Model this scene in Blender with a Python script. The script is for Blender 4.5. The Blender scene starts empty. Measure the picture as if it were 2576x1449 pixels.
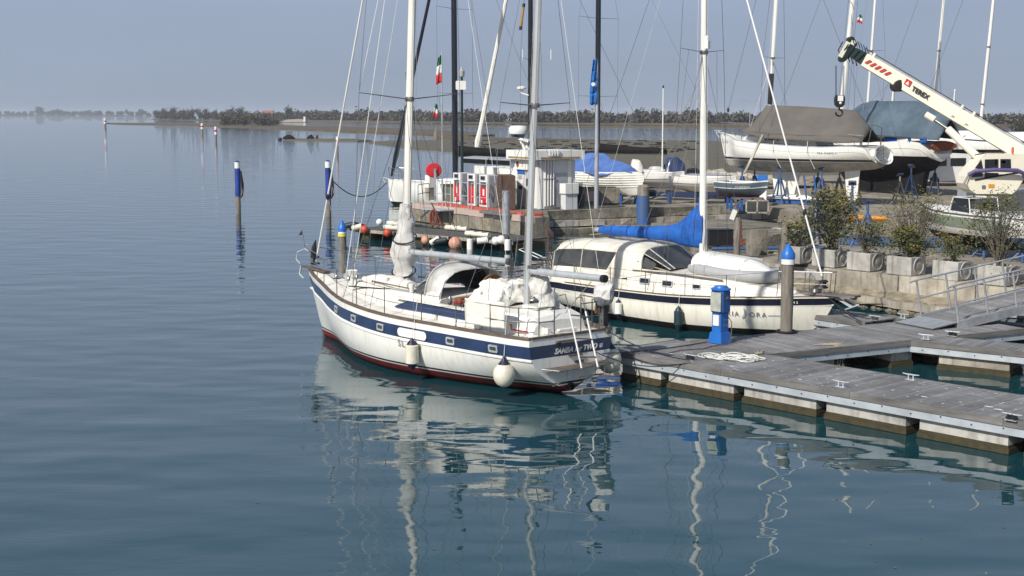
import bpy, math, random
from mathutils import Vector, Matrix, noise as mnoise
R = math.radians
random.seed(7)
scene = bpy.context.scene
COL = scene.collection
# ------------------------------------------------------------------ camera
CAMH = 6.0; PITCH = math.atan(440.0/3500.0); F = 3500.0
cd = bpy.data.cameras.new('camera'); cam = bpy.data.objects.new('camera', cd); COL.objects.link(cam)
cam.location = (0, 0, CAMH); cam.rotation_euler = (math.pi/2 - PITCH, 0, 0)
cd.sensor_width = 36; cd.lens = 36*F/2576.0; cd.clip_start = 0.1; cd.clip_end = 30000
scene.camera = cam
# ------------------------------------------------------------------ sky, sun, exposure
SUN_EL = 38.0; SUN_AZ = math.atan2(-.645, -.764)       # azimuth measured from +Y towards +X
w = bpy.data.worlds.new("World"); scene.world = w; w.use_nodes = True
nt = w.node_tree; bg = nt.nodes['Background']
sky = nt.nodes.new('ShaderNodeTexSky'); sky.sky_type = 'NISHITA'; sky.sun_disc = False
sky.sun_elevation = R(SUN_EL); sky.sun_rotation = SUN_AZ
sky.altitude = 0; sky.air_density = 1.0; sky.dust_density = 1.2; sky.ozone_density = 1.5
# a hazy spring day: the blue sky pales into an even grey blue layer low over the lagoon, the same all round
_tc = nt.nodes.new('ShaderNodeTexCoord'); _sx = nt.nodes.new('ShaderNodeSeparateXYZ'); nt.links.new(_tc.outputs['Generated'], _sx.inputs[0])
_cr = nt.nodes.new('ShaderNodeValToRGB'); _mr = nt.nodes.new('ShaderNodeMapRange'); _mr.inputs['From Min'].default_value = -.02; _mr.inputs['From Max'].default_value = .10
nt.links.new(_sx.outputs['Z'], _mr.inputs['Value']); nt.links.new(_mr.outputs[0], _cr.inputs[0])
_cr.color_ramp.elements[0].color = (.306, .368, .455, 1); _cr.color_ramp.elements[1].color = (.342, .413, .562, 1)
_mp = nt.nodes.new('ShaderNodeMapping'); _mp.inputs['Scale'].default_value = (1.2, 1.2, 9); nt.links.new(_tc.outputs['Generated'], _mp.inputs[0])
_nz = nt.nodes.new('ShaderNodeTexNoise'); _nz.inputs['Scale'].default_value = 2.2; _nz.inputs['Detail'].default_value = 4; nt.links.new(_mp.outputs[0], _nz.inputs['Vector'])
_nr = nt.nodes.new('ShaderNodeMapRange'); _nr.inputs['From Min'].default_value = .3; _nr.inputs['From Max'].default_value = .7; _nr.inputs['To Min'].default_value = 9.6; _nr.inputs['To Max'].default_value = 10.4; nt.links.new(_nz.outputs['Fac'], _nr.inputs['Value'])
_sc = nt.nodes.new('ShaderNodeVectorMath'); _sc.operation = 'SCALE'; nt.links.new(_nr.outputs[0], _sc.inputs['Scale']); nt.links.new(_cr.outputs[0], _sc.inputs[0])
_m2 = nt.nodes.new('ShaderNodeMapRange'); _m2.interpolation_type = 'SMOOTHSTEP'; _m2.inputs['From Min'].default_value = .06; _m2.inputs['From Max'].default_value = .55
_m2.inputs['To Min'].default_value = 1; _m2.inputs['To Max'].default_value = .25
nt.links.new(_sx.outputs['Z'], _m2.inputs['Value']); _mx = nt.nodes.new('ShaderNodeMix'); _mx.data_type = 'RGBA'
nt.links.new(_m2.outputs[0], _mx.inputs['Factor']); nt.links.new(sky.outputs[0], _mx.inputs['A']); nt.links.new(_sc.outputs[0], _mx.inputs['B'])
nt.links.new(_mx.outputs['Result'], bg.inputs[0]); bg.inputs[1].default_value = 0.1
sd = bpy.data.lights.new('sun', 'SUN'); sun = bpy.data.objects.new('sun', sd); COL.objects.link(sun)
sd.energy = 4.9; sd.angle = R(0.53); sd.color = (1.0, .945, .86)
ce = math.cos(R(SUN_EL))
LD = Vector((.645*ce, .764*ce, -math.sin(R(SUN_EL))))
sun.rotation_euler = LD.to_track_quat('-Z', 'Y').to_euler()
vs = scene.view_settings; vs.view_transform = 'Standard'; vs.look = 'None'; vs.gamma = 1; vs.exposure = 0; vs.use_curve_mapping = False
try: scene.display_settings.display_device = 'sRGB'
except Exception: pass
cy = scene.cycles
cy.max_bounces = 8; cy.volume_bounces = 0; cy.transparent_max_bounces = 12
# ------------------------------------------------------------------ picture helpers (photo measured at 2576 x 1449)
SP, CP = math.sin(PITCH), math.cos(PITCH)
def ray(vx, vy):
    a = (vx-1288)/F; b = (724.5-vy)/F
    return Vector((a, CP + b*SP, -SP + b*CP))
def G(vx, vy, z=0.0):                     # point of the horizontal plane z seen there
    r = ray(vx, vy); t = (z-CAMH)/r.z
    return Vector((r.x*t, r.y*t, z))
def D(vx, vy, y):                         # point at distance y seen there
    r = ray(vx, vy); t = y/r.y
    return Vector((r.x*t, y, CAMH + r.z*t))
def ZA(vy, p):                            # height above p that is seen at row vy
    r = ray(1288, vy); return CAMH + r.z/r.y*p[1]
def XA(vx, y, z):                         # x at distance y and height z seen at column vx
    fw = y*CP - (z-CAMH)*SP
    return (vx-1288)/F*fw
# ------------------------------------------------------------------ mesh builder
class MB:
    def __init__(s): s.v = []; s.f = []; s.m = []; s.cm = 0; s.sm = []; s.csm = False
    def face(s, idx, m=None): s.f.append(tuple(idx)); s.m.append(s.cm if m is None else m); s.sm.append(s.csm)
    def add(s, vs): b = len(s.v); s.v += [tuple(p) for p in vs]; return b
    def poly(s, pts, m=None):
        b = s.add(pts); s.face(range(b, b+len(pts)), m); return s
    def box(s, c, d, rz=0, m=None, M=None):
        hx, hy, hz = d[0]/2, d[1]/2, d[2]/2
        pts = [Vector((x, y, z)) for z in (-hz, hz) for x, y in ((-hx, -hy), (hx, -hy), (hx, hy), (-hx, hy))]
        if rz: Q = Matrix.Rotation(rz, 3, 'Z'); pts = [Q @ p for p in pts]
        if M is not None: pts = [M @ p for p in pts]
        c = Vector(c); b = s.add([p+c for p in pts])
        for q in ((3, 2, 1, 0), (4, 5, 6, 7), (0, 1, 5, 4), (1, 2, 6, 5), (2, 3, 7, 6), (3, 0, 4, 7)): s.face([b+i for i in q], m)
        return s
    def ext(s, pts, vec, m=None):             # polygon swept along a vector
        vec = Vector(vec); n = len(pts); b = s.add([Vector(p) for p in pts] + [Vector(p)+vec for p in pts])
        s.face([b+i for i in range(n)][::-1], m); s.face([b+n+i for i in range(n)], m)
        for i in range(n): j = (i+1) % n; s.face((b+i, b+j, b+n+j, b+n+i), m)
        return s
    def beam(s, a, b_, wd, ht, m=None, up=(0, 0, 1)):     # rectangular bar between two points
        a = Vector(a); b_ = Vector(b_); d = (b_-a).normalized(); up = Vector(up)
        if abs(d.dot(up)) > .98: up = Vector((1, 0, 0))
        sx = d.cross(up).normalized(); u = sx.cross(d).normalized()
        q = [a + sx*wd/2*i + u*ht/2*j for i, j in ((-1, -1), (1, -1), (1, 1), (-1, 1))]
        return s.ext(q, b_-a, m)
    def rings(s, rs, closed=True, cap=True, m=None, wrap=False):
        n = len(rs[0]); bs = [s.add(r) for r in rs]; k = len(rs)
        for i in range(k if wrap else k-1):
            a, b = bs[i], bs[(i+1) % k]
            for j in range(n if closed else n-1):
                j2 = (j+1) % n; s.face((a+j, a+j2, b+j2, b+j), m)
        if cap and closed and not wrap:
            s.face([bs[0]+j for j in range(n)][::-1], m); s.face([bs[-1]+j for j in range(n)], m)
        return s
    def tube(s, pts, r, n=6, m=None, cap=True, fl=1.0):
        pts = [Vector(p) for p in pts]; rs = []; k = len(pts); prev = None
        for i, p in enumerate(pts):
            d = (pts[min(i+1, k-1)] - pts[max(i-1, 0)])
            if d.length < 1e-9: d = Vector((0, 0, 1))
            d.normalize()
            if prev is None:
                up = Vector((0, 0, 1)) if abs(d.z) < .95 else Vector((1, 0, 0))
                a = d.cross(up).normalized()
            else:
                a = (prev - d*prev.dot(d)); a = a.normalized() if a.length > 1e-6 else d.orthogonal().normalized()
            prev = a; b = d.cross(a); rr = r[i] if isinstance(r, (list, tuple)) else r
            rs.append([p + a*math.cos(2*math.pi*j/n)*rr + b*math.sin(2*math.pi*j/n)*rr*fl for j in range(n)])
        o = s.csm; s.csm = True; s.rings(rs, cap=cap, m=m); s.csm = o
        return s
    def lathe(s, prof, c=(0, 0, 0), n=14, m=None, M=None, sq=1.0):     # prof: (r, z)
        c = Vector(c); rs = []
        for r_, z in prof:
            q = [Vector((r_*math.cos(2*math.pi*j/n), r_*math.sin(2*math.pi*j/n)*sq, z)) for j in range(n)]
            if M is not None: q = [M @ p for p in q]
            rs.append([p + c for p in q])
        o = s.csm; s.csm = True; s.rings(rs, m=m); s.csm = o
        return s
    def grid(s, fn, nu, nv, m=None):
        b = s.add([fn(i/nu, j/nv) for i in range(nu+1) for j in range(nv+1)])
        for i in range(nu):
            for j in range(nv):
                a = b + i*(nv+1)+j; s.face((a, a+nv+1, a+nv+2, a+1), m)
        return s
    def mesh(s, name, mats):
        me = bpy.data.meshes.new(name); me.from_pydata(s.v, [], s.f)
        for mm in (mats if isinstance(mats, (list, tuple)) else [mats]): me.materials.append(mm)
        me.polygons.foreach_set('material_index', s.m); me.polygons.foreach_set('use_smooth', s.sm)
        me.validate(); me.update()
        if any(s.sm): me.set_sharp_from_angle(angle=R(40))
        return me
    def build(s, name, mats, parent=None, loc=None, rot=None):
        o = bpy.data.objects.new(name, s.mesh(name, mats)); COL.objects.link(o)
        if parent is not None: o.parent = parent
        if loc is not None: o.location = loc
        if rot is not None: o.rotation_euler = rot
        return o
def sm(mb): mb.sm = [True]*len(mb.sm); return mb
def tag(o, label=None, cat=None, group=None, kind=None):
    if label: o['label'] = label
    if cat: o['category'] = cat
    if group: o['group'] = group
    if kind: o['kind'] = kind
    return o
def thing(name, label, cat, loc=(0, 0, 0), rz=0, group=None, rx=0):
    o = bpy.data.objects.new(name, None); COL.objects.link(o); o.location = loc; o.rotation_euler = (rx, 0, rz)
    o.empty_display_size = .2
    return tag(o, label, cat, group)
def inst(name, me, parent, loc=(0, 0, 0), rot=(0, 0, 0), sc=None):
    o = bpy.data.objects.new(name, me); COL.objects.link(o); o.parent = parent; o.location = loc; o.rotation_euler = rot
    if sc is not None: o.scale = sc
    return o
def kids(o): return [c for c in bpy.data.objects if c.parent == o]
def dup(o, loc=None, rz=None, label=None, parent=None):
    c = o.copy(); COL.objects.link(c)
    if parent is not None: c.parent = parent
    if loc is not None: c.location = loc
    if rz is not None: c.rotation_euler = (c.rotation_euler[0], c.rotation_euler[1], rz)
    if label: c['label'] = label
    for ch in kids(o): dup(ch, parent=c)
    return c
def lerp(a, b, t): return a + (b-a)*t
def interp(tab, x):
    if x <= tab[0][0]: return tab[0][1:]
    for (a, b) in zip(tab, tab[1:]):
        if x <= b[0]:
            t = (x-a[0])/(b[0]-a[0]) if b[0] > a[0] else 1
            return tuple(lerp(p, q, t) for p, q in zip(a[1:], b[1:]))
    return tab[-1][1:]
def crom(tab, x):                       # smooth (Catmull-Rom style, non uniform) interpolation
    n = len(tab)
    if x <= tab[0][0]: return tuple(tab[0][1:])
    if x >= tab[-1][0]: return tuple(tab[-1][1:])
    i = max(k for k in range(n-1) if tab[k][0] <= x)
    x0, x1 = tab[i][0], tab[i+1][0]; t = (x-x0)/(x1-x0); out = []
    for c in range(1, len(tab[0])):
        y0, y1 = tab[i][c], tab[i+1][c]
        m0 = (y1-tab[i-1][c])/(x1-tab[i-1][0])*(x1-x0) if i > 0 else y1-y0
        m1 = (tab[i+2][c]-y0)/(tab[i+2][0]-x0)*(x1-x0) if i < n-2 else y1-y0
        t2, t3 = t*t, t*t*t
        out.append((2*t3-3*t2+1)*y0 + (t3-2*t2+t)*m0 + (-2*t3+3*t2)*y1 + (t3-t2)*m1)
    return tuple(out)
# ------------------------------------------------------------------ materials
def mat(name, col, rough=.5, metal=0, var=.12, scale=4, bump=0, bscale=None, spec=.5, col2=None, fac=(.35, .65), stretch=None, obj=True, coat=0, thr=None, det=4, alpha=None, trans=0, rv=0, streak=0, wst=0):
    m = bpy.data.materials.new(name); m.use_nodes = True; t = m.node_tree; N = t.nodes; Lk = t.links
    b = N['Principled BSDF']; b.inputs['Roughness'].default_value = rough; b.inputs['Metallic'].default_value = metal
    b.inputs['Specular IOR Level'].default_value = spec
    if coat: b.inputs['Coat Weight'].default_value = coat; b.inputs['Coat Roughness'].default_value = .08
    if trans: b.inputs['Transmission Weight'].default_value = trans
    if alpha is not None: b.inputs['Alpha'].default_value = alpha
    tc = N.new('ShaderNodeTexCoord'); mp = N.new('ShaderNodeMapping'); Lk.new(tc.outputs['Object' if obj else 'Generated'], mp.inputs[0])
    if stretch: mp.inputs['Scale'].default_value = stretch
    oi = N.new('ShaderNodeObjectInfo'); sc_ = N.new('ShaderNodeVectorMath'); sc_.operation = 'SCALE'; sc_.inputs[0].default_value = (17, 31, 23)
    Lk.new(oi.outputs['Random'], sc_.inputs['Scale']); ad = N.new('ShaderNodeVectorMath'); ad.operation = 'ADD'
    Lk.new(mp.outputs[0], ad.inputs[0]); Lk.new(sc_.outputs[0], ad.inputs[1])
    no = N.new('ShaderNodeTexNoise'); no.inputs['Scale'].default_value = scale; no.inputs['Detail'].default_value = det; no.inputs['Roughness'].default_value = .6
    Lk.new(ad.outputs[0], no.inputs['Vector'])
    rp = N.new('ShaderNodeMapRange'); rp.inputs['From Min'].default_value = fac[0]; rp.inputs['From Max'].default_value = fac[1]
    Lk.new(no.outputs['Fac'], rp.inputs['Value'])
    mx = N.new('ShaderNodeMix'); mx.data_type = 'RGBA'
    c1 = tuple(col) + (1,); c2 = tuple(col2) + (1,) if col2 else tuple(c*(1-var) for c in col) + (1,)
    mx.inputs['A'].default_value = c1; mx.inputs['B'].default_value = c2
    Lk.new(rp.outputs[0], mx.inputs['Factor']); out = mx.outputs['Result']
    if rv:                                   # each piece a little lighter or darker than the next
        m1 = N.new('ShaderNodeMapRange'); m1.inputs['To Min'].default_value = 1-rv; m1.inputs['To Max'].default_value = 1+rv*.7; Lk.new(oi.outputs['Random'], m1.inputs['Value'])
        v1 = N.new('ShaderNodeVectorMath'); v1.operation = 'SCALE'; Lk.new(out, v1.inputs[0]); Lk.new(m1.outputs[0], v1.inputs['Scale']); out = v1.outputs[0]
    if streak:                               # rain streaks and scuffs running down
        m3 = N.new('ShaderNodeMapping'); m3.inputs['Scale'].default_value = (5, 5, .35); Lk.new(tc.outputs['Object'], m3.inputs[0]); n3 = N.new('ShaderNodeTexNoise'); n3.inputs['Scale'].default_value = 1.6; n3.inputs['Detail'].default_value = 5; Lk.new(m3.outputs[0], n3.inputs['Vector'])
        r3 = N.new('ShaderNodeMapRange'); r3.inputs['From Min'].default_value = .5; r3.inputs['From Max'].default_value = .75; r3.inputs['To Min'].default_value = 1; r3.inputs['To Max'].default_value = 1-streak; Lk.new(n3.outputs['Fac'], r3.inputs['Value'])
        v3 = N.new('ShaderNodeVectorMath'); v3.operation = 'SCALE'; Lk.new(out, v3.inputs[0]); Lk.new(r3.outputs[0], v3.inputs['Scale']); out = v3.outputs[0]
    if wst:                                  # damp and dirty patches running across neighbouring pieces
        ge = N.new('ShaderNodeNewGeometry'); n4 = N.new('ShaderNodeTexNoise'); n4.inputs['Scale'].default_value = .9; n4.inputs['Detail'].default_value = 6; n4.inputs['Roughness'].default_value = .65; Lk.new(ge.outputs['Position'], n4.inputs['Vector'])
        r4 = N.new('ShaderNodeMapRange'); r4.inputs['From Min'].default_value = .38; r4.inputs['From Max'].default_value = .62; r4.inputs['To Min'].default_value = 1-wst; r4.inputs['To Max'].default_value = 1.08; Lk.new(n4.outputs['Fac'], r4.inputs['Value'])
        v4 = N.new('ShaderNodeVectorMath'); v4.operation = 'SCALE'; Lk.new(out, v4.inputs[0]); Lk.new(r4.outputs[0], v4.inputs['Scale']); out = v4.outputs[0]
    Lk.new(out, b.inputs['Base Color'])
    if bump:
        n2 = N.new('ShaderNodeTexNoise'); n2.inputs['Scale'].default_value = bscale or scale*4; n2.inputs['Detail'].default_value = 3
        Lk.new(mp.outputs[0], n2.inputs['Vector'])
        bp = N.new('ShaderNodeBump'); bp.inputs['Distance'].default_value = bump; Lk.new(n2.outputs['Fac'], bp.inputs['Height']); Lk.new(bp.outputs[0], b.inputs['Normal'])
    return m
M = {}
M['gel'] = mat('white_gelcoat', (.80, .80, .75), .28, var=.0, col2=(.70, .69, .63), scale=.9, fac=(.45, .85), coat=.2, streak=.14)
M['cream'] = mat('cream_gelcoat', (.79, .76, .66), .3, col2=(.68, .65, .56), scale=.8, fac=(.45, .85), coat=.2, streak=.16)
M['deckw'] = mat('deck_nonskid', (.74, .72, .65), .7, col2=(.60, .58, .51), scale=3, fac=(.4, .7), bump=.002, bscale=90)
M['navy'] = mat('navy_band', (.028, .05, .12), .3, var=.3, scale=2, coat=.2)
M['blackband'] = mat('black_band', (.012, .013, .028), .3, var=.3, scale=2, coat=.2)
M['red'] = mat('red_antifouling', (.20, .012, .009), .55, col2=(.06, .012, .010), scale=3, fac=(.4, .75))
M['darkred'] = mat('dark_antifouling', (.03, .008, .010), .6, var=.4, scale=3, spec=.2)
M['blackaf'] = mat('black_antifouling', (.009, .009, .011), .8, col2=(.016, .015, .014), scale=3, spec=.15)
M['teak'] = mat('weathered_teak', (.16, .12, .09), .7, col2=(.085, .06, .05), scale=5, stretch=(.4, 3, 3), bump=.002)
M['alu'] = mat('mast_aluminium', (.50, .53, .55), .42, .3, var=.18, scale=1.5, stretch=(4, 4, .5))
M['mastw'] = mat('mast_white', (.77, .76, .71), .4, var=.16, scale=1.2, stretch=(4, 4, .5))
M['mastk'] = mat('mast_black', (.012, .013, .02), .3, var=.3, scale=2)
M['steel'] = mat('stainless_tube', (.42, .41, .40), .28, .85, var=.3, scale=10)
M['steeld'] = mat('dull_tube', (.16, .15, .14), .4, .5, var=.3, scale=10)
M['wire'] = mat('rig_wire', (.20, .20, .21), .4, .6, var=.3, scale=8)
M['wirew'] = mat('white_rope', (.66, .66, .62), .7, var=.2, scale=12)
M['ropetan'] = mat('tan_rope', (.40, .33, .22), .85, var=.4, scale=14, bump=.004)
M['ropeblk'] = mat('black_rope', (.018, .018, .022), .8, var=.4, scale=14)
M['canvas'] = mat('white_canvas', (.74, .72, .66), .85, col2=(.60, .58, .52), scale=2.2, fac=(.4, .75), bump=.03, bscale=4)
M['canvasg'] = mat('grey_white_canvas', (.60, .595, .57), .85, col2=(.42, .41, .385), scale=2, bump=.04, bscale=3)
M['cvcream'] = mat('cream_canvas', (.78, .745, .65), .85, col2=(.60, .56, .47), scale=1.6, bump=.02, bscale=3)
M['cvblue'] = mat('blue_sail_cover', (.008, .12, .48), .75, col2=(.005, .07, .30), scale=2, bump=.05, bscale=3)
M['tarp'] = mat('faded_blue_tarpaulin', (.085, .17, .43), .7, col2=(.05, .11, .31), scale=1.4, bump=.08, bscale=1.6)
M['cvgrey'] = mat('grey_boat_cover', (.13, .12, .105), .9, col2=(.10, .092, .082), scale=.8, bump=.02, bscale=2)
M['cvteal'] = mat('slate_blue_boat_cover', (.095, .135, .175), .8, col2=(.05, .08, .11), scale=.7, bump=.04, bscale=1.5)
M['wood'] = mat('grey_pontoon_plank', (.275, .275, .275), .85, col2=(.15, .15, .152), scale=3.2, stretch=(.6, 8, 6), fac=(.3, .7), bump=.004, bscale=12, rv=.22, wst=.30)
M['woodb'] = mat('brown_grey_fascia', (.215, .205, .195), .85, col2=(.11, .103, .098), scale=2.2, stretch=(.5, 6, 6), fac=(.3, .7), bump=.004, rv=.15, wst=.3)
M['galv'] = mat('galvanised_steel', (.50, .54, .57), .5, .25, col2=(.36, .40, .43), scale=3, fac=(.35, .7))
M['conc'] = mat('pale_concrete', (.47, .455, .42), .9, col2=(.29, .28, .25), scale=2.5, fac=(.35, .72), bump=.006, bscale=18, rv=.1, streak=.4, wst=.2)
M['concd'] = mat('old_concrete', (.27, .245, .20), .92, col2=(.13, .12, .09), scale=1.3, fac=(.35, .7), bump=.03, bscale=7, det=8, rv=.2, streak=.35, wst=.35)
M['concl'] = mat('light_concrete', (.46, .42, .35), .92, col2=(.26, .23, .18), scale=1.2, fac=(.38, .7), bump=.02, bscale=7, det=8, rv=.15, streak=.45, wst=.3)
M['mud'] = mat('mudflat', (.13, .115, .075), .8, col2=(.085, .077, .050), scale=.12, stretch=(1, 5, 1), fac=(.4, .62), obj=True, bump=.05, bscale=.6)
M['marsh'] = mat('marsh_grass', (.13, .09, .055), .95, col2=(.07, .065, .035), scale=.05, stretch=(1, 3, 1))
M['pile'] = mat('pile_wood', (.25, .225, .19), .9, col2=(.12, .105, .085), scale=4, stretch=(4, 4, .5), fac=(.3, .7), bump=.01, bscale=12)
M['algae'] = mat('algae_tideline', (.060, .046, .018), .8, col2=(.03, .028, .014), scale=6, bump=.012, bscale=20)
M['bluep'] = mat('bright_blue_paint', (.02, .15, .52), .4, var=.2, scale=3)
M['bluem'] = mat('machine_blue', (.02, .10, .34), .5, var=.3, scale=3)
M['blued'] = mat('deep_blue_pile_sleeve', (.01, .05, .33), .6, col2=(.01, .03, .16), scale=3)
M['bluel'] = mat('blue_steel_stand', (.03, .10, .30), .5, col2=(.06, .10, .18), scale=3)
M['white'] = mat('white_paint', (.78, .77, .73), .45, var=.1, scale=2)
M['whited'] = mat('white_panel', (.62, .63, .64), .5, var=.12, scale=1.6)
M['greyp'] = mat('grey_panel', (.36, .38, .42), .5, var=.15, scale=2)
M['black'] = mat('black_plastic', (.013, .013, .015), .5, var=.2)
M['rubber'] = mat('navy_fender_end', (.014, .013, .05), .5, var=.2)
M['fender'] = mat('ivory_fender', (.68, .65, .54), .45, col2=(.52, .48, .38), scale=5, fac=(.45, .8))
M['fgreen'] = mat('dark_green_fender', (.02, .045, .055), .45, var=.3)
M['orange'] = mat('orange_buoy', (.62, .075, .03), .5, var=.3, scale=4)
M['pinkbuoy'] = mat('faded_pink_buoy', (.62, .32, .22), .6, var=.2, scale=4)
M['redp'] = mat('signal_red', (.58, .02, .03), .4, var=.15, scale=3)
M['redmat'] = mat('red_rubber_kerb', (.52, .09, .06), .75, col2=(.34, .08, .06), scale=3)
M['yellow'] = mat('yellow_reflective', (.75, .72, .05), .5)
M['glass'] = mat('smoked_window', (.06, .065, .07), .12, var=.2, spec=.7)
M['vinyl'] = mat('clear_vinyl', (.075, .078, .078), .16, col2=(.035, .038, .04), scale=2, spec=.4)
M['glassd'] = mat('dark_window', (.012, .014, .016), .1, spec=.7)
M['brown'] = mat('brown_slats', (.11, .065, .045), .8, var=.3, scale=5)
M['wicker'] = mat('varnished_wood', (.25, .12, .05), .5, var=.3, scale=5)
M['crane'] = mat('crane_ivory', (.78, .74, .60), .4, var=.10, scale=1)
M['dkgreen'] = mat('dark_green_metal', (.012, .03, .028), .4, var=.2)
M['rust'] = mat('rusty_rope', (.25, .06, .025), .85, var=.4, scale=9)
M['greenh'] = mat('green_grey_hull', (.22, .27, .20), .5, var=.2)
M['greyh'] = mat('grey_hull', (.24, .235, .215), .55, var=.2)
M['dinghy'] = mat('slate_dinghy_paint', (.09, .13, .16), .5, var=.2)
M['hypalon'] = mat('grey_hypalon', (.36, .37, .37), .6, var=.1)
M['rubble'] = mat('shore_rubble', (.30, .26, .19), .95, col2=(.14, .12, .08), scale=2.2, fac=(.38, .66), bump=.06, bscale=5, det=8)
M['yard'] = mat('yard_gravel', (.32, .285, .23), .95, col2=(.20, .17, .13), scale=.5, fac=(.35, .7), bump=.03, bscale=3, det=8, wst=.3)
M['stone'] = mat('pale_boulder', (.46, .43, .37), .9, col2=(.30, .27, .22), scale=2, bump=.03)
M['roof'] = mat('roof_tile', (.36, .12, .07), .9, var=.3, scale=2)
M['wallfar'] = mat('pale_render', (.48, .44, .38), .9, var=.1)
M['leaf'] = mat('olive_leaf', (.10, .11, .032), .6, col2=(.045, .055, .018), scale=5)
M['leafy'] = mat('yellowing_leaf', (.20, .15, .03), .6, col2=(.10, .09, .02), scale=5)
M['twig'] = mat('grey_twig', (.14, .12, .095), .9, var=.3)
M['fartree'] = mat('winter_tree_leaf', (.085, .070, .045), .9, col2=(.05, .045, .03), scale=.2)
M['farpine'] = mat('evergreen_leaf', (.035, .045, .022), .9, var=.3, scale=.3)
M['flagg'] = mat('flag_green', (.01, .16, .06), .7); M['flagw'] = mat('flag_white', (.7, .7, .68), .7); M['flagr'] = mat('flag_red', (.55, .02, .02), .7)
M['flagb'] = mat('flag_blue', (.01, .13, .42), .7, var=.2)
M['alunew'] = mat('ramp_aluminium', (.48, .49, .50), .42, .4, col2=(.34, .35, .37), scale=4)
M['purple'] = mat('violet_hose_sleeve', (.10, .075, .20), .6, var=.2)
M['amber'] = mat('amber_lens', (.7, .15, .02), .3)
M['dred'] = mat('sticker_red', (.5, .03, .03), .5); M['gold'] = mat('wood_trim_gold', (.42, .24, .06), .6, var=.3, scale=4)
M['inkgrey'] = mat('grey_ink', (.14, .14, .13), .6); M['ink'] = mat('black_ink', (.02, .02, .022), .5)
M['orangep'] = mat('orange_plate', (.72, .30, .03), .5)
M['soil'] = mat('planter_soil', (.05, .035, .022), 1)

def text(name, s, size, parent, m, matrix, depth=.004, shear=0, space=1.0, ax='CENTER', bold=0):
    cu = bpy.data.curves.new(name, 'FONT'); cu.body = s; cu.size = size; cu.extrude = depth; cu.shear = shear; cu.space_character = space
    cu.align_x = ax; cu.align_y = 'CENTER'; cu.offset = bold; cu.resolution_u = 3
    tmp = bpy.data.objects.new(name, cu); COL.objects.link(tmp)
    dg = bpy.context.evaluated_depsgraph_get(); me = bpy.data.meshes.new_from_object(tmp.evaluated_get(dg))
    bpy.data.objects.remove(tmp); bpy.data.curves.remove(cu)
    me.materials.clear(); me.materials.append(m)
    o = bpy.data.objects.new(name, me); COL.objects.link(o); o.parent = parent; o.matrix_local = matrix
    return o
def basis(xv, yv, loc):                    # matrix whose X is the writing direction and Y is up
    x = Vector(xv).normalized(); y = Vector(yv); z = x.cross(y).normalized(); y = z.cross(x)
    m = Matrix((x, y, z)).transposed().to_4x4(); m.translation = Vector(loc); return m
# ------------------------------------------------------------------ water
def water_mat():
    m = bpy.data.materials.new('lagoon_water'); m.use_nodes = True; t = m.node_tree; N = t.nodes; Lk = t.links
    b = N['Principled BSDF']; b.inputs['Base Color'].default_value = (.007, .046, .058, 1); b.inputs['Roughness'].default_value = .015
    b.inputs['IOR'].default_value = 1.7; b.inputs['Specular IOR Level'].default_value = .5
    g = N.new('ShaderNodeNewGeometry')
    def layer(sx, sy, scale, det, rz=0, dist=0):
        mp = N.new('ShaderNodeMapping'); mp.inputs['Scale'].default_value = (sx, sy, 1); mp.inputs['Rotation'].default_value = (0, 0, rz)
        Lk.new(g.outputs['Position'], mp.inputs[0]); n = N.new('ShaderNodeTexNoise'); n.inputs['Scale'].default_value = scale; n.inputs['Detail'].default_value = det
        n.inputs['Roughness'].default_value = .45; n.inputs['Distortion'].default_value = dist
        Lk.new(mp.outputs[0], n.inputs['Vector']); return n.outputs['Fac']
    def math_(op, a, c):
        x = N.new('ShaderNodeMath'); x.operation = op
        for i, q in enumerate((a, c)):
            if isinstance(q, float): x.inputs[i].default_value = q
            else: Lk.new(q, x.inputs[i])
        return x.outputs[0]
    swell = math_('MULTIPLY', layer(.80, 1.35, .50, 1.0, R(8)), .058)
    mid = math_('MULTIPLY', layer(.7, 1.5, 1.5, .8, R(-6), .3), .0065)
    fine = layer(.7, 2.0, 5.5, 2, R(4))
    # open water to the left carries a light breeze ripple, the berth is sheltered
    mr = N.new('ShaderNodeMapRange'); mr.inputs['From Min'].default_value = 1; mr.inputs['From Max'].default_value = -6; mr.inputs['To Min'].default_value = .0002; mr.inputs['To Max'].default_value = .0022
    sx = N.new('ShaderNodeSeparateXYZ'); Lk.new(g.outputs['Position'], sx.inputs[0])
    Lk.new(sx.outputs['X'], mr.inputs['Value'])
    fine = math_('MULTIPLY', fine, mr.outputs[0])
    h = math_('ADD', math_('ADD', swell, mid), fine)
    bp = N.new('ShaderNodeBump'); bp.inputs['Strength'].default_value = 1; bp.inputs['Distance'].default_value = 1.0
    Lk.new(h, bp.inputs['Height']); Lk.new(bp.outputs[0], b.inputs['Normal'])
    return m
W = MB(); W.poly([(-6000, -200, 0), (6000, -200, 0), (6000, 9000, 0), (-6000, 9000, 0)])
tag(W.build('water', water_mat()), 'calm blue green lagoon water with soft ripples', None, kind='structure')
# ------------------------------------------------------------------ haze
hz = MB(); hz.box((0, 3000, 11), (9000, 8000, 24)); ho = hz.build('haze', [])
hm = bpy.data.materials.new('haze_air'); hm.use_nodes = True; hn = hm.node_tree; hn.nodes.remove(hn.nodes['Principled BSDF'])
pv = hn.nodes.new('ShaderNodeVolumePrincipled'); pv.inputs['Color'].default_value = (.80, .88, 1, 1); pv.inputs['Density'].default_value = .00016; pv.inputs['Anisotropy'].default_value = 0
hn.links.new(pv.outputs[0], hn.nodes['Material Output'].inputs['Volume']); ho.data.materials.append(hm); tag(ho, 'thin blue grey haze lying over the lagoon', kind='stuff')
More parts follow.
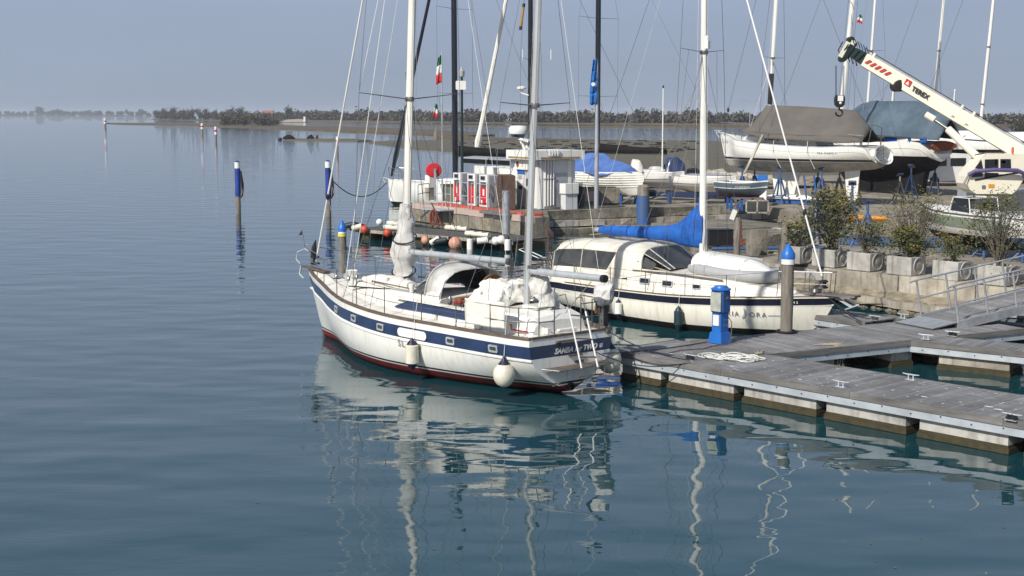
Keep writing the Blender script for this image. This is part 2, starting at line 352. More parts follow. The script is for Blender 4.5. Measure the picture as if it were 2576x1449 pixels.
# ------------------------------------------------------------------ floating pontoons
def along(A, B, vx, z=.5):                # distance from A towards B where the line stands in column vx
    A = Vector((A[0], A[1])); B = Vector((B[0], B[1])); d = (B-A).normalized(); s0, s1 = -5, 40
    f = lambda s: (A+d*s).x - XA(vx, (A+d*s).y, z)
    for _ in range(50):
        m_ = (s0+s1)/2
        if f(s0)*f(m_) <= 0: s1 = m_
        else: s0 = m_
    return (s0+s1)/2
PZ = .66
plank_cache = {}
def plank_mesh(w, l):
    k = (round(w, 3), round(l, 2))
    if k not in plank_cache:
        mb = MB(); c = .006
        mb.rings([[(-w/2, y, -.038), (w/2, y, -.038), (w/2, y, -c), (w/2-c, y, 0), (-w/2+c, y, 0), (-w/2, y, -c)] for y in (0, l)])
        plank_cache[k] = mb.mesh('plank', M['wood'])
    return plank_cache[k]
def pontoon(label, A, L, ang, wd, floats, pitch=.15, group='grey plank pontoons', x0=0, both=True, endcap=False, fmat='conc', fb=.36):
    t = thing('floating_pontoon', label, 'pontoon', (A[0], A[1], PZ), ang, group)
    n = int((L-x0)/pitch)
    for i in range(n):
        x = x0 + (i+.5)*pitch
        inst('plank', plank_mesh(pitch-.008, wd), t, (x, random.uniform(-.006, .006), random.uniform(-.003, .003)), (0, 0, random.uniform(-.002, .002)))
    for y0, s in ((-.034, -1), (wd+.034, 1)):
        if s == 1 and not both: continue
        k = max(1, round(L/3.0)); sg = (L-x0)/k
        for i in range(k):
            e = MB(); e.box((x0+sg*(i+.5), y0, -.062), (sg-.008, .05, .125)); e.build('fascia_board', M['woodb'], t)
        e = MB(); yy = y0 - s*.012
        e.box((x0+(L-x0)/2, yy, -.20), (L-x0, .012, .15)); e.box((x0+(L-x0)/2, yy-s*.03, -.279), (L-x0, .07, .008)); e.box((x0+(L-x0)/2, yy-s*.03, -.1296), (L-x0, .07, .008))
        bm = e.build('steel_beam', M['galv'], t)
        q = MB(); q.lathe([(0, 0), (.016, .0), (.016, .014), (0, .014)], n=6, M=Matrix.Rotation(R(90 if s < 0 else -90), 3, 'X')); me = q.mesh('bolt', M['steeld'])
        for i in range(int(L/.62)):
            inst('bolt', me, bm, (x0+.3+i*.62, yy+s*.0065, -.20+(.03 if i % 2 else -.01)))
    if endcap:
        e = MB(); e.box((x0-.03, wd/2, -.062), (.05, wd+.12, .125)); e.build('end_board', M['woodb'], t)
    for a, b in floats:
        f = MB(); f.box(((a+b)/2, wd/2, -.395), (b-a, wd-.16, .21)); f.build('concrete_float', M[fmat], t)
        f = MB(); f.box(((a+b)/2, wd/2, -.85), (b-a+.03, wd-.13, .70)); f.box(((a+b)/2, wd/2, -.60), (b-a+.07, wd-.09, .10)); f.build('tide_band', M['algae'], t)
    return t
def dirang(a, b): return math.atan2(b[1]-a[1], b[0]-a[0])
nA, nB = G(1542, 880, PZ), G(2576, 1061, PZ); nAng = dirang(nA, nB); nd = Vector((math.cos(nAng), math.sin(nAng)))
NL = 16.0
def cols(A, B, prs): return [(along(A, B, a), along(A, B, b)) for a, b in prs]
fl = cols(nA, nB, [(1560, 1657), (1677, 1840), (1867, 2048), (2074, 2274), (2309, 2532)]); e_ = fl[-1][1]; fl += [(e_+.35, e_+2.5), (e_+2.9, e_+4.6)]
near_p = pontoon('long grey plank pontoon in front with the blue power pedestal standing on it', nA, NL, nAng, 2.1, fl, endcap=True)
cA, cB = G(1919, 890, PZ), G(2290, 853, PZ); cAng = dirang(cA, cB); cdv = Vector((math.cos(cAng), math.sin(cAng)))
cross = pontoon('grey plank walkway linking the near pontoon to the foot of the gangway', cA, 8.3, cAng, 2.25, cols(cA, cB, [(1925, 2105), (2250, 2300)]) + [(5.2, 7.6)], x0=-.35)
jA, jB = G(2290, 853, PZ), G(2576, 882, PZ); jAng = dirang(jA, jB)
fingA = pontoon('narrow plank finger pontoon on bright concrete float right of the walkway', jA, 6.0, jAng, 1.0, [(along(jA, jB, 2360), along(jA, jB, 2538)), (along(jA, jB, 2538)+.5, 5.8)], x0=0.02, fmat='concl')
kA = G(2172, 807, PZ); kAng = math.atan2(.79, -.61)
kd = Vector((math.cos(kAng), math.sin(kAng)))
kStart = Vector((kA.x, kA.y)) + Vector((.79, .61))*1.15
fingC = pontoon('short plank finger pontoon running back behind the bow of the cream sailing boat', kStart, 3.6, kAng, 1.15, [(.5, 2.3), (2.6, 3.5)], x0=-.1)
# raised a few mm so that the decks meeting at the corners never share a plane
cross.location.z -= .010; fingA.location.z -= .020; fingC.location.z -= .016
def cleat(v, label, ang, rope=None, scale=1.0, z=PZ):
    p = G(v[0], v[1], z); t = thing('mooring_cleat', label, 'cleat', (p.x, p.y, z+.003), ang, 'galvanised cleats on the pontoons')
    e = MB(); e.box((0, 0, .006), (.22, .1, .012)); e.build('base_plate', M['galv'], t)
    for s in (-1, 1):
        e = MB(); e.lathe([(.02, .012), (.014, .05), (.014, .1)], (s*.055, 0, 0), 8); e.build('post', M['galv'], t)
    e = MB(); e.tube([(-.19, 0, .118), (-.1, 0, .108), (.1, 0, .108), (.19, 0, .118)], [.009, .015, .015, .009], 8); e.build('horn', M['galv'], t)
    if rope:
        e = MB()
        for k in range(4):
            pts = [(math.cos(a)*(.1-.012*k), math.sin(a*2)*.055, .03+.02*k+.01*math.sin(a*3)) for a in [i*2*math.pi/20 for i in range(21)]]
            e.tube(pts, .012, 5)
        r_ = thing('rope_turns', rope[0], 'rope', (p.x, p.y, z+.01), ang); e.build('coil', M[rope[1]], r_)
    return t
cleat((2115, 974), 'cleat on the water side edge of the near pontoon, in front of the open basin', nAng)
cleat((2291, 956), 'cleat on the inner edge of the near pontoon beside the dark basin', nAng)
cleat((1736, 906), 'cleat at the left end of the near pontoon holding the dark stern line', nAng, ('black rope turns round the cleat near the left end of the pontoon', 'ropeblk'))
cleat((2329, 854), 'cleat at the inner corner where walkway and finger pontoon meet', jAng)
cleat((2396, 846), 'cleat at the far corner of the junction wrapped in black rope', jAng, ('black rope knotted on the cleat at the gangway junction', 'ropeblk'))
cleat((2271, 801), 'cleat beside the striped landing plate of the gangway', kAng)
cleat((2200, 806), 'cleat on the short finger pontoon near the cream boat bow', kAng, ('grey mooring rope turns on the cleat beside the cream boat bow', 'steeld'))
cleat((2545, 1058), 'cleat at the right end of the near pontoon close to the picture edge', nAng, ('black line wrapped on the rightmost cleat', 'ropeblk'))
# rope heap
def rope_heap(name, label, v, m, rx, ry, n, seed, r=.012, z=PZ, ang=0):
    rnd = random.Random(seed); p = G(v[0], v[1], z); t = thing(name, label, 'rope', (p.x, p.y, z+.006), ang)
    for k in range(n):
        e = MB(); cx, cy_ = rnd.uniform(-rx*.6, rx*.6), rnd.uniform(-ry*.5, ry*.5); a0 = rnd.uniform(0, 6.28); pts = []
        ra, rb = rnd.uniform(.25, .5)*rx, rnd.uniform(.3, .6)*ry; hh = rnd.uniform(.0, .07)
        for i in range(26):
            a = a0 + i*.33; f = 1+.25*math.sin(a*1.7+k)
            pts.append((cx+math.cos(a)*ra*f, cy_+math.sin(a)*rb*f, r+hh*(.5+.5*math.sin(a*2.3+k))))
        e.tube(pts, r, 5); e.build('coil', M[m], t)
    return t
rope_heap('rope_heap', 'heap of white mooring rope lying on the near pontoon below the blue pedestal', (1838, 903), 'wirew', .8, .34, 15, 3, r=.014, ang=nAng+.5)
rope_heap('rope_heap', 'small tan rope knot on the near pontoon just right of the white rope heap', (1912, 891), 'ropetan', .12, .1, 4, 5)
hp_ = G(2108, 868, PZ); t = thing('hanging_rope', 'frayed tan rope draped over the edge of the walkway down to the water', 'rope', (hp_.x, hp_.y, PZ), cAng)
for k in range(5):
    e = MB(); x = -.12+.06*k; L_ = [.25, .5, .62, .55, .35][k]
    e.tube([(x-.4+.1*k, .25, .01), (x, .02, .015), (x, -.075, -.02), (x+.02*math.sin(k), -.085, -.3*L_/.6), (x+.05*math.cos(k*2), -.08, -L_), (x+.08, -.08, -L_*.8)], .012, 5)
    e.build('strand', M['ropetan'], t)
# gusset at the junction
e = MB(); a = G(2300, 851, PZ-.05); b = G(2466, 856, PZ-.05); c = G(2407, 843, PZ-.05)
rnd = random.Random(21); e = MB()
for i in range(170):
    s_ = rnd.uniform(.3, NL-2); y = rnd.uniform(.05, 2.05); r_ = rnd.uniform(.008, .03)*(2 if rnd.random() < .1 else 1); b = e.add([(s_+r_*math.cos(a)*rnd.uniform(.6, 2.2), y+r_*math.sin(a)*rnd.uniform(.5, 1), .0045) for a in [i_*1.047 for i_ in range(6)]]); e.face(range(b, b+6))
o = e.build('bird_droppings', M['white'], near_p); tag(o, kind='stuff')
# ------------------------------------------------------------------ blue power pedestal
pp = G(1811, 862, PZ); pang = nAng + math.pi/2
t = thing('power_pedestal', 'blue power and water pedestal with pale meter panel on the near pontoon', 'pedestal', (pp.x, pp.y, PZ+.004), pang)
e = MB(); e.rings([[(-.2, -.2, 0), (.2, -.2, 0), (.2, .2, 0), (-.2, .2, 0)], [(-.165, -.165, .25), (.165, -.165, .25), (.165, .165, .25), (-.165, .165, .25)]]); e.build('foot', M['bluep'], t)
e = MB(); e.box((0, 0, .49), (.27, .27, .50)); e.build('column', M['bluep'], t)
e = MB(); s_ = .2
def rsq(h, z, c=.06): return [(h-c, -h, z), (h, -h+c, z), (h, h-c, z), (h-c, h, z), (-h+c, h, z), (-h, h-c, z), (-h, -h+c, z), (-h+c, -h, z)]
e.rings([rsq(.135, .68), rsq(.185, .74), rsq(.185, 1.2), rsq(.175, 1.24)]); e.build('head', M['bluem'], t)
e = MB(); e.lathe([(.10, 1.24), (.24, 1.25), (.24, 1.275), (.17, 1.30), (.15, 1.34), (0, 1.345)], n=18); e.build('cap', M['bluep'], t)
e = MB(); e.box((-.195, -.02, .98), (.03, .30, .44)); e.build('meter_panel', mat('meter_panel_cover', (.50, .52, .44), .3, col2=(.30, .33, .30), scale=6, fac=(.3, .7)), t)
e = MB(); e.box((-.15, -.0, .54), (.03, .17, .25)); e.build('notice', M['white'], t)
pm_ = t
e = MB()
for yy, zz in ((-.14, .55), (-.14, .42)):
    for xx in (-.03, .07): e.lathe([(0, 0), (.018, 0), (.018, .02), (0, .02)], (xx, yy, zz), 8, M=Matrix.Rotation(R(90), 3, 'X'))
e.build('tap', M['steel'], t)
e = MB(); e.lathe([(.055, 0), (.055, .025), (.03, .03), (0, .03)], (.02, -.186, 1.05), 14, M=Matrix.Rotation(R(90), 3, 'X')); e.build('socket', M['steeld'], t)
e = MB(); e.tube([(.1, -.15, .62), (.12, -.24, .5), (.10, -.26, .3), (.02, -.30, .08), (-.1, -.32, .012), (-.6, -.25, .012), (-1.0, -.35, .012), (-1.5, -.15, .012), (-2.0, -.2, .012)], .011, 6)
tt = thing('power_cable', 'reddish brown shore power cable trailing left from the blue pedestal', 'cable', (pp.x, pp.y, PZ+.004), pang); e.build('cable', mat('cable_sheath', (.13, .07, .06), .6), tt)
# ------------------------------------------------------------------ piles
def pile(name, label, v, top, r, z0=0, cap=None, group=None, band=None, sink=-1.5, m='pile', n=12, tilt=(0, 0), vz=None):
    p = G(v[0], v[1], z0 if vz is None else vz); zt = ZA(top, p) if top else 2
    t = thing(name, label, 'pile', (p.x, p.y, 0), 0, group); t.rotation_euler = (tilt[0], tilt[1], random.uniform(0, 6))
    zc = zt - (cap or 0); rnd = random.Random(v[0]); pr = []
    for i in range(9):
        z = lerp(sink, zc, i/8); pr.append((r*(1+rnd.uniform(-.04, .04)), z))
    e = MB(); e.lathe(pr, n=n); e.build('shaft', M[m], t)
    e = MB(); e.lathe([(r*1.06, sink), (r*1.08, .12), (r*1.05, .22), (r*.99, .25)], n=n); e.build('tide_band', M['algae'], t)
    return t, p, zt, zc
# ------------------------------------------------------------------ boat library
class Hull:
    def __init__(s, tab, pw=.42, heel=0): s.tab = tab; s.L = tab[-1][0]; s.x0 = tab[0][0]   # tab: x, halfbeam, sheer, bottom, exponent
    def at(s, x): return crom(s.tab, x)
    def hb(s, x, z):
        B, zs, zk, p = s.at(x); B = max(B, .0)
        u = 0 if zs-zk < 1e-4 else min(max((z-zk)/(zs-zk), 0), 1)
        return B*(1-(1-u)**p)
    def build(s, mats, rows, parent, name='hull', ns=44, lower=(), trrake=0):
        # rows: list of (offset below sheer, mat index) ; lower: (absolute z, mat index) going down
        xs = [lerp(s.x0, s.L, (i/ns)) for i in range(ns+1)]
        xs = sorted(set(xs + [s.L-.02, s.L-.06, s.L-.15, s.L-.3, s.x0+.05]))
        mb = MB(); mb.csm = True; P_ = []
        for x in xs:
            B, zs, zk, p = s.at(x); lv = []
            last = rows[-1][0]
            for off, mi in rows: lv.append(max(zs-off, zk))
            zb = zs-last; z1 = lower[0][0] if lower else zk
            for k in (1, 2, 3, 4): lv.append(max(lerp(zb, z1, k/5), zk))
            for z, mi in lower: lv.append(max(min(z, zs-last), zk))
            lo = lower[-1][0] if lower else z1
            for k in (1, 2, 3, 4): lv.append(max(lerp(lo, min(zk, lo), k/4), zk) if k < 4 else zk)
            P_.append([(x, s.hb(x, z), z) for z in lv])
        mi_ = [m_ for _, m_ in rows[1:]] + [rows[-1][1] if len(rows[-1]) < 3 else rows[-1][2]]*5
        body = rows[0][1]
        mseq = []
        for k in range(len(rows)-1): mseq.append(rows[k+1][1])
        mseq += [body]*5
        for k in range(len(lower)-1): mseq.append(lower[k+1][1])
        mseq += [lower[-1][1] if lower else body]*4
        nr = len(P_[0])
        for sg in (1, -1):
            b = mb.add([(x, y*sg, z) for col in P_ for x, y, z in col])
            for i in range(len(xs)-1):
                for j in range(nr-1):
                    q = [b+i*nr+j, b+i*nr+j+1, b+(i+1)*nr+j+1, b+(i+1)*nr+j]
                    pts = [mb.v[k] for k in q]
                    if max(abs(pts[0][2]-pts[1][2]), abs(pts[2][2]-pts[3][2])) < 1e-5: continue
                    if sg < 0: q = q[::-1]
                    mb.face(q, mseq[min(j, len(mseq)-1)])
        # transom, banded like the sides
        mb.csm = False
        for j in range(nr-1):
            a, c = P_[0][j], P_[0][j+1]
            if abs(a[2]-c[2]) < 1e-5: continue
            mb.poly([(a[0], a[1], a[2]), (a[0], -a[1], a[2]), (c[0], -c[1], c[2]), (c[0], c[1], c[2])], mseq[min(j, len(mseq)-1)])
        s.mseq = mseq
        o = mb.build(name, mats, parent); return o
    def deck(s, m, parent, drop=.05, camber=.07, inset=.03, name='deck', x1=None):
        mb = MB(); mb.csm = True; n = 30; q = 6; b = None; rows_ = []
        for i in range(n+1):
            x = lerp(s.x0+.01, (x1 or s.L)-.03, i/n); B, zs, zk, p = s.at(x); B = max(B-inset, .005)
            rows_.append([(x, B*(2*j/q-1), zs-drop+camber*(1-(2*j/q-1)**2)) for j in range(q+1)])
        mb.rings(rows_, closed=False); return mb.build(name, m, parent)
    def rail(s, m, parent, w=.05, h=.05, name='toe_rail', dz=0, x0=None, x1=None):
        mb = MB()
        for sg in (1, -1):
            rs = []
            for i in range(41):
                x = lerp(s.x0 if x0 is None else x0, s.L if x1 is None else x1, i/40); B, zs, zk, p = s.at(x)
                rs.append([(x, sg*(B+.012), zs+dz-.01), (x, sg*(B+.012), zs+dz+h), (x, sg*max(B-w, 0), zs+dz+h), (x, sg*max(B-w, 0), zs+dz-.01)])
            mb.rings(rs)
        B, zs, zk, p = s.at(s.x0); mb.box((s.x0+w/2-.012, 0, zs+dz+h/2), (w, 2*B-2*w, h))
        return mb.build(name, m, parent)
    def strip(s, m, parent, off, h, name='rub_strake', x0=None, x1=None, t=.02, n=40):
        mb = MB()
        for sg in (1, -1):
            rs = []
            for i in range(n+1):
                x = lerp(s.x0 if x0 is None else x0, s.L-.05 if x1 is None else x1, i/n); B, zs, zk, p = s.at(x); z = zs-off
                y0, y1 = s.hb(x, z)+t, s.hb(x, z-h)+t
                rs.append([(x, sg*(y0-t*2), z), (x, sg*y0, z-.002), (x, sg*y1, z-h+.002), (x, sg*(y1-t*2), z-h)])
            mb.rings(rs)
        return mb.build(name, m, parent)
    def P(s, x, side, off=0, out=0):
        B, zs, zk, p = s.at(x); return Vector((x, side*(B+out), zs-off))
def frame(loc, rz, rx=0):
    return Matrix.Translation(Vector(loc)) @ Matrix.Rotation(rz, 4, 'Z') @ Matrix.Rotation(rx, 4, 'X')
def rrect(w, h, r=.04, n=3):
    pts = []
    for cx, cy_, a0 in ((w/2-r, h/2-r, 0), (-w/2+r, h/2-r, 90), (-w/2+r, -h/2+r, 180), (w/2-r, -h/2+r, 270)):
        for k in range(n+1): a = R(a0+90*k/n); pts.append((cx+r*math.cos(a), cy_+r*math.sin(a)))
    return pts
def wire(parent, a, b, r=.006, m='wire', name='stay', n=4):
    e = MB(); e.tube([a, b], r, n); return e.build(name, M[m], parent)
def mast_mb(base, top, ra, rb=None, n=10, taper=.75):
    rb = rb or ra*.8; base = Vector(base); top = Vector(top); rs = []; e = MB()
    for i in range(7):
        t_ = i/6; p = base.lerp(top, t_); k = 1 if t_ < .6 else lerp(1, taper, (t_-.6)/.4)
        rs.append([(p.x+math.cos(2*math.pi*j/n)*ra*k, p.y+math.sin(2*math.pi*j/n)*rb*k, p.z) for j in range(n)])
    e.csm = True; e.rings(rs); return e
def windows(hull, parent, lst, m='glassd', frame_m='alu', w=.28, h=.13, off=.34, fw=.03):
    for x, side in lst:
        B, zs, zk, p = hull.at(x); z = zs-off; y = hull.hb(x, z); y2 = hull.hb(x, z-h/2); y1 = hull.hb(x, z+h/2); xa = hull.hb(x+.1, z)
        dz_ = Vector((0, side*(y1-y2), h)).normalized(); dx_ = Vector((.1, side*(xa-y), hull.at(x+.1)[1]-zs)).normalized()
        if side > 0: dx_ = -dx_
        mt = basis(dx_, dz_, (x, side*(y+.004), z))
        e = MB(); a = rrect(w, h, .035); b = rrect(w-2*fw, h-2*fw, .022)
        e.rings([[(q[0], q[1], 0) for q in a], [(q[0], q[1], .022) for q in a], [(q[0], q[1], .022) for q in b], [(q[0], q[1], .006) for q in b]], cap=False)
        f = e.build('portlight', M[frame_m], parent); f.matrix_local = mt
        g = MB(); g.poly([(q[0], q[1], .008) for q in b]); g.build('pane', M[m], f)
def stanchion(parent, p, h=.62, r=.013, m='steel', lean=(0, 0)):
    e = MB(); e.tube([p, (p[0]+lean[0], p[1]+lean[1], p[2]+h)], r, 6); e.lathe([(.03, 0), (.03, .02), (.014, .03)], p, 8); return e.build('stanchion', M[m], parent)
def line(parent, pts, r=.004, m='wire', name='lifeline', n=4):
    e = MB(); e.tube(pts, r, n); return e.build(name, M[m], parent)
def sag(a, b, s_, n=8):
    a = Vector(a); b = Vector(b); return [a.lerp(b, i/n) + Vector((0, 0, -s_*4*(i/n)*(1-i/n))) for i in range(n+1)]
def fender_cyl(label, loc, L=.62, r=.115, m='fender', end='rubber', top=None, group='fenders hung over boat sides', tilt=(0, 0)):
    t = thing('fender', label, 'fender', loc, 0, group); t.rotation_euler = (tilt[0], tilt[1], 0)
    e = MB(); e.lathe([(r*.75, -L*.34), (r, -L*.30), (r, L*.30), (r*.75, L*.34)], n=16); e.build('body', M[m], t)
    for s_ in (1, -1):
        e = MB(); e.lathe([(r*.82, s_*L*.33), (r*.62, s_*L*.42), (r*.2, s_*L*.52), (r*.15, s_*L*.56)][::s_], n=14); e.build('end_cone', M[end], t)
    if top is not None:
        e = MB(); d = Vector(top)-Vector(loc); e.tube([(0, 0, L*.55), d], .007, 5); e.build('lanyard', M['wirew'], t)
    return t
def fender_ball(label, loc, r=.22, m='fender', end='rubber', top=None, group='round fenders', sq=1.15):
    t = thing('ball_fender', label, 'fender', loc, 0, group); e = MB(); pr = []
    for i in range(13):
        a = math.pi*(i/12) - math.pi/2; pr.append((max(r*math.cos(a), .001), r*sq*math.sin(a)))
    e.lathe(pr, n=20); e.build('body', M[m], t)
    e = MB(); e.lathe([(r*.62, r*sq*.76), (r*.4, r*sq*1.0), (r*.16, r*sq*1.25), (r*.12, r*sq*1.45)], n=14); e.build('end_cone', M[end], t)
    if top is not None:
        e = MB(); e.tube([(0, 0, r*sq*1.4), Vector(top)-Vector(loc)], .008, 5); e.build('lanyard', M['wirew'], t)
    return t
def crumple(mb, amp, sc=2.0, seed=0, axis=None):
    for i, v in enumerate(mb.v):
        p = Vector(v)*sc + Vector((seed*7.3, seed*3.1, seed))
        d = Vector((mnoise.noise(p), mnoise.noise(p+Vector((31, 5, 2))), mnoise.noise(p+Vector((7, 61, 9)))*.6))
        mb.v[i] = tuple(Vector(v) + d*amp)
    return mb
def cloth(name, parent, m, prof_pts, n=24, amp=.05, sc=3, seed=0, thick=.012, mod=1):
    """prof_pts: list of cross lines (each a list of points); a draped sheet through them, wrinkled and given thickness"""
    k = len(prof_pts); w_ = len(prof_pts[0]); mb = MB(); mb.csm = True; rows_ = []
    def at(lines, u):
        f = u*(len(lines)-1); i = min(int(f), len(lines)-2); return lines[i], lines[i+1], f-i
    for a in range(n+1):
        L0, L1, t_ = at(prof_pts, a/n); row = []
        for b in range(n+1):
            g = b/n*(w_-1); j = min(int(g), w_-2); h = g-j
            p = Vector(L0[j]).lerp(Vector(L0[j+1]), h).lerp(Vector(L1[j]).lerp(Vector(L1[j+1]), h), t_)
            row.append(p)
        rows_.append(row)
    mb.rings(rows_, closed=False); crumple(mb, amp, sc, seed); crumple(mb, amp*.32, sc*2.7, seed+3); 
    o = mb.build(name, M[m], parent)
    s_ = o.modifiers.new('thickness', 'SOLIDIFY'); s_.thickness = thick
    return o
# ------------------------------------------------------------------ the white ketch in front
SO = Vector((1.27, 29.35, 0)); BOW = G(778, 680, 1.75); SRZ = math.atan2(BOW.y-SO.y, BOW.x-SO.x); SL = (Vector((BOW.x, BOW.y))-Vector((SO.x, SO.y))).length
SM = frame(SO, SRZ); SMi = SM.inverted()
def sl(p): return SMi @ Vector(p)
S = thing('sailing_boat', 'white two masted sailing boat with navy stripe and SAMBA for TWO on its stern', 'sailing boat', SO, SRZ)
def sx(vx, side, off=0, z=1.35):          # x along the boat where its side appears in column vx
    a, b = -1, SL+.5
    f = lambda x: (lambda q: q.x - XA(vx, q.y, z))(SM @ Vector((x, side*sh.hb(max(min(x, SL), 0), sh.at(x)[1]-off), 0)))
    for _ in range(40):
        m_ = (a+b)/2
        if f(a)*f(m_) <= 0: b = m_
        else: a = m_
    return (a+b)/2
sh = Hull([(0, 1.18, 1.30, .10, 2.9), (.6, 1.30, 1.30, -.05, 2.8), (2.4, 1.52, 1.32, -.45, 3.2), (4.6, 1.76, 1.37, -.6, 3.9), (6.4, 1.60, 1.45, -.6, 3.6), (7.8, 1.18, 1.53, -.5, 2.8), (9.0, .72, 1.62, -.3, 2.0), (SL-.75, .34, 1.69, .0, 1.5), (SL-.3, .14, 1.73, .9, 1.2), (SL, .015, 1.76, 1.60, 1.0)])
sh.build([M['gel'], M['navy'], M['red'], M['darkred'], M['blackband']], [(0, 0), (.15, 0), (.42, 1), (.47, 0)], S, lower=[(.31, 0), (.265, 4), (.235, 0), (.215, 2), (.09, 2), (-.1, 3)])
sh.deck(M['deckw'], S, camber=.10); sh.rail(M['teak'], S, w=.06, h=.05)
sh.strip(M['gel'], S, .455, .035, name='rub_strake'); sh.strip(M['steeld'], S, .492, .008, name='gold_line', t=.008)
# side decks planking lines
windows(sh, S, [(sx(846, 1), 1), (sx(890, 1), 1), (sx(957, 1), 1), (sx(1133, 1), 1), (sx(1240, 1), 1)], w=.27, h=.165, off=.285, fw=.04, m='glass', frame_m='alu')
windows(sh, S, [(x, -1) for x in (1.3, 2.6, 5.2, 6.8, 8.0)], w=.27, h=.165, off=.285, fw=.04, m='glass')
# long white name patch in the stripe
def side_basis(x, z, side=1, out=.012):
    y = sh.hb(x, z); xa = sh.hb(x+.1, z); y1 = sh.hb(x, z+.05); y2 = sh.hb(x, z-.05)
    dz_ = Vector((0, side*(y1-y2), .1)); dx_ = Vector((.1, side*(xa-y), sh.at(x+.1)[1]-sh.at(x)[1]))
    return basis(-dx_ if side > 0 else dx_, dz_, (x, side*(y+out), z))
xc = sx(1037, 1); e = MB(); pr = rrect(.96, .20, .095, 5); nseg = 9
mt = side_basis(xc, sh.at(xc)[1]-.285, out=.018); e.ext([(q[0], q[1], 0) for q in pr], (0, 0, .006)); o = e.build('name_patch', M['white'], S); o.matrix_local = mt
LET1 = True
# lettering on the transom
ty = (1.0)
def tm(y, z, out=.012): return basis((0, -1, 0), (0, 0, 1), (-out, y, z))
text('lettering', 'SAMBA for TWO', .165, S, M['white'], tm(-.12, .985), .003, shear=.35, bold=.004)
text('lettering', 'WIEN', .10, S, M['ink'], tm(-.22, .70), .003, bold=.002)
e = MB(); e.box((-.008, -.86, .99), (.008, .08, .09)); e.build('sticker', M['white'], S)
e = MB(); e.box((-.02, .38, 1.14), (.03, .12, .1)); e.build('stern_lamp', M['dkgreen'], S)
e = MB(); e.box((-.02, -.10, .86), (.04, .38, .03)); e.box((-.04, .2, 1.2), (.08, .5, .03)); e.build('boarding_step', M['teak'], S)
# stern platform, ladder
e = MB(); e.ext([(-.02, .80, .64), (-.36, .62, .64), (-.36, -.8, .64), (-.02, -.95, .64)], (0, 0, .018)); e.build('stern_platform', M['teak'], S)
e = MB(); e.tube([(-.02, .84, .65), (-.40, .7, .65), (-.40, -.86, .65), (-.02, -.98, .65)], .014, 6)
for y in (.45, -.35): e.tube([(-.39, y, .64), (-.37, y, .46), (-.05, y+.12, .26)], .013, 6)
e.tube([(-.39, .15, .65), (-.40, .15, .46), (-.40, -.6, .46), (-.39, -.6, .65)], .012, 6); e.build('platform_frame', M['steel'], S)
e = MB()
la, lb = sl(D(1431, 777, 29.0)), sl(D(1463, 926, 28.75)); ra_, rb_ = sl(D(1473, 783, 29.2)), sl(D(1504, 923, 28.9))
e.tube([la, lb], .02, 6); e.tube([ra_, rb_], .02, 6); e.build('ladder_rail', M['white'], S)
for k in (.1, .5, .82):
    e = MB(); e.beam(Vector(la).lerp(Vector(lb), k), Vector(ra_).lerp(Vector(rb_), k), .06, .025); e.build('ladder_step', M['teak'], S)
e = MB(); e.tube([la, Vector(la)+Vector((.12, 0, .3)), Vector(la)+Vector((.3, 0, .25))], .014, 6); e.tube([ra_, Vector(ra_)+Vector((.12, 0, .3)), Vector(ra_)+Vector((.3, 0, .25))], .014, 6); e.build('ladder_top_hoop', M['steeld'], S)
e = MB(); e.lathe([(.085, 0), (.085, .06), (.05, .06), (.05, 0)], (-.03, .05, .2), 14, M=Matrix.Rotation(R(-90), 3, 'Y')); e.build('rudder_bearing', M['black'], S)
# superstructure: long low coachroof and aft cabin with navy stripe
def house(parent, name, secs, m, hstripe=None, edge=.06):
    # secs: x, half width at base, half width at top, base z, top z
    mb = MB(); rs = []
    for x, wb, wt, zb, zt in secs:
        rs.append([(x, -wb, zb), (x, -lerp(wb, wt, .72), lerp(zb, zt, .72)), (x, -wt+edge, zt), (x, 0, zt+.05), (x, wt-edge, zt), (x, lerp(wb, wt, .72), lerp(zb, zt, .72)), (x, wb, zb)])
    mb.csm = False; mb.rings(rs, closed=True); return mb.build(name, m, parent)
house(S, 'coachroof', [(8.3, .20, .16, 1.50, 1.62), (8.1, .52, .44, 1.48, 1.74), (6.6, .92, .80, 1.42, 1.80), (5.0, 1.12, 1.0, 1.36, 1.80), (3.5, 1.16, 1.04, 1.30, 1.82), (3.35, 1.16, 1.04, 1.30, 1.80)], M['deckw'])
for sd in (1, -1):
    e = MB(); rs = []
    for i in range(13):
        x = lerp(5.0, 1.9, i/12); wb, wt = lerp(1.12, 1.1, i/12), lerp(1.03, 1.05, i/12)
        rs.append([(x, sd*(wb+.035), 1.47), (x, sd*(wt+.075), 1.66 if i > 1 else 1.5+.08*i), (x, sd*(wt-.05), 1.66 if i > 1 else 1.5+.08*i), (x, sd*(wb-.1), 1.45)])
    e.rings(rs); e.build('cabin_stripe', M['navy'], S)
    e = MB(); e.beam((4.95, sd*1.10, 1.70), (1.9, sd*1.12, 1.70), .1, .05); e.build('coaming_cap', M['deckw'], S)
    e = MB(); e.box((2.55, sd*1.06, 1.5), (1.5, .1, .36)); e.build('cockpit_coaming', M['gel'], S)
e = MB(); e.box((2.55, 0, 1.36), (1.5, 2.0, .02)); e.build('cockpit_sole', M['teak'], S)
house(S, 'aft_cabin', [(1.85, 1.0, .92, 1.30, 1.74), (1.0, .95, .85, 1.30, 1.72), (.45, .80, .70, 1.30, 1.66), (.38, .78, .64, 1.30, 1.55)], M['gel'])
e = MB(); e.box((1.1, 0, 1.80), (.5, .5, .06)); e.build('hatch', M['gel'], S)
e = MB(); e.box((5.7, 0, 1.87), (.55, .5, .07)); e.box((7.35, 0, 1.82), (.5, .46, .08)); e.build('hatch', M['gel'], S)
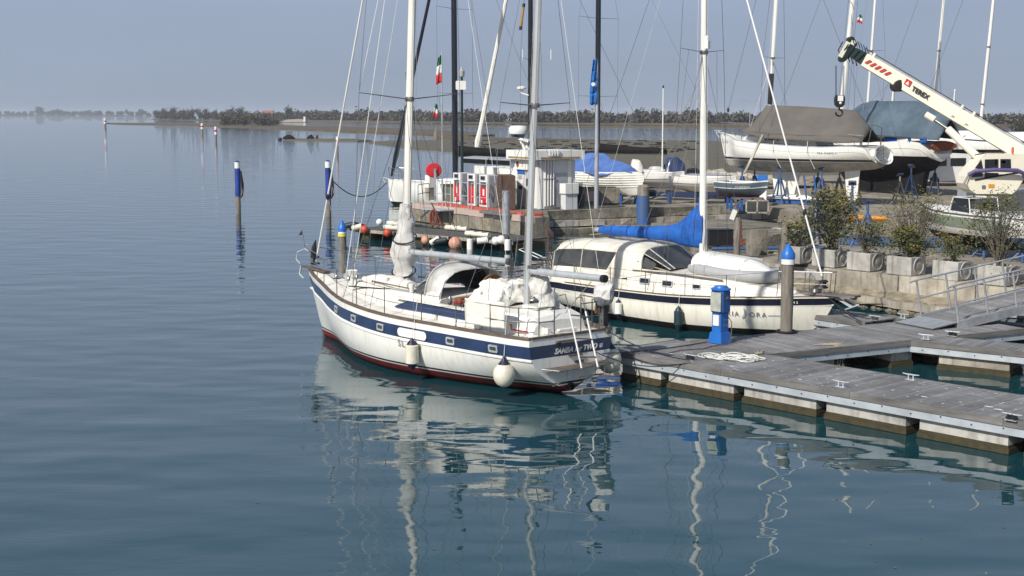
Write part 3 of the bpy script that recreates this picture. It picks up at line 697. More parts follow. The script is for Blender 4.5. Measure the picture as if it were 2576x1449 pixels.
e = MB(); e.box((5.7, 0, 1.912), (.43, .38, .01)); e.box((7.35, 0, 1.868), (.40, .34, .01)); e.build('hatch_glass', M['glass'], S)
for k, (x, y) in enumerate(((6.1, .62), (6.1, -.62), (4.7, .85))):
    e = MB(); e.lathe([(.05, 1.78), (.05, 1.9), (.075, 1.95), (.07, 2.02), (0, 2.03)], (x, y, 0), 12); e.build('vent', M['white'], S)
for sd in (1, -1):
    e = MB(); e.tube([(4.8, sd*.85, 1.86), (4.8, sd*.85, 1.9), (6.6, sd*.70, 1.9), (6.6, sd*.70, 1.86)], .016, 6); e.build('grab_rail', M['teak'], S)
# masts, booms, spreaders
mx, mzx = 6.2, 1.5
def msp(s_, z, rk, base=1.8): return Vector((s_-(z-base)*rk, 0, z))
MT = 16.2; mrk, zrk = .062, .058
e = mast_mb(msp(mx, 1.7, mrk), msp(mx, MT, mrk), .115, .085); mm = e.build('main_mast', M['mastw'], S)
e = mast_mb(msp(mzx, 1.7, zrk), msp(mzx, 11.2, zrk), .088, .07); zm = e.build('mizzen_mast', M['alu'], S)
for (mb_, s_, rk) in ((mm, mx, mrk), (zm, mzx, zrk)):
    p = msp(s_, 4.4, rk); e = MB()
    for k, zz in enumerate((3.1, 4.5, 6.9)):
        q = msp(s_, zz, rk); e.box((q.x+.1, .02, zz), (.06, .05, .16))
    e.build('mast_fitting', M['steeld'], mb_)
wsM = sl(D(1030, 249, 34.0)).z; spz = CAMH + ray(1030, 249).z/ray(1030, 249).y*(SM @ msp(mx, 6.4, mrk)).y
def spread(par, s_, rk, z, half, up=.14, aft=.05, m='steeld', r=.03):
    c = msp(s_, z, rk); out = []
    for sd in (1, -1):
        e = MB(); tip = c + Vector((-aft, sd*half, up)); e.tube([c+Vector((0, sd*.07, 0)), tip], [r, r*.6], 6, fl=.5); e.build('spreader', M[m], par); out.append(tip)
    e = MB(); e.lathe([(.13, -.05), (.135, 0), (.12, .05)], c, 10, sq=.8); e.build('spreader_bracket', M['steeld'], par)
    return out
mzz = (SM @ msp(mzx, 6.2, zrk)); zz_ = ZA(265, mzz)
mt_ = spread(mm, mx, mrk, spz, 1.48); zt_ = spread(zm, mzx, zrk, zz_, .98, up=.06)
mt2 = spread(mm, mx, mrk, 11.0, 1.15)
def ch(x, sd, inn=.1): B, zs, zk, p = sh.at(x); return Vector((x, sd*(B-inn), zs-.02))
for k, sd in enumerate((1, -1)):
    wire(S, mt_[k], ch(6.2, sd), .008); wire(S, mt_[k], mt2[k], .008); wire(S, mt2[k], msp(mx, MT-.3, mrk), .008)
    wire(S, msp(mx, spz-.1, mrk)+Vector((0, sd*.08, 0)), ch(6.9, sd), .007); wire(S, msp(mx, spz-.1, mrk)+Vector((0, sd*.08, 0)), ch(5.3, sd), .007)
    wire(S, mt_[k].lerp(msp(mx, spz, mrk), .42), ch(5.9, sd, .3), .005)
    wire(S, zt_[k], ch(1.3, sd), .007); wire(S, zt_[k], msp(mzx, 11, zrk), .007)
    wire(S, msp(mzx, zz_-.1, zrk)+Vector((0, sd*.07, 0)), ch(.7, sd), .006); wire(S, msp(mzx, zz_-.1, zrk), ch(2.3, sd), .006)
    wire(S, msp(mx, MT-.3, mrk), ch(3.6, sd), .006, name='backstay')
# forestay with white luff foil, drum
f0 = Vector((SL-.32, 0, 1.9)); f1 = msp(mx, MT-.2, mrk)
e = MB(); e.tube([f0, f1], .024, 8); fs = e.build('forestay_foil', M['mastw'], S)
e = MB(); e.lathe([(.05, -.02), (.13, 0), (.13, .03), (.06, .05), (.06, .16), (.13, .18), (.13, .21), (.05, .25)], f0+Vector((0, 0, .05)), 14); e.build('furling_drum', M['black'], fs)
e = MB(); e.tube([f0+Vector((.02, .05, .25)), f0+Vector((-.02, .03, .5)), f0+Vector((0, -.02, .7))], [.08, .07, .03], 8); crumple(e, .04, 8, 3); e.build('rope_bundle', M['ropeblk'], fs)
fk = f0.lerp(f1, .135); e = MB(); e.lathe([(.02, -.1), (.05, -.03), (.05, .05), (.02, .12)], fk, 8); e.build('swivel', M['black'], fs)
wire(S, fk, (SL-1.5, -.25, 1.72), .012, 'steel', 'inner_stay')
wire(S, (8.6, 0, 1.7), msp(mx, 11.2, mrk), .010, 'wirew', 'inner_stay'); wire(S, msp(mx, MT-2.5, mrk)+Vector((.1, 0, 0)), ch(6.6, 1, .02)+Vector((0, 0, .2)), .011, 'wirew', 'halyard')
wire(S, mt_[0]+Vector((0, 0, .02)), msp(mx, 13, mrk), .009, 'wirew', 'flag_halyard')
for dx, dy in ((.14, .03), (.15, -.02), (-.14, .05)):
    wire(S, msp(mx, 2.2, mrk)+Vector((dx, dy, 0)), msp(mx, MT-.5, mrk)+Vector((dx*.7, dy, 0)), .006, 'ropetan', 'halyard')
wire(S, msp(mzx, 11, zrk), ch(.15, 1), .006, name='backstay'); wire(S, msp(mzx, 10.9, zrk), msp(mx, 15.4, mrk), .006, name='triatic_stay')
for dx, dy in ((.11, .03), (-.12, .02)): wire(S, msp(mzx, 1.9, zrk)+Vector((dx, dy, 0)), msp(mzx, 11, zrk)+Vector((dx, dy, 0)), .006, 'ropetan', 'halyard')
# main boom and mizzen boom (grey, sails off)
def boom(a, b, r, m, name, endm='black'):
    e = MB(); e.tube([a, b], r, 10, fl=1.0); o = e.build(name, M[m], S)
    d = (Vector(b)-Vector(a)).normalized(); e = MB(); e.tube([Vector(b), Vector(b)+d*.10], r*1.12, 10); e.build('boom_end', M[endm], o); return o
bo = boom((mx-.2, 0, 2.62), (2.15, 0, 2.70), .075, 'alu', 'main_boom', 'steeld')
line(S, sag((mx-.35, .03, 2.75), (2.3, .03, 2.72), .10), .008, 'ropeblk', 'reef_line'); 
bz = boom((mzx-.12, 0, 2.56), (-.95, 0, 2.60), .075, 'alu', 'mizzen_boom')
e = MB(); e.box((mzx-.25, 0, 2.62), (.3, .12, .12)); e.build('gooseneck', M['steeld'], bz)
line(S, [(2.2, 0, 2.6), (2.0, .1, 1.8)], .012, 'ropetan', 'mainsheet'); line(S, [(-.6, 0, 2.5), (.2, 0, 1.75)], .010, 'ropetan', 'mizzen_sheet')
wire(S, (2.2, 0, 2.75), msp(mx, MT-.4, mrk), .006, 'wirew', 'topping_lift'); wire(S, (-.85, 0, 2.68), msp(mzx, 11, zrk), .006, 'wirew', 'topping_lift')
# canvas sleeve round the foot of the main mast
zt0 = ZA(512, SM @ msp(mx, 4, mrk)); e = MB(); rs = []; n = 22
pf = [(zt0, .155), (zt0-.4, .165), (3.6, .19), (3.1, .22), (2.75, .30), (2.5, .33), (2.25, .24), (2.05, .27), (1.85, .30), (1.78, .30)]
for z, r in pf:
    c = msp(mx, z, mrk) + Vector((.03+(.06 if z < 3 else 0), .0, 0)); rs.append([c + Vector((math.cos(2*math.pi*j/n)*r*(1.15 if z < 3.2 else 1), math.sin(2*math.pi*j/n)*r*.85, 0)) for j in range(n)])
dense = []
for a, b in zip(rs, rs[1:]):
    for k in range(4): dense.append([p.lerp(q, k/4) for p, q in zip(a, b)])
dense.append(rs[-1]); e.csm = True; e.rings(dense); crumple(e, .085, 5, 2); sl_ = e.build('mast_sleeve', M['canvasg'], S)
for z in (2.12, 2.95):
    e = MB(); c = msp(mx, z, mrk)+Vector((.06, 0, 0)); e.tube([c+Vector((math.cos(a)*.34, math.sin(a)*.27, .12*math.cos(a+1))) for a in [i*.35 for i in range(19)]], .018, 5); e.build('tie', M['ropeblk'], sl_)
# radar on the mizzen
rz_ = ZA(332, SM @ msp(mzx, 5.5, zrk)); c = msp(mzx, rz_, zrk)+Vector((.36, .12, 0))
e = MB(); e.lathe([(.0, -.12), (.13, -.115), (.175, -.05), (.18, -.045)], c, 20); e.build('radar_base', M['navy'], S)
e = MB(); e.lathe([(.20, -.045), (.215, .0), (.21, .08), (.17, .13), (0, .14)], c, 20); e.build('radar_dome', M['white'], S)
e = MB(); e.beam(c+Vector((0, 0, -.13)), c+Vector((-.33, -.05, -.2)), .12, .05); e.beam(c+Vector((-.03, 0, -.14)), msp(mzx, rz_-.5, zrk)+Vector((.08, .04, 0)), .04, .04); e.build('radar_bracket', M['white'], S)
a_ = msp(mzx, ZA(385, SM @ msp(mzx, 5, zrk)), zrk); e = MB(); e.box(a_+Vector((.17, 0, 0)), (.2, .12, .12)); e.build('deck_light', M['white'], S)
# sprayhood with open after end
def hoodsec(x, w_, h, zb, p=.62, n=16, lean=0, zp=.85):
    out = []
    for i in range(n+1):
        a = math.pi*i/n; cx, sx_ = math.cos(a), math.sin(a); out.append(Vector((x+lean*abs(sx_), w_*math.copysign(abs(cx)**p, cx), zb+h*abs(sx_)**zp)))
    return out
e = MB(); e.csm = True; e.rings([hoodsec(3.38, 1.02, .92, 1.52), hoodsec(3.62, 1.0, .93, 1.56), hoodsec(4.0, .95, .88, 1.64)], closed=False); crumple(e, .015, 4, 1)
hd = e.build('sprayhood', M['canvasg'], S); q = hd.modifiers.new('thickness', 'SOLIDIFY'); q.thickness = .015
e = MB(); e.csm = True; e.rings([hoodsec(4.02, .95, .87, 1.65), hoodsec(4.35, .86, .55, 1.74), hoodsec(4.75, .76, .12, 1.82)], closed=False); o = e.build('front_window', M['vinyl'], hd)
e = MB()
for f_ in (.2, .36, .64, .8):
    A_ = hoodsec(4.015, .965, .885, 1.65); C_ = hoodsec(4.76, .78, .135, 1.82); B_ = hoodsec(4.35, .87, .565, 1.745); i = int(f_*16); e.tube([A_[i], B_[i], C_[i]], .028, 5, fl=.3)
e.tube(hoodsec(4.01, .97, .89, 1.65), .03, 6, fl=.5); e.build('window_seam', M['canvasg'], hd)
e = MB(); e.tube(hoodsec(3.4, 1.0, .90, 1.53), .014, 6); e.build('hoop', M['steel'], hd)
e = MB(); s0 = hoodsec(3.38, 1.03, .93, 1.52)
# gathered white side panel on the near side of the hood
cloth('side_panel', hd, 'canvas', [[Vector(s0[k]) + Vector((0, .01, 0)) for k in (0, 2, 4, 6)], [Vector(s0[k]).lerp(Vector((4.3, s0[k].y*.9, s0[k].z-.05)), .35) + Vector((0, .02, 0)) for k in (0, 2, 4, 6)], [Vector(s0[k]).lerp(Vector((4.6, s0[k].y*.86, max(1.75, s0[k].z-.35))), .75) + Vector((0, .02, 0)) for k in (0, 2, 4, 6)]], n=12, amp=.03)
# things in the cockpit
e = MB(); e.lathe([(.30, -.015), (.33, -.015), (.33, .015), (.30, .015), (.30, -.015)], (2.75, 0, 2.05), 20, M=Matrix.Rotation(R(80), 3, 'Y'))
e.tube([(2.75, -.3, 2.05), (2.75, .3, 2.05)], .012, 5); e.tube([(2.75, 0, 1.75), (2.75, 0, 2.35)], .012, 5); e.build('steering_wheel', M['wicker'], S)
e = MB(); e.lathe([(.16, 1.36), (.14, 1.9), (.16, 2.0), (.05, 2.1)], (2.95, 0, 0), 12); e.build('binnacle', M['gel'], S)
e = MB(); e.box((3.15, .55, 1.70), (.2, .34, .10), .2); e.build('cushion', M['dred'], S)
e = MB(); e.box((3.25, .15, 1.66), (.25, .9, .30)); e.box((3.2, -.5, 1.9), (.2, .5, .05)); e.build('companionway', M['wicker'], S)
e = MB(); e.lathe([(.03, 1.7), (.06, 1.74), (.05, 1.86), (.02, 1.9)], (3.1, .92, 0), 8); e.lathe([(.10, 1.5), (.11, 1.6), (.1, 1.72), (0, 1.75)], (2.95, .8, 0), 10); e.build('winch', M['steel'], S)
# canvas over the cockpit aft of the hood: big folds, then a second one aft of the mizzen
cloth('cockpit_cover', S, 'canvas', [
    [(2.62, .85, 1.6), (2.6, .75, 1.85), (2.6, .4, 1.98), (2.6, -.3, 2.0), (2.6, -.8, 1.7)],
    [(2.35, .95, 1.66), (2.35, .75, 2.12), (2.35, .35, 2.28), (2.35, -.3, 2.26), (2.35, -.9, 1.8)],
    [(2.05, .98, 1.60), (2.05, .8, 1.95), (2.05, .35, 2.25), (2.05, -.3, 2.30), (2.05, -.9, 1.85)],
    [(1.7, .9, 1.7), (1.75, .7, 2.0), (1.75, .3, 2.20), (1.7, -.3, 2.22), (1.75, -.9, 1.75)],
    [(1.62, .9, 1.5), (1.62, .7, 1.7), (1.6, .2, 1.85), (1.6, -.3, 1.9), (1.6, -.95, 1.6)]], n=56, amp=.15, sc=4.2, seed=4)
cloth('mizzen_cover', S, 'canvasg', [
    [(1.40, 0.04, 2.35), (1.4, -0.14, 2.55), (1.42, -0.33, 2.4), (1.4, -0.58, 1.7)],
    [(1.15, 0.03, 1.95), (1.15, -0.14, 2.45), (1.15, -0.36, 2.3), (1.15, -0.64, 1.6)],
    [(.95, 0.01, 1.75), (.98, -0.17, 2.1), (.95, -0.39, 1.95), (.95, -0.67, 1.5)],
    [(.85, -0.02, 1.7), (.85, -0.20, 1.8), (.85, -0.45, 1.72), (.85, -0.67, 1.42)]], n=40, amp=.11, sc=4.5, seed=9)
# weather cloth on the near rail
xw0, xw1 = sx(1163, 1, 0, 1.7), sx(1263, 1, 0, 1.7)
def rp(x, sd, z, inn=.08): B, zs, zk, p = sh.at(x); return Vector((x, sd*(B-inn), z))
cloth('weather_cloth', S, 'canvas', [[rp(lerp(xw0, xw1, k/4), 1, 2.02) for k in range(5)], [rp(lerp(xw0, xw1, k/4), 1, 1.75) for k in range(5)], [rp(lerp(xw0, xw1, k/4), 1, 1.46) for k in range(5)]], n=16, amp=.02, sc=3)
# foredeck sail bundle and loose gear
e = MB(); e.csm = True; rs = []
for i in range(15):
    t_ = i/14; x = lerp(5.35, 7.55, t_); r = .24*math.sin(math.pi*min(.12+t_*.9, .97))**.6
    rs.append([(x, .42+r*1.1*math.cos(2*math.pi*j/16), 1.86+r*.75*math.sin(2*math.pi*j/16)) for j in range(16)])
e.rings(rs); crumple(e, .08, 3, 5)
fb_ = e.build('rolled_sail', M['canvas'], S)
e = MB(); e.beam((7.6, .75, 1.68), (5.6, .85, 1.80), .03, .03); e.build('whisker_pole', M['black'], S)
e = MB(); e.lathe([(.2, 0), (.2, .12), (.12, .16), (.12, .2)], (7.9, 0, 1.70), 14); e.build('windlass', M['steel'], S)
e = MB(); e.box((8.9, -.2, 1.74), (.4, .3, .14)); e.box((9.2, .1, 1.76), (.2, .25, .12)); e.build('anchor_locker', M['alu'], S)
rnd = random.Random(4)
for k in range(9):
    e = MB(); x, y = rnd.uniform(8.2, 9.3), rnd.uniform(-.25, .25); e.lathe([(.05, 0), (.04, .08), (.02, .1)], (x, y, 1.70), 7); e.build('deck_fitting', M['steel'], S)
# horseshoe lifebuoy cowl on a post
cw = sl(G(886, 716, 1.72)); e = MB(); e.lathe([(.05, 0), (.05, .18), (.09, .24), (.13, .34), (.15, .36), (.13, .37), (.07, .30)], (cw.x, cw.y, cw.z), 14); e.build('cowl_vent', M['white'], S)
e = MB(); e.lathe([(.0, 0), (.12, .0)], (cw.x, cw.y, cw.z+.345), 14); e.build('cowl_mouth', M['red'], S)
# bowsprit plank, pulpit, anchor
e = MB(); e.ext([(SL-.9, .12, 1.77), (SL-.9, -.12, 1.77), (SL+.30, -.08, 1.82), (SL+.30, .08, 1.82)], (0, 0, .04)); e.build('bow_plank', M['teak'], S)
e = MB(); e.tube([(SL+.35, .07, 1.9), (SL+.62, .03, 2.0), (SL+.60, 0, 2.2), (SL+.2, 0, 2.32), (SL-.1, 0, 2.25)], .02, 6); e.tube([(SL+.42, 0, 1.86), (SL+.50, 0, 1.6), (SL+.30, 0, 1.5)], [.03, .03, .015], 6); e.build('anchor', M['galv'], S)
e = MB(); pts = [rp(8.7, 1, 2.25, .06), rp(9.6, 1, 2.32, .04), (SL-.05, .16, 2.40), (SL+.25, 0, 2.44), (SL-.05, -.16, 2.40), rp(9.6, -1, 2.32, .04), rp(8.7, -1, 2.25, .06)]
e.tube(pts, .014, 6)
for sd in (1, -1):
    for x in (8.7, 9.6, SL-.15): q = rp(x, sd, 2.28, .05); e.tube([q, (q.x, q.y, sh.at(x)[1])], .013, 6)
    e.tube([rp(8.7, sd, 1.98, .06), rp(9.6, sd, 2.04, .04), (SL-.1, sd*.14, 2.08)], .010, 6)
e.build('pulpit', M['steel'], S)
e = MB(); e.tube([(SL+.2, 0, 2.4), (SL+.35, 0, 2.85)], .01, 5); e.build('flag_staff', M['steel'], S); e = MB(); e.poly([(SL+.34, 0, 2.84), (SL+.31, .01, 2.7), (SL+.45, .05, 2.68)]); e.build('pennant', M['black'], S)
# stanchions and lifelines, pushpit
st = [1.15, 2.2, 3.3, 4.6, 5.9, 7.3]
for sd in (1, -1):
    for x in st: q = rp(x, sd, 0, .07); stanchion(S, (x, q.y, sh.at(x)[1]), .66, .013, 'steeld')
    for hh in (.64, .34):
        pts = [rp(1.15, sd, sh.at(1.15)[1]+hh, .07)] + [rp(x, sd, sh.at(x)[1]+hh, .07) for x in st[1:]] + [rp(8.7, sd, 2.25 if hh > .5 else 1.98, .06)]
        line(S, pts, .006, 'wirew' if hh > .5 and sd < 0 else 'wire')
e = MB()
for hh in (.64, .34):
    e.tube([rp(1.15, 1, 1.3+hh, .07), rp(.5, 1, 1.3+hh, .07), (.06, .86, 1.3+hh), (.04, .45, 1.3+hh)], .0135, 6)
    e.tube([rp(1.15, -1, 1.3+hh, .07), rp(.5, -1, 1.3+hh, .07), (.06, -.86, 1.3+hh), (.04, -.3, 1.3+hh)], .0135, 6)
for q in ((.5, 1.05), (.06, .86), (.04, .45), (.5, -1.05), (.06, -.86), (.04, -.3)): e.tube([(q[0], q[1], 1.32), (q[0], q[1], 1.94)], .0135, 6)
e.build('pushpit', M['steeld'], S)
e = MB(); e.tube([(.95, .9, 1.5), (.8, 1.0, 1.42), (.5, .8, 1.38), (.9, .55, 1.38), (1.2, .85, 1.40), (1.25, .95, 1.9)], .018, 6); e.build('hose', M['dred'], S)
e = MB(); e.box((.35, .45, 1.40), (.3, .1, .12)); e.box((.25, -.1, 1.38), (.1, .5, .05)); e.build('stern_cleat', M['white'], S)
# post with the outboard on the far quarter
om = thing('outboard_motor', 'outboard motor hooded in crumpled grey cloth on the stern rail of the white ketch', 'outboard motor', SM @ Vector((.10, -.98, 1.94)), SRZ)
e = MB(); e.csm = True; rs = []
for z, r in ((-.10, .10), (-.05, .17), (.08, .22), (.24, .23), (.36, .19), (.45, .12), (.48, .04)): rs.append([(math.cos(a)*r*1.15-.05, math.sin(a)*r*.85, z) for a in [2*math.pi*j/18 for j in range(18)]])
e.rings(rs); crumple(e, .09, 7, 8); e.sm = [False]*len(e.sm); e.build('hood', M['canvasg'], om)
e = MB(); e.box((-.08, 0, -.32), (.12, .1, .42)); e.box((.03, 0, -.15), (.12, .24, .2)); e.build('leg', M['black'], om)
e = MB(); e.box((-.07, .07, -.30), (.1, .03, .42)); e.build('leg_plate', M['steel'], om)
e = MB(); e.lathe([(.02, -.1), (.07, -.08), (.08, 0), (.05, .1), (.02, .14)], (-.1, -.08, -.62), 10, M=None); e.build('propeller_hub', M['steeld'], om)
e = MB(); e.box((0, 0, -.18), (.05, .4, .16)); e.build('clamp_board', M['wicker'], om)
# fenders
def side_pt(x, z, out): return SM @ Vector((x, sh.hb(x, z)+out, z))
xf = sx(1051, 1, .7); pf_ = side_pt(xf, .62, .17); fender_cyl('ivory cylinder fender with navy ends hanging amidships on the white ketch', pf_, .66, .15, top=SM @ rp(xf, 1, 1.95, .07))
xf = sx(1287, 1, .7); pf_ = side_pt(xf, .50, .30); fender_ball('big ivory ball fender with navy neck near the stern of the white ketch', pf_, .235, top=SM @ rp(xf, 1, 1.9, .07))
fender_ball('white ball fender squeezed between the far quarter of the white ketch and the pontoon', SM @ Vector((.25, -1.35, .58)), .27, group='round fenders')
# mooring lines
def rope(name, label, pts, m='ropeblk', r=.012, cat='rope', group=None):
    t = thing(name, label, cat, pts[0], 0, group); o = Vector(pts[0]); e = MB(); e.tube([Vector(p)-o for p in pts], r, 6); e.build('line', M[m], t); return t
c1 = G(1736, 906, PZ+.1)
rope('stern_line', 'dark stern line from the white ketch to the cleat on the near pontoon', sag(SM @ Vector((.05, -1.0, 1.33)), c1, .12))
rope('stern_line', 'crossing dark line from the transom of the white ketch to the pontoon edge', sag(SM @ Vector((.0, -.6, .9)), G(1735, 912, PZ), .2))
rope('stern_line', 'slack dark line from the white ketch over the left end of the pontoon', sag(SM @ Vector((.0, -.9, .8)), G(1790, 858, PZ+.02), .05), 'ropeblk', .011)
# ------------------------------------------------------------------ the cream sailing boat behind the pontoon
MO = Vector((1.3, 43.6, 0)); MRZ = math.atan2(-.69, .72); ML = 10.1
MMx = frame(MO, MRZ); MMi = MMx.inverted()
def ml(p): return MMi @ Vector(p)
B2 = thing('sailing_boat', 'cream sailing boat with black stripe, blue sail cover and canvas cockpit tent', 'sailing boat', MO, MRZ)
h2 = Hull([(0, .90, .93, .10, 2.2), (1.0, 1.08, .92, -.2, 2.6), (3, 1.40, .93, -.5, 3.4), (5, 1.60, .95, -.6, 3.8), (6.2, 1.62, .98, -.6, 3.8), (7.5, 1.36, 1.03, -.55, 3.2), (8.8, .80, 1.09, -.35, 2.2), (9.35, .46, 1.12, .0, 1.7), (9.8, .2, 1.14, .55, 1.3), (10.1, .015, 1.16, 1.06, 1.0)])
h2.build([M['cream'], M['blackband'], M['blackaf']], [(0, 0), (.035, 0), (.225, 1), (.26, 0)], B2, lower=[(.19, 0), (.17, 2), (-.05, 2)])
h2.deck(M['cream'], B2, camber=.08); h2.rail(M['teak'], B2, w=.045, h=.035); h2.strip(M['gel'], B2, .215, .02, t=.012); h2.strip(M['cream'], B2, .0, .03, 'rub_strake', t=.02)
def hx(h, Fm, vx, side, z):
    a, b = -.5, h.L
    f = lambda x: (lambda q: q.x - XA(vx, q.y, z))(Fm @ Vector((x, side*h.hb(x, z), 0)))
    for _ in range(40):
        m_ = (a+b)/2
        if f(a)*f(m_) <= 0: b = m_
        else: a = m_
    return (a+b)/2
def sbasis(h, x, z, side, out=.028):
    y = h.hb(x, z); xa = h.hb(x+.1, z); y1 = h.hb(x, z+.05); y2 = h.hb(x, z-.05)
    dz_ = Vector((0, side*(y1-y2), .1)); dx_ = Vector((.1, side*(xa-y), (h.at(x+.1)[1]-h.at(x)[1])*.6))
    return basis(-dx_ if side > 0 else dx_, dz_, (x, side*(y+out), z))
def lettering(h, Fm, parent, s, vx, z, size, m, side=-1, **k):
    # one letter object at a time so that the word follows the curved side
    x = hx(h, Fm, vx, side, z); tot = sum(letterw(c) for c in s)*size; cur = -tot/2
    for c in s:
        w_ = letterw(c)*size
        if c != ' ':
            xx = x + (cur+w_/2)*(1 if side < 0 else -1)
            text('letter', c, size, parent, m, sbasis(h, xx, z, side), .002, **k)
        cur += w_
def letterw(c): return {'I': .36, ' ': .35, 'M': .92, 'W': .95, '-': .42, 'O': .82, 'R': .72, 'A': .76, 'T': .66, 'E': .66, 'l': .28, 'i': .28, '.': .3}.get(c, .66)
lettering(sh, SM, S, 'ŠL-', 1014, .79, .20, M['inkgrey'], side=1); lettering(sh, SM, S, '29', 1052, .77, .20, M['inkgrey'], side=1)
lettering(h2, MMx, B2, 'MARIA', 1829, .60, .19, M['inkgrey']); lettering(h2, MMx, B2, 'ORA', 1908, .60, .19, M['inkgrey'])
xm = hx(h2, MMx, 1873, -1, .6); e = MB(); pts = [(-.02, .17), (.05, .10), (.07, .0), (.03, -.09), (-.05, -.13), (-.06, -.10), (-.01, -.04), (.01, .04), (0, .11)]
e.ext([(p[0]-.0, p[1]+.02, 0) for p in pts], (0, 0, .004)); e.tube([(.06, -.12, 0), (.03, -.17, 0), (.05, -.21, 0)], .006, 4); o = e.build('sail_emblem', M['greyp'], B2); o.matrix_local = sbasis(h2, xm, .6, -1)
xm = hx(h2, MMx, 1949, -1, .6); e = MB(); e.box((0, 0, 0), (.34, .012, .004)); o = e.build('flourish', M['inkgrey'], B2); o.matrix_local = sbasis(h2, xm, .6, -1)
lettering(h2, MMx, B2, '45', 2003, .975, .10, M['white'])

# cabin and its windows
def hs2(x, wb, wt, zt, zb=.90): return (x, wb, wt, zb, zt)
house(B2, 'cabin', [hs2(8.9, .25, .2, 1.14), hs2(8.6, .5, .42, 1.26), hs2(7.2, .98, .86, 1.42), hs2(5.4, 1.16, 1.02, 1.50), hs2(4.0, 1.20, 1.05, 1.55), hs2(3.9, 1.20, 1.05, 1.50)], M['cream'])
for sd in (-1, 1):
    e = MB(); e.tube([(4.1, sd*1.12, 1.50), (5.4, sd*1.05, 1.50), (7.1, sd*.9, 1.43)], .02, 6); e.build('grab_rail', M['teak'], B2)
    e = MB(); e.box((2.4, sd*1.12, 1.06), (3.0, .12, .30)); e.build('cockpit_coaming', M['cream'], B2)
    for vx_, x in ((1645, 4.55), (1709, 5.35), (1774, 6.3), (1822, 7.0)):
        wb = interp([(4, 1.20), (5.4, 1.16), (7.2, .98)], x)[0]; wt = interp([(4, 1.05), (5.4, 1.02), (7.2, .86)], x)[0]; zt = interp([(4, 1.55), (5.4, 1.5), (7.2, 1.42)], x)[0]
        k = .42; y = lerp(wb, lerp(wb, wt, .72), k/.72); z = lerp(.90, zt, k)+.06; up_ = Vector((0, -sd*(wb-wt), zt-.9)); dx_ = Vector((1, -sd*(.05 if x < 5.4 else .10), 0))*(1 if sd < 0 else -1)
        mt2_ = basis(dx_, up_, (x, sd*(y+.008), z)); big = x < 6
        e = MB(); a = rrect(.36 if big else .26, .19 if big else .13, .03); b = rrect(.30 if big else .22, .13 if big else .09, .02)
        e.rings([[(q[0], q[1], -.02) for q in a], [(q[0], q[1], .016) for q in a], [(q[0], q[1], .016) for q in b], [(q[0], q[1], .004) for q in b]], cap=False); f_ = e.build('window', M['alu'], B2); f_.matrix_local = mt2_
        g = MB(); g.poly([(q[0], q[1], .006) for q in b]); g.build('pane', M['glassd'], f_)
e = MB(); e.box((2.4, 0, .98), (3.0, 2.1, .02)); e.build('cockpit_sole', M['teak'], B2)
e = MB(); e.box((.5, 0, 1.05), (.8, 1.6, .16)); e.build('aft_locker', M['cream'], B2)
# cockpit tent: cream roof on hoops, clear panels, then the windscreen hood with triangular panes
def tent(x, w_, h, zb, n=14): return hoodsec(x, w_, h, zb, .5, n, zp=.5)
def strip_mesh(secs, i0, i1): e = MB(); e.csm = True; e.rings([s_[i0:i1+1] for s_ in secs], closed=False); return e
T1 = [tent(.95, 1.08, .95, 1.08), tent(1.1, 1.10, 1.05, 1.08), tent(2.1, 1.12, 1.14, 1.08), tent(3.0, 1.12, 1.12, 1.08), tent(3.55, 1.10, 1.08, 1.10)]
tn = thing('cockpit_tent', 'cream canvas cockpit tent with clear windows on the cream boat', 'tent', MO, MRZ)
e = strip_mesh(T1, 3, 11); crumple(e, .02, 2, 3); r_ = e.build('roof', M['cvcream'], tn); q = r_.modifiers.new('t', 'SOLIDIFY'); q.thickness = .02
for sd in (0, 1):
    i0, i1 = (0, 3) if sd == 0 else (11, 14)
    def low(sec):
        c = sec if sd == 0 else sec[::-1]; base = Vector(c[0]); tp = Vector(c[3]); return base, tp
    for a, b in ((0, 2), (2, 4)):
        b0, t0 = low(T1[a]); b1, t1 = low(T1[b]); g = .06/((b1-b0).length)
        A0, A1 = b0.lerp(b1, g), b0.lerp(b1, 1-g); C0, C1 = t0.lerp(t1, g), t0.lerp(t1, 1-g)
        mid = [low(T1[k]) for k in range(a, b+1)]
        e = MB(); e.csm = True; e.rings([[p.lerp(q, .38), p.lerp(q, .7)+Vector((0, .02*(1 if sd == 0 else -1), 0)), p.lerp(q, .97)] for p, q in mid], closed=False); e.build('clear_panel', M['vinyl'], tn)
        e = MB(); e.csm = True; e.rings([[p, p.lerp(q, .385)] for p, q in mid], closed=False); o = e.build('side_curtain', M['cvcream'], tn); q_ = o.modifiers.new('t', 'SOLIDIFY'); q_.thickness = .015
    for k in (0, 2, 4):
        p, q = low(T1[k]); e = MB(); out = Vector((0, .012*(1 if sd == 0 else -1), 0)); e.tube([p+out, p.lerp(q, .5)+out*2.5, q+out], .035, 6, fl=.4); e.build('seam', M['cvcream'], tn)
for k in (1, 2, 4):
    e = MB(); e.tube([Vector(p)+Vector((0, 0, .008)) for p in T1[k][3:12]], .022, 6); e.build('hoop', M['cvcream'], tn)
T2 = [tent(3.45, 1.14, 1.02, 1.2), tent(3.9, 1.14, 1.00, 1.22), tent(4.4, 1.10, .78, 1.36), tent(5.25, .95, .06, 1.52)]
hd2 = thing('windscreen_hood', 'cream canvas windscreen hood ahead of the cockpit tent on the cream boat', 'sprayhood', MO, MRZ)
e = strip_mesh(T2[:3], 3, 11); crumple(e, .015, 3, 6); o = e.build('roof', M['cvcream'], hd2); q = o.modifiers.new('t', 'SOLIDIFY'); q.thickness = .02
e = strip_mesh([T2[2], tent(4.8, 1.03, .44, 1.44), T2[3]], 3, 11); e.build('front_window', M['vinyl'], hd2)
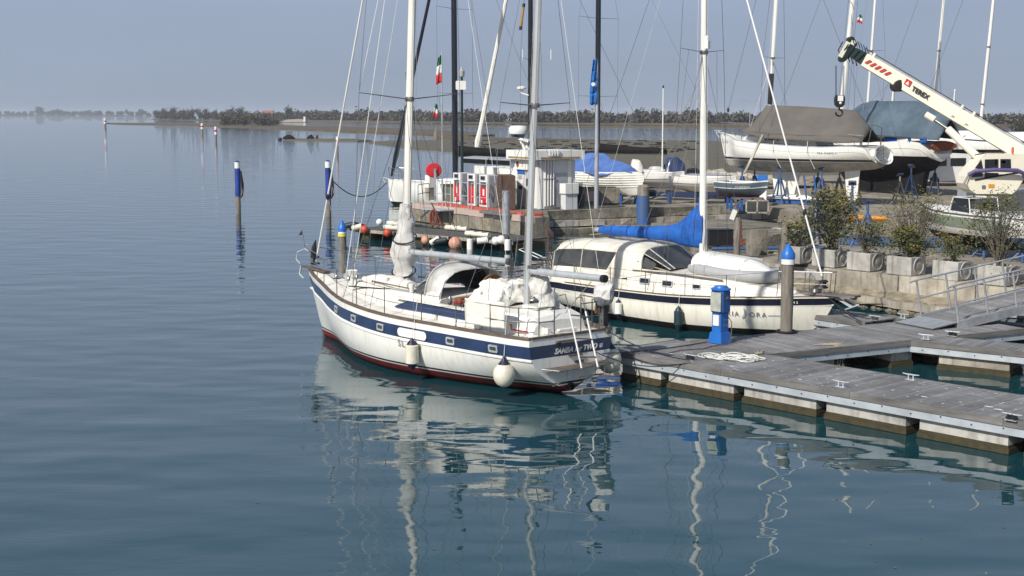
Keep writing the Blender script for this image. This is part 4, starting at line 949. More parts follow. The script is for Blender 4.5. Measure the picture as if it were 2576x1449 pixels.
for sd in (0, 1):
    ss = [s_ if sd == 0 else s_[::-1] for s_ in T2]; sg = 1 if sd == 0 else -1
    e = MB(); e.csm = False
    P0, P1, P2, P3 = Vector(ss[0][0])+Vector((-.55, 0, -.12)), Vector(ss[0][3]), Vector(ss[2][3]), Vector(ss[3][0]); PB = Vector(ss[2][0])
    PBt = PB.lerp(P2, .32); P0t = P0
    e.poly([P0, P1, P2, PBt, PB]); e.poly([PB, PBt, P3]); o = e.build('side_curtain', M['cvcream'], hd2); q = o.modifiers.new('t', 'SOLIDIFY'); q.thickness = .015
    up = Vector((0, .022*sg, 0))
    def tri(nm, pts, m='vinyl'): g = MB(); g.poly([p+up for p in pts]); g.build(nm, M[m], hd2)
    c = lambda a, b, d_: (P0*(1-a-b-d_) + P1*a + P2*b + PBt*d_)
    tri('side_window', [c(.55, .18, 0), c(.30, .62, 0), c(.2, .3, .3)]); tri('side_window', [c(.27, .5, .12), c(.02, .50, .42), c(.16, .18, .42)])
    tri('side_window', [P2.lerp(P3, .08).lerp(PBt, .1), P2.lerp(P3, .55), PBt.lerp(P3, .42), PBt.lerp(P2, .12)])
e = MB()
for sc_, zz in ((T2[2], .012), (T2[0], .01)): e.tube([Vector(p)+Vector((0, 0, zz)) for p in sc_], .03, 6, fl=.5)
for i in (3, 5, 9, 11): e.tube([Vector(T2[2][i])+Vector((0, 0, .01)), Vector(tent(4.8, 1.03, .44, 1.44)[i])+Vector((.01, 0, .012)), Vector(T2[3][i])+Vector((0, 0, .012))], .028, 5, fl=.4)
e.build('seam', M['cvcream'], hd2)
# mast, boom, rig
bx = 5.75; brk = .012; BT = 13.6
e = mast_mb(msp(bx, 1.4, brk, 1.4), msp(bx, BT, brk, 1.4), .098, .075); bm_ = e.build('mast', M['mastw'], B2)
bz2 = ZA(131, MMx @ msp(bx, 6, brk)); bt = spread(bm_, bx, brk, bz2, 1.02, up=.08, r=.022); bt2 = spread(bm_, bx, brk, 10.4, .8)
c = msp(bx, ZA(108, MMx @ msp(bx, 6, brk)), brk); e = MB(); e.box(c+Vector((.12, 0, -.05)), (.12, .12, .22)); e.lathe([(.06, .06), (.06, .16), (.02, .2)], c+Vector((.1, 0, 0)), 8); e.build('steaming_light', M['white'], bm_)
def ch2(x, sd, inn=.12): B, zs, zk, p = h2.at(x); return Vector((x, sd*(B-inn), zs))
for k, sd in enumerate((1, -1)):
    wire(B2, bt[k], ch2(5.6, sd), .008); wire(B2, bt[k], bt2[k], .008); wire(B2, bt2[k], msp(bx, BT, brk), .008)
    for x in (6.5, 4.9): wire(B2, msp(bx, bz2-.1, brk)+Vector((0, sd*.07, 0)), ch2(x, sd), .007)
    wire(B2, bt[k].lerp(msp(bx, bz2, brk), .35), ch2(5.3, sd, .2), .005)
for dx, dy in ((.13, .03), (.12, -.04), (-.13, .02), (-.3, .0)): wire(B2, msp(bx, 1.6, brk)+Vector((dx, dy, 0)), msp(bx, BT-.3, brk)+Vector((dx*.5, dy, 0)), .006, 'wirew', 'halyard')
wire(B2, (.1, 0, 1.0), msp(bx, BT, brk), .007, name='backstay')
s0 = Vector((9.75, 0, 1.45)); s1 = msp(bx, BT-.3, brk); e = MB(); e.tube([s0.lerp(s1, .02), s1], .024, 8); fo = e.build('forestay_foil', M['white'], B2)
e = MB(); e.lathe([(.04, -.1), (.10, -.08), (.10, -.05), (.05, -.03), (.05, .06), (.10, .08), (.10, .11), (.03, .14)], s0, 12); e.build('furling_drum', M['black'], fo)
e = MB(); q = s0.lerp(s1, .16); e.lathe([(.035, -.08), (.055, 0), (.035, .1)], q, 8); e.build('swivel', M['black'], fo)
# blue cover over the boom
bo0, bo1 = Vector((bx-.1, 0, 2.56)), ml(D(1488, 578, 42.3)); bo1.y = 0
e = MB(); e.tube([bo0, bo1], .065, 10); e.build('boom', M['alu'], B2)
sc2 = thing('sail_cover', 'bright blue sail cover wrapped over the boom and lower mast of the cream boat', 'sail cover', MO, MRZ)
prof = [(.955, .085, -.09, .085), (.93, .11, -.11, .10), (.75, .16, -.17, .13), (.6, .15, -.19, .12), (.45, .16, -.21, .14), (.3, .22, -.25, .15), (.2, .28, -.30, .17), (.12, .50, -.36, .17), (.06, .74, -.40, .15), (.01, .90, -.42, .13), (-.035, .92, -.38, .11)]
rs = []
for f_, tp, bt_, w_ in prof:
    c = bo0.lerp(bo1, f_); row = []
    for j in range(20):
        a = 2*math.pi*j/20; z = (tp if math.sin(a) > 0 else -bt_)*math.sin(a); row.append(c+Vector((-.0, math.cos(a)*w_*(1-.35*max(0, math.sin(a))), z)))
    rs.append(row)
dn = []
for a, b in zip(rs, rs[1:]):
    for k in range(3): dn.append([p.lerp(q, k/3) for p, q in zip(a, b)])
dn.append(rs[-1]); e = MB(); e.csm = True; e.rings(dn); crumple(e, .05, 3, 12); cvb = e.build('cover_cloth', M['cvblue'], sc2)
for f_ in (.28, .47, .66, .82):
    c = bo0.lerp(bo1, f_); e = MB(); e.tube([c+Vector((0, math.cos(a)*.155, math.sin(a)*.2-.02)) for a in [i*.45 for i in range(15)]], .010, 5); e.build('tie', M['cvblue'], sc2)
e = MB(); e.tube([bo0+Vector((.17, -.12, -.4)), bo0+Vector((.19, -.11, 0)), bo0+Vector((.2, -.08, .45))], .012, 5); e.build('lacing', M['wirew'], sc2)
line(B2, sag(bo0.lerp(bo1, .85)+Vector((0, 0, -.05)), (1.5, 0, 2.3), .02), .012, 'ropetan', 'mainsheet')
for x_, z_ in ((.74, 5.6), (.5, 5.4), (.3, 5.2)): wire(B2, bo0.lerp(bo1, x_)+Vector((0, -.1, .12)), msp(bx, z_+1.5, brk), .006, 'ropetan', 'lazy_jack')
wire(B2, bo1, msp(bx, BT-.1, brk), .006, 'wirew', 'topping_lift')
# upturned tender on the foredeck
td = thing('inflatable_tender', 'upturned white inflatable tender lashed on the foredeck of the cream boat', 'tender', MMx @ Vector((6.95, 0, 1.53)), MRZ); td.scale = (.88, .90, 1.0); td.rotation_euler = (0, R(3.5), MRZ)
e = MB(); tp_ = [(-1.45, .55), (-1.0, .64), (0, .66), (.8, .56), (1.25, .3), (1.42, 0), (1.25, -.3), (.8, -.56), (0, -.66), (-1.0, -.64), (-1.45, -.55)]
e.tube([(x, y, .02+.06*max(0, x)-.05*x*.3) for x, y in tp_], [.10]+[.17]*9+[.10], 10); e.build('tube', M['hypalon'], td)
e = MB(); e.csm = True; rs = []
for i in range(11):
    x = lerp(-1.35, 1.25, i/10); w_ = .62*(1-max(0, (x-.2)/1.15)**2.2)+.03; hh = .40 if x < .6 else lerp(.40, .16, (x-.6)/.65)
    rs.append([(x, w_*math.cos(a), .08+hh*abs(math.sin(a))**.6) for a in [math.pi*j/12 for j in range(13)]])
e.rings(rs, closed=False); e.face(range(0, 13)); e.face(range(130, 143)); e.build('hull', M['white'], td)
e = MB(); e.box((-.1, 0, .505), (2.1, .05, .04)); e.build('keel_strip', M['hypalon'], td)
for x in (-.7, .5): line(td, [(x, -.85, -.3), (x, -.72, .15), (x, -.3, .5), (x, .3, .5), (x, .72, .15), (x, .85, -.3)], .010, 'wirew', 'lashing')
# bow platform, anchor gear, pulpit, stanchions
e = MB(); e.ext([(9.2, .2, 1.17), (9.2, -.2, 1.17), (10.75, -.17, 1.20), (10.75, .17, 1.20)], (0, 0, .05)); e.build('bow_platform', M['woodb'], B2)
e = MB(); e.beam((10.1, .0, 1.15), (10.62, 0, .92), .05, .06); e.beam((10.3, .12, 1.10), (10.75, .08, 1.0), .04, .04); e.ext([(10.45, .15, .85), (10.45, -.15, .85), (10.8, 0, 1.0)], (0, 0, .03)); e.build('anchor', M['galv'], B2)
e = MB(); e.lathe([(.1, 1.2), (.13, 1.26), (.1, 1.34), (.04, 1.36)], (9.55, -.12, 0), 10); e.box((9.4, .1, 1.26), (.25, .2, .1)); e.build('windlass', M['steeld'], B2)
e = MB(); tp = 1.78
e.tube([(8.75, -.68, tp), (9.5, -.32, tp+.02), (10.05, -.12, tp+.03), (10.05, .12, tp+.03), (9.5, .32, tp+.02), (8.75, .68, tp)], .014, 6)
for x, y in ((8.75, .68), (9.5, .32), (10.02, .12)):
    for sd in (1, -1): e.tube([(x, y*sd, tp), (x-.04, y*sd, 1.12)], .013, 6)
e.tube([(8.75, -.68, 1.46), (9.5, -.33, 1.48), (9.9, -.15, 1.48)], .010, 6); e.tube([(9.5, -.32, tp), (9.95, -.2, 1.25)], .013, 6); e.build('pulpit', M['steel'], B2)
st2 = [.4, 1.9, 3.5, 4.9, 6.3, 7.5]
for sd in (1, -1):
    for x in st2: B, zs, zk, p = h2.at(x); stanchion(B2, (x, sd*(B-.06), zs), .62, .013)
    for hh in (.6, .32): line(B2, [(x, sd*(h2.at(x)[0]-.06), h2.at(x)[1]+hh) for x in st2] + [(8.75, sd*.68, tp if hh > .5 else 1.46)], .0055)
e = MB()
for hh in (.35, .62): e.tube([(.9, -1.02, .92+hh), (.1, -.82, .93+hh), (.0, .0, .93+hh), (.1, .82, .93+hh), (.9, 1.02, .92+hh)], .0135, 6)
for x, y in ((.1, .82), (.1, -.82), (0, .3), (0, -.3)): e.tube([(x, y, .95), (x, y, 1.55)], .0135, 6)
e.build('pushpit', M['steel'], B2)
e = MB(); e.tube([(.2, -.4, .95), (.15, -.42, 2.1), (.1, -.45, 2.6)], [.02, .016, .012], 6); e.build('antenna_pole', M['rust'], B2)
e = MB(); e.tube([(-.05, -.35, 1.5), (-.9, -.42, 1.75)], .015, 5); e.tube([(-.05, -.6, 1.5), (-.9, -.62, 1.72)], .015, 5); e.tube([(-.9, -.42, 1.75), (-.9, -.62, 1.72)], .012, 5); e.build('passerelle', M['white'], B2)
# fenders of the cream boat and ropes
for vx_, zc, lab, m_, L_, r_ in ((1562, .42, 'white cylinder fender with dark end on the cream boat', 'white', .5, .105), (1714, .38, 'dark green fender hanging amidships on the cream boat', 'fgreen', .62, .125), (1507, .75, 'dark fender near the stern of the cream boat', 'fgreen', .55, .10)):
    x = hx(h2, MMx, vx_, -1, zc); y = h2.hb(x, zc)+r_+.01; fender_cyl(lab, MMx @ Vector((x, -y, zc)), L_, r_, m_, 'rubber' if m_ == 'white' else m_, top=MMx @ Vector((x, -h2.hb(x, .9), 1.35)))
bowp = MMx @ Vector((10.0, -.1, 1.1))
rope('bow_line', 'black chain like bow line from the cream boat down to the walkway edge', sag(bowp, G(2169, 811, PZ), .05), 'ropeblk', .014)
rope('bow_line', 'second dark bow line of the cream boat led to the finger pontoon cleat', sag(bowp, G(2198, 803, PZ+.1), .12), 'ropeblk', .012)
rope('bow_line', 'thin grey bow line hanging from the cream boat beside the timber pile', sag(bowp, G(2100, 832, 0.1), .03), 'steeld', .008)
rope('dark_line', 'dark line with a cleat dangling down the bow of the cream boat beside the pile', [MMx @ Vector((9.0, -.75, 1.15)), MMx @ Vector((9.0, -.8, .4)), MMx @ Vector((9.0, -.76, .05))], 'ropeblk', .010)
# ------------------------------------------------------------------ piles standing in the water
def cone_cap(t, zc, r, h, m):
    e = MB(); e.lathe([(r*1.12, zc-.02), (r*1.14, zc+.28*h), (r*.9, zc+.45*h), (r*.25, zc+.92*h), (0, zc+h)], n=16); return e.build('cap', M[m], t)
def ring(t, z0, z1, r, m, name='band'): e = MB(); e.lathe([(r, z0), (r, z1)], n=16); return e.build(name, M[m], t)
t, p, zt, zc = pile('timber_pile', 'timber pile with blue cone cap and white band through the walkway edge', (1978, 836), 612, .152, cap=.36, vz=PZ, group='capped timber piles'); cone_cap(t, zc, .152, .36, 'bluep'); ring(t, zc-.15, zc+.01, .166, 'white')
e = MB(); e.lathe([(.2, PZ+.02), (.26, PZ+.02), (.26, PZ+.05), (.2, PZ+.05), (.2, PZ+.02)], (.0, 0, 0), 16); e.build('guide_ring', M['ropeblk'], t)
p = Vector((XA(862, 52.5, .5), 52.5, 0)); t = thing('timber_pile', 'timber pile with blue cone cap and yellow band behind the bow of the white ketch', 'pile', p, 0, 'capped timber piles'); zt = ZA(553, p)
e = MB(); e.lathe([(.16, -1.5), (.155, .8), (.15, zt-.4)], n=14); e.build('shaft', M['pile'], t); cone_cap(t, zt-.42, .15, .42, 'bluep'); ring(t, zt-.62, zt-.54, .17, 'yellow'); ring(t, zt-.52, zt-.42, .158, 'white', 'sleeve')
for v, top, lab in (((600, 538), 404, 'blue sleeved pile with white top standing alone in open water'), ((827, 545), 402, 'blue sleeved pile with white top just left of the forestay of the ketch')):
    p = G(v[0], v[1], 0); zt = ZA(top, p); t = thing('marker_pile', lab, 'pile', p, 0, 'blue sleeved marker piles'); r = .16
    e = MB(); e.lathe([(r*.9, -1), (r*.95, .6), (r*.85, 1.3)], n=14); e.build('shaft', M['pile'], t)
    e = MB(); e.csm = True; e.lathe([(r*1.0, 1.05), (r*1.1, 1.3), (r*1.0, 1.6), (r, zt-.45)], n=14); crumple(e, .02, 6, v[0]); e.build('blue_sleeve', M['blued'], t)
    ring(t, zt-.46, zt-.10, r*1.05, 'white', 'white_top'); e = MB(); e.lathe([(r*1.0, zt-.10), (r*.5, zt-.03), (0, zt)], n=14); e.build('cap', M['blued'], t)
    e = MB(); e.tube([(r+.05, -.05, zt-.6), (r+.10, -.05, zt-1.4), (r+.12, -.03, zt-2.0), (r+.02, -.08, zt-2.25)], [.05, .09, .06, .03], 7); crumple(e, .04, 7, 2); e.build('rope_bundle', M['ropeblk'], t)
    e = MB(); e.tube([(r+.1, -.1, zt-1.6), (r+.22, -.1, zt-2.1), (r+.1, -.12, zt-2.4)], .02, 5); e.build('hanging_rope', M['ropetan'], t)
for v, top, d_, lab in (((265, 325), 298, None, 'farthest red and white channel stake at the tip of the spit'), ((509, 341), 310, None, 'middle red and white channel stake beside the marsh'), ((543.5, 361), 318, None, 'tallest red and white channel stake left of the open water'), ((849, 390), 343, None, 'red banded white channel stake behind the forestay')):
    p = G(v[0], v[1], 0); zt = ZA(top, p); t = thing('channel_stake', lab, 'channel marker', p, 0, 'red and white channel stakes'); k = zt; r = max(.11, p.y*.00085)
    e = MB(); e.lathe([(r, -1), (r*.8, k*.55)], n=10); e.build('shaft', M['pile'], t)
    for a, b, m_ in ((.52, .68, 'white'), (.68, .80, 'redp'), (.80, .97, 'white')): ring(t, k*a, k*b, r*1.15, m_)
    e = MB(); e.lathe([(r*1.15, k*.97), (0, k)], n=10); e.build('cap', M['white'], t)
for vx_, d_, top, r, lab in ((1853, 49, 547, .12, 'grey timber post with a white rag behind the upturned tender'), (1972, 46.5, 560, .13, 'grey timber post rising behind the blue capped pile'), (2098, 47.6, 570, .13, 'grey timber post standing in front of the concrete planters')):
    p = Vector((XA(vx_, d_, .5), d_, 0)); zt = ZA(top, p); t = thing('timber_post', lab, 'post', p, 0, 'grey timber posts')
    e = MB(); e.lathe([(r, -1), (r*.97, zt*.6), (r*.93, zt-.02), (r*.8, zt)], n=12); e.build('shaft', M['pile'], t)
    if vx_ == 1853: e = MB(); e.box((-.16, -.05, zt+.1), (.16, .1, .36), 0, M=Matrix.Rotation(R(20), 3, 'Y')); e.build('rag', M['white'], t)
p = G(1617, 577, 0); zt = ZA(465, p); t = thing('blue_pile', 'thick blue pile with a whitened top in front of the dinghies', 'pile', p); e = MB(); e.lathe([(.34, -1), (.35, .9), (.32, zt-.55)], n=16); e.build('shaft', M['bluel'], t)
e = MB(); e.lathe([(.30, zt-.56), (.31, zt-.1), (.22, zt)], n=14); e.build('top', M['concl'], t)
p = G(1273, 606, 0); zt = ZA(480, p); t = thing('steel_pile', 'grey steel pile guiding the floating dock below the fuel pier', 'pile', p); e = MB(); e.lathe([(.19, -1), (.19, zt)], n=16); e.build('shaft', M['alunew'], t); ring(t, zt-1.15, zt-1.10, .2, 'galv')

# ------------------------------------------------------------------ fuel pier
PT = 1.1
FT, FK = G(1035, 511, PT), G(1342, 547, PT)
fA = dirang(FT, FK); fd = Vector((math.cos(fA), math.sin(fA), 0)); fn = Vector((-fd.y, fd.x, 0))     # fn points inland
FL = (FK-FT).length
pier = thing('fuel_pier', 'old stone fuel pier with pink painted kerb and red edge', 'pier', (FT.x, FT.y, 0), fA)
pb = MB(); pb.ext([(0, .1, PT-.02), (FL, .1, PT-.02), (FL, .9, PT-.02), (FL-3.9, 3.3, PT-.02), (FL-5, 9, PT-.02), (4, 7.0, PT-.02), (1.0, 3.2, PT-.02)], (0, 0, -2.5)); pb.build('core', M['concd'], pier)
pinkk = mat('faded_pink_paint', (.50, .36, .31), .85, col2=(.38, .33, .27), scale=1.4, fac=(.35, .7), bump=.01)
random.seed(3); x = 0; k = 0
while x < FL:
    l_ = min(random.uniform(.9, 1.6), FL-x+.001); e = MB(); e.box((x+l_/2, .26, PT-.13+random.uniform(-.012, .012)), (l_-.02, .56+random.uniform(-.03, .03), .30)); e.build('kerb_stone', pinkk, pier)
    e = MB(); e.box((x+l_/2, .08, PT-.62), (l_-.03, .22+random.uniform(-.06, .04), .62)); e.build('wall_stone', M['concd' if k % 3 else 'rubble'], pier); x += l_; k += 1
e = MB(); e.box((6.6, .52, PT+.07), (8.6, .5, .14)); e.build('red_kerb', M['redmat'], pier)
e = MB(); e.box((11.6, .52, PT+.07), (1.0, .52, .16)); e.build('red_kerb', M['redmat'], pier)
e = MB(); e.box((9.2, .1, PT+.02), (2.6, .8, .14), .02); e.build('gangplank', M['woodb'], pier)
def fp(vx_, off, z=PT):            # point on the pier, off metres inland of the edge, in column vx
    s_ = along(FT+fn*off, FK+fn*off, vx_, z); q = FT+fn*off+fd*s_; return Vector((q.x, q.y, z)), s_
def dispenser(vx_, w_, top, lab, notice=True):
    q, s_ = fp(vx_, 1.6); t = thing('fuel_dispenser', lab, 'fuel pump', q, fA, 'fuel dispensers on the pier'); h = ZA(top, q)-PT; d_ = .62
    def B_(n_, c, dd, m_): e = MB(); e.box(c, dd); e.build(n_, M[m_], t)
    e = MB(); e.ext([(0, 0, .0), (0, 0, h), (0, d_, h), (0, d_, 0)], (w_, 0, 0)); e.build('cabinet', M['whited'], t)
    B_('side_panel', (w_+.012, d_/2, h/2), (.02, d_-.08, h-.1), 'greyp'); B_('front_frame', (w_/2, -.03, h-.19), (w_, .06, .38), 'white')
    B_('front_frame', (.03, -.03, h/2-.17), (.06, .06, h-.36), 'white'); B_('front_frame', (w_-.06, -.03, h/2-.17), (.12, .06, h-.36), 'white')
    B_('display', (w_*.45, -.07, h-.17), (w_*.5, .03, .17), 'glassd'); B_('display_bezel', (w_*.45, -.065, h-.17), (w_*.62, .02, .24), 'greyp')
    B_('nozzle_recess', (w_*.46, -.005, h-.52), (w_-.2, .03, .26), 'steeld'); B_('red_panel', (w_*.46, -.02, (h-.66)/2+.08), (w_-.18, .05, h-.82), 'redp')
    if notice: B_('notice', (w_*.5, -.052, h*.46), (.16, .012, .34), 'white'); B_('notice', (w_*.28, -.052, h*.16), (.12, .012, .22), 'white')
    e = MB(); e.tube([(w_+.05, .1, h-.5), (w_+.14, .0, h-.75), (w_+.12, -.02, h-1.2), (w_+.06, .05, h-.9)], .018, 5); e.build('hose', M['black'], t)
    B_('plinth', (w_/2, d_/2-.03, -.0), (w_+.1, d_+.16, .08), 'concl'); return t
dispenser(1143, .78, 434, 'leftmost of the three white and red fuel dispensers'); dispenser(1178.5, .80, 436.5, 'middle white and red fuel dispenser', False); dispenser(1208.5, .82, 439, 'rightmost white and red fuel dispenser beside the brown slatted bin store')
# slatted store
q, s_ = fp(1250, 2.2); t = thing('slatted_store', 'brown slatted wooden bin store between dispensers and kiosk', 'cabinet', q, fA-R(25)); h = ZA(437, q)-PT
for x0 in (0, .95):
    for k in range(9): e = MB(); e.box((x0+.45, 0, .12+k*(h-.2)/9), (.84, .03, (h-.2)/9-.03), M=Matrix.Rotation(R(-18), 3, 'X')); e.build('slat', M['brown'], t)
for x_ in (0, .92, 1.87): e = MB(); e.box((x_, 0, h/2), (.07, .09, h)); e.build('post', M['brown'], t)
e = MB(); e.box((.93, .4, h/2), (1.86, .7, h-.05)); e.build('box', M['brown'], t)
# kiosk
KC = G(1355, 527, PT); kA = fA + math.pi/2       # local +x runs inland-right
t = thing('kiosk', 'white fuel kiosk with flat fascia roof and four vertical pipes', 'kiosk', KC, dirang((0, 0), (.85, .53)))
KH = ZA(378, KC)-PT; hb_ = KH-.52
e = MB(); e.ext([(0, 0, 0), (2.25, 0, 0), (2.25, 2.1, 0), (0, 2.1, 0)], (0, 0, hb_)); e.build('wall', M['whited'], t)
e = MB(); e.box((1.05, 1.0, KH-.25), (3.05, 2.8, .46)); rf = e.build('roof_fascia', M['white'], t)
e = MB(); e.box((-.50, 1.0, KH-.38), (.02, 2.3, .07)); e.box((1.05, -.42, KH-.38), (2.4, .02, .07)); e.build('trim', M['gold'], rf)
for y in (.5, .9, 1.5): e = MB(); e.box((-.49, y, KH-.25), (.012, .02, .46)); e.build('joint', M['greyp'], rf)
for k in range(4): e = MB(); e.tube([(.35+k*.17, -.08, .15+.02*k), (.35+k*.17, -.08, KH-.3), (.35+k*.17, -.48, KH-.25), (.35+k*.17, -.48, KH+.05)], .035, 8); e.build('pipe', M['white'], t)
e = MB(); e.box((.62, -.10, 1.55), (.8, .03, .04)); e.build('pipe_clip', M['steel'], t)
e = MB(); e.box((-.02, .55, 1.05), (.03, .85, 2.0)); dr = e.build('door', M['white'], t); e = MB(); e.box((-.05, .9, 1.0), (.04, .04, .16)); e.build('handle', M['steel'], dr)
e = MB(); e.box((-.03, 1.55, 1.2), (.04, .85, 2.3)); ps = e.build('poster_board', M['whited'], t)
e = MB(); e.box((-.06, 1.55, 1.85), (.02, .75, .20)); e.build('poster', M['flagb'], ps)
for zz, yy, m_ in ((1.6, 1.7, 'hypalon'), (1.35, 1.5, 'white'), (1.05, 1.65, 'vinyl')): e = MB(); e.box((-.06, yy, zz), (.02, .3, .18)); e.build('poster', M[m_], ps)
e = MB(); e.box((-.10, 1.4, 2.25), (.14, 1.3, .5)); sg = e.build('sign_box', M['white'], t)
text('lettering', 'S', .32, sg, M['dred'], basis((0, -1, 0), (0, 0, 1), (-.175, 1.28, 2.25)), .004)
e = MB(); e.ext([(-.175, 1.75, 2.08), (-.175, 1.62, 2.2), (-.175, 1.68, 2.38), (-.175, 1.82, 2.43), (-.175, 1.9, 2.25)], (-.008, 0, 0)); e.build('emblem', M['rust'], sg)
for x_, w_ in ((.12, .12), (.3, .08), (1.9, .2)): e = MB(); e.box((x_, -.02, hb_/2), (w_, .05, hb_-.05)); e.build('pilaster', M['white'], t)
e = MB(); e.box((1.25, -.03, hb_*.38), (.9, .04, hb_*.7)); e.build('hatch_panel', M['greyp'], t)
for a_, b_ in (((-.3, .3, KH-.02), (-.45, .5, KH+.22)), ((-.4, .8, KH), (-.5, .7, KH+.25))): e = MB(); e.beam(a_, b_, .12, .1); e.build('roof_lamp', M['white'], t)
q = KC + Vector((1.75, .75, 0)); t = thing('ice_chest', 'white ice chest standing against the right wall of the kiosk', 'freezer', KC + Vector((1.0, .2, 0)), dirang((0, 0), (.85, .53))); t.scale = (.85, .9, .9)
e = MB(); e.box((.55, -.35, .45), (.85, .5, .9)); e.build('body', M['whited'], t); e = MB(); e.box((.55, -.35, 1.2), (.95, .6, .55)); e.build('lid', M['white'], t); e = MB(); e.box((.55, -.36, .9), (.97, .63, .05)); e.build('seam', M['greyp'], t)
# lifebuoy case on post
q, s_ = fp(1091, 2.0); t = thing('lifebuoy_case', 'red lifebuoy case on a grey post at the left end of the fuel pier', 'lifebuoy', q, R(8)); zc_ = ZA(428, q)-PT
e = MB(); e.lathe([(.02, -.02), (.30, 0), (.43, .06), (.45, .18), (.40, .24), (.15, .26)], (0, 0, zc_), 22, M=Matrix.Rotation(R(90), 3, 'X') @ Matrix.Scale(.92, 3, (0, 1, 0))); e.build('case', M['redp'], t)
e = MB(); e.box((.06, -.33, zc_/2+.05), (.12, .1, zc_+.1)); e.build('post', M['greyp'], t); e = MB(); e.box((.06, -.27, zc_), (.34, .04, .42)); e.build('recess', M['dred'], t)
q, s_ = fp(1083, 2.3); t = thing('control_box', 'narrow white control cabinet under the red lifebuoy case', 'cabinet', q, fA); e = MB(); e.box((0, 0, 1.05), (.55, .4, .7)); e.build('body', M['white'], t); e = MB(); e.box((0, 0, .35), (.5, .5, .7)); e.build('plinth', M['concl'], t)
q, s_ = fp(1128, 2.4); t = thing('tank_housing', 'square grey green tank housing beside the leftmost dispenser', 'tank', q, fA); h = ZA(466, q)-PT; e = MB(); e.box((.1, .5, h/2), (1.35, 1.1, h)); e.build('body', mat('olive_render', (.16, .155, .12), .9, var=.3, scale=2), t); e = MB(); e.box((-.62, .0, h/2), (.12, .12, h)); e.build('corner_post', M['whited'], t); e = MB(); e.box((.1, .5, h+.02), (1.5, 1.25, .06)); e.build('lid', M['brown'], t)
# railings on the pier edge
def railing(lab, pts, h=1.0, m='galv', rails=(1.0, .5), r=.022, cat='railing', group=None):
    t = thing('railing', lab, cat, pts[0], 0, group); o = Vector(pts[0])
    for p in pts: e = MB(); e.tube([Vector(p)-o, Vector(p)-o+Vector((0, 0, h))], r, 6); e.build('post', M[m], t)
    for k in rails: e = MB(); e.tube([Vector(p)-o+Vector((0, 0, h*k)) for p in pts], r, 6); e.build('rail', M[m], t)
    return t
for i, (a, b) in enumerate(((1100, 1113), (1121, 1134), (1150, 1178), (1186, 1226))):
    q0, q1 = fp(a, .15)[0], fp(b, .15)[0]; railing(['leftmost steel railing hoop on the fuel pier edge', 'second steel railing hoop on the fuel pier edge', 'longer steel railing in front of the left dispenser', 'steel railing in front of the right dispenser'][i], [q0, q1], 1.35, group='steel railing hoops on the fuel pier')
railing('dark stair railing at the far left tip of the fuel pier', [fp(1052, .2)[0], fp(1064, 1.0)[0], fp(1080, 1.6)[0]], 1.0, 'steeld')
# stair frame down to the floating dock
q = FT+fd*3.0-fn*.5; t = thing('dock_stairs', 'steel stair frame leading from the fuel pier down to the floating dock', 'stairs', (q.x, q.y, 0), fA)
e = MB(); e.box((.6, .1, 1.0), (2.4, .9, .06)); e.build('landing', M['galv'], t)
for a, b in (((-.4, -.3, .5), (.6, -.3, 1.0)), ((1.6, -.3, 1.0), (.9, -.35, .1)), ((.7, -.3, 1.0), (1.7, -.35, .1)), ((-.4, .3, .5), (.6, .3, 1.0)), ((1.7, .3, 1.0), (1.7, .3, 0.0))): e = MB(); e.beam(a, b, .06, .08); e.build('brace', M['steeld'], t)
# lamp post, flag poles, aerials
q = Vector((XA(1163, 80, 1), 80, PT)); zt = ZA(172, q)-PT; t = thing('lamp_post', 'dark green lamp post carrying a square white panel above the fuel pier', 'lamp post', q)
e = MB(); e.lathe([(.16, 0), (.14, 1.0), (.085, 1.6), (.07, zt-.5)], n=12); e.build('pole', M['dkgreen'], t); e = MB(); e.lathe([(.07, zt-.5), (.15, zt-.45), (.17, zt-.15), (.10, zt-.1), (.03, zt+.1)], n=12); e.build('lantern', M['hypalon'], t)
e = MB(); e.ext([(q_[0]-.05, -.12, q_[1]+zt-.95) for q_ in rrect(.58, .50, .06)], (0, -.06, 0)); e.build('panel', M['white'], t)
q = Vector((XA(1113, 78, 3), 78, PT)); zt = ZA(130, q)-PT; t = thing('flagpole', 'slim grey flagpole left of the lamp post on the fuel pier', 'flagpole', q); e = MB(); e.lathe([(.045, 0), (.04, zt*.6), (.025, zt)], n=8); e.build('pole', M['alunew'], t)
def limp_flag(lab, at, h, w_, mats, seed=1, name='flag'):
    t = thing(name, lab, 'flag', at); n = len(mats)
    for k, m_ in enumerate(mats):
        e = MB(); e.csm = True; z1, z0 = -h*k/n, -h*(k+1)/n; rows_ = []
        for i in range(5):
            z = lerp(z1, z0, i/4); f_ = (z1-(z-0))/h; row = []
            for j in range(9): u = j/8; row.append((-u*w_*(.55+.45*min(1, -z/h*1.6)), .05*math.sin(u*9+seed+z*2), z + .06*math.sin(u*4+seed)))
            rows_.append(row)
        e.rings(rows_, closed=False); o = e.build('stripe', M[m_], t); q_ = o.modifiers.new('t', 'SOLIDIFY'); q_.thickness = .01
    return t
limp_flag('limp Italian tricolour flag hanging near the top of the slim flagpole', q+Vector((-.03, 0, zt-.25)), 1.5, .30, ['flagg', 'flagw', 'flagr'])
q = Vector((XA(1500, 72, 1), 72, PT)); zt = ZA(150, q)-PT; t = thing('flagpole', 'tall grey flagpole standing on the old stone wall right of the kiosk', 'flagpole', q); e = MB(); e.lathe([(.12, 0), (.10, zt*.5), (.04, zt)], n=10); e.build('pole', M['greyp'], t)
limp_flag('long limp blue flag on the tall flagpole right of the kiosk', q+Vector((-.02, -.1, zt+.05)), 2.3, .36, ['flagb', 'flagb', 'flagb', 'flagb'], 2)
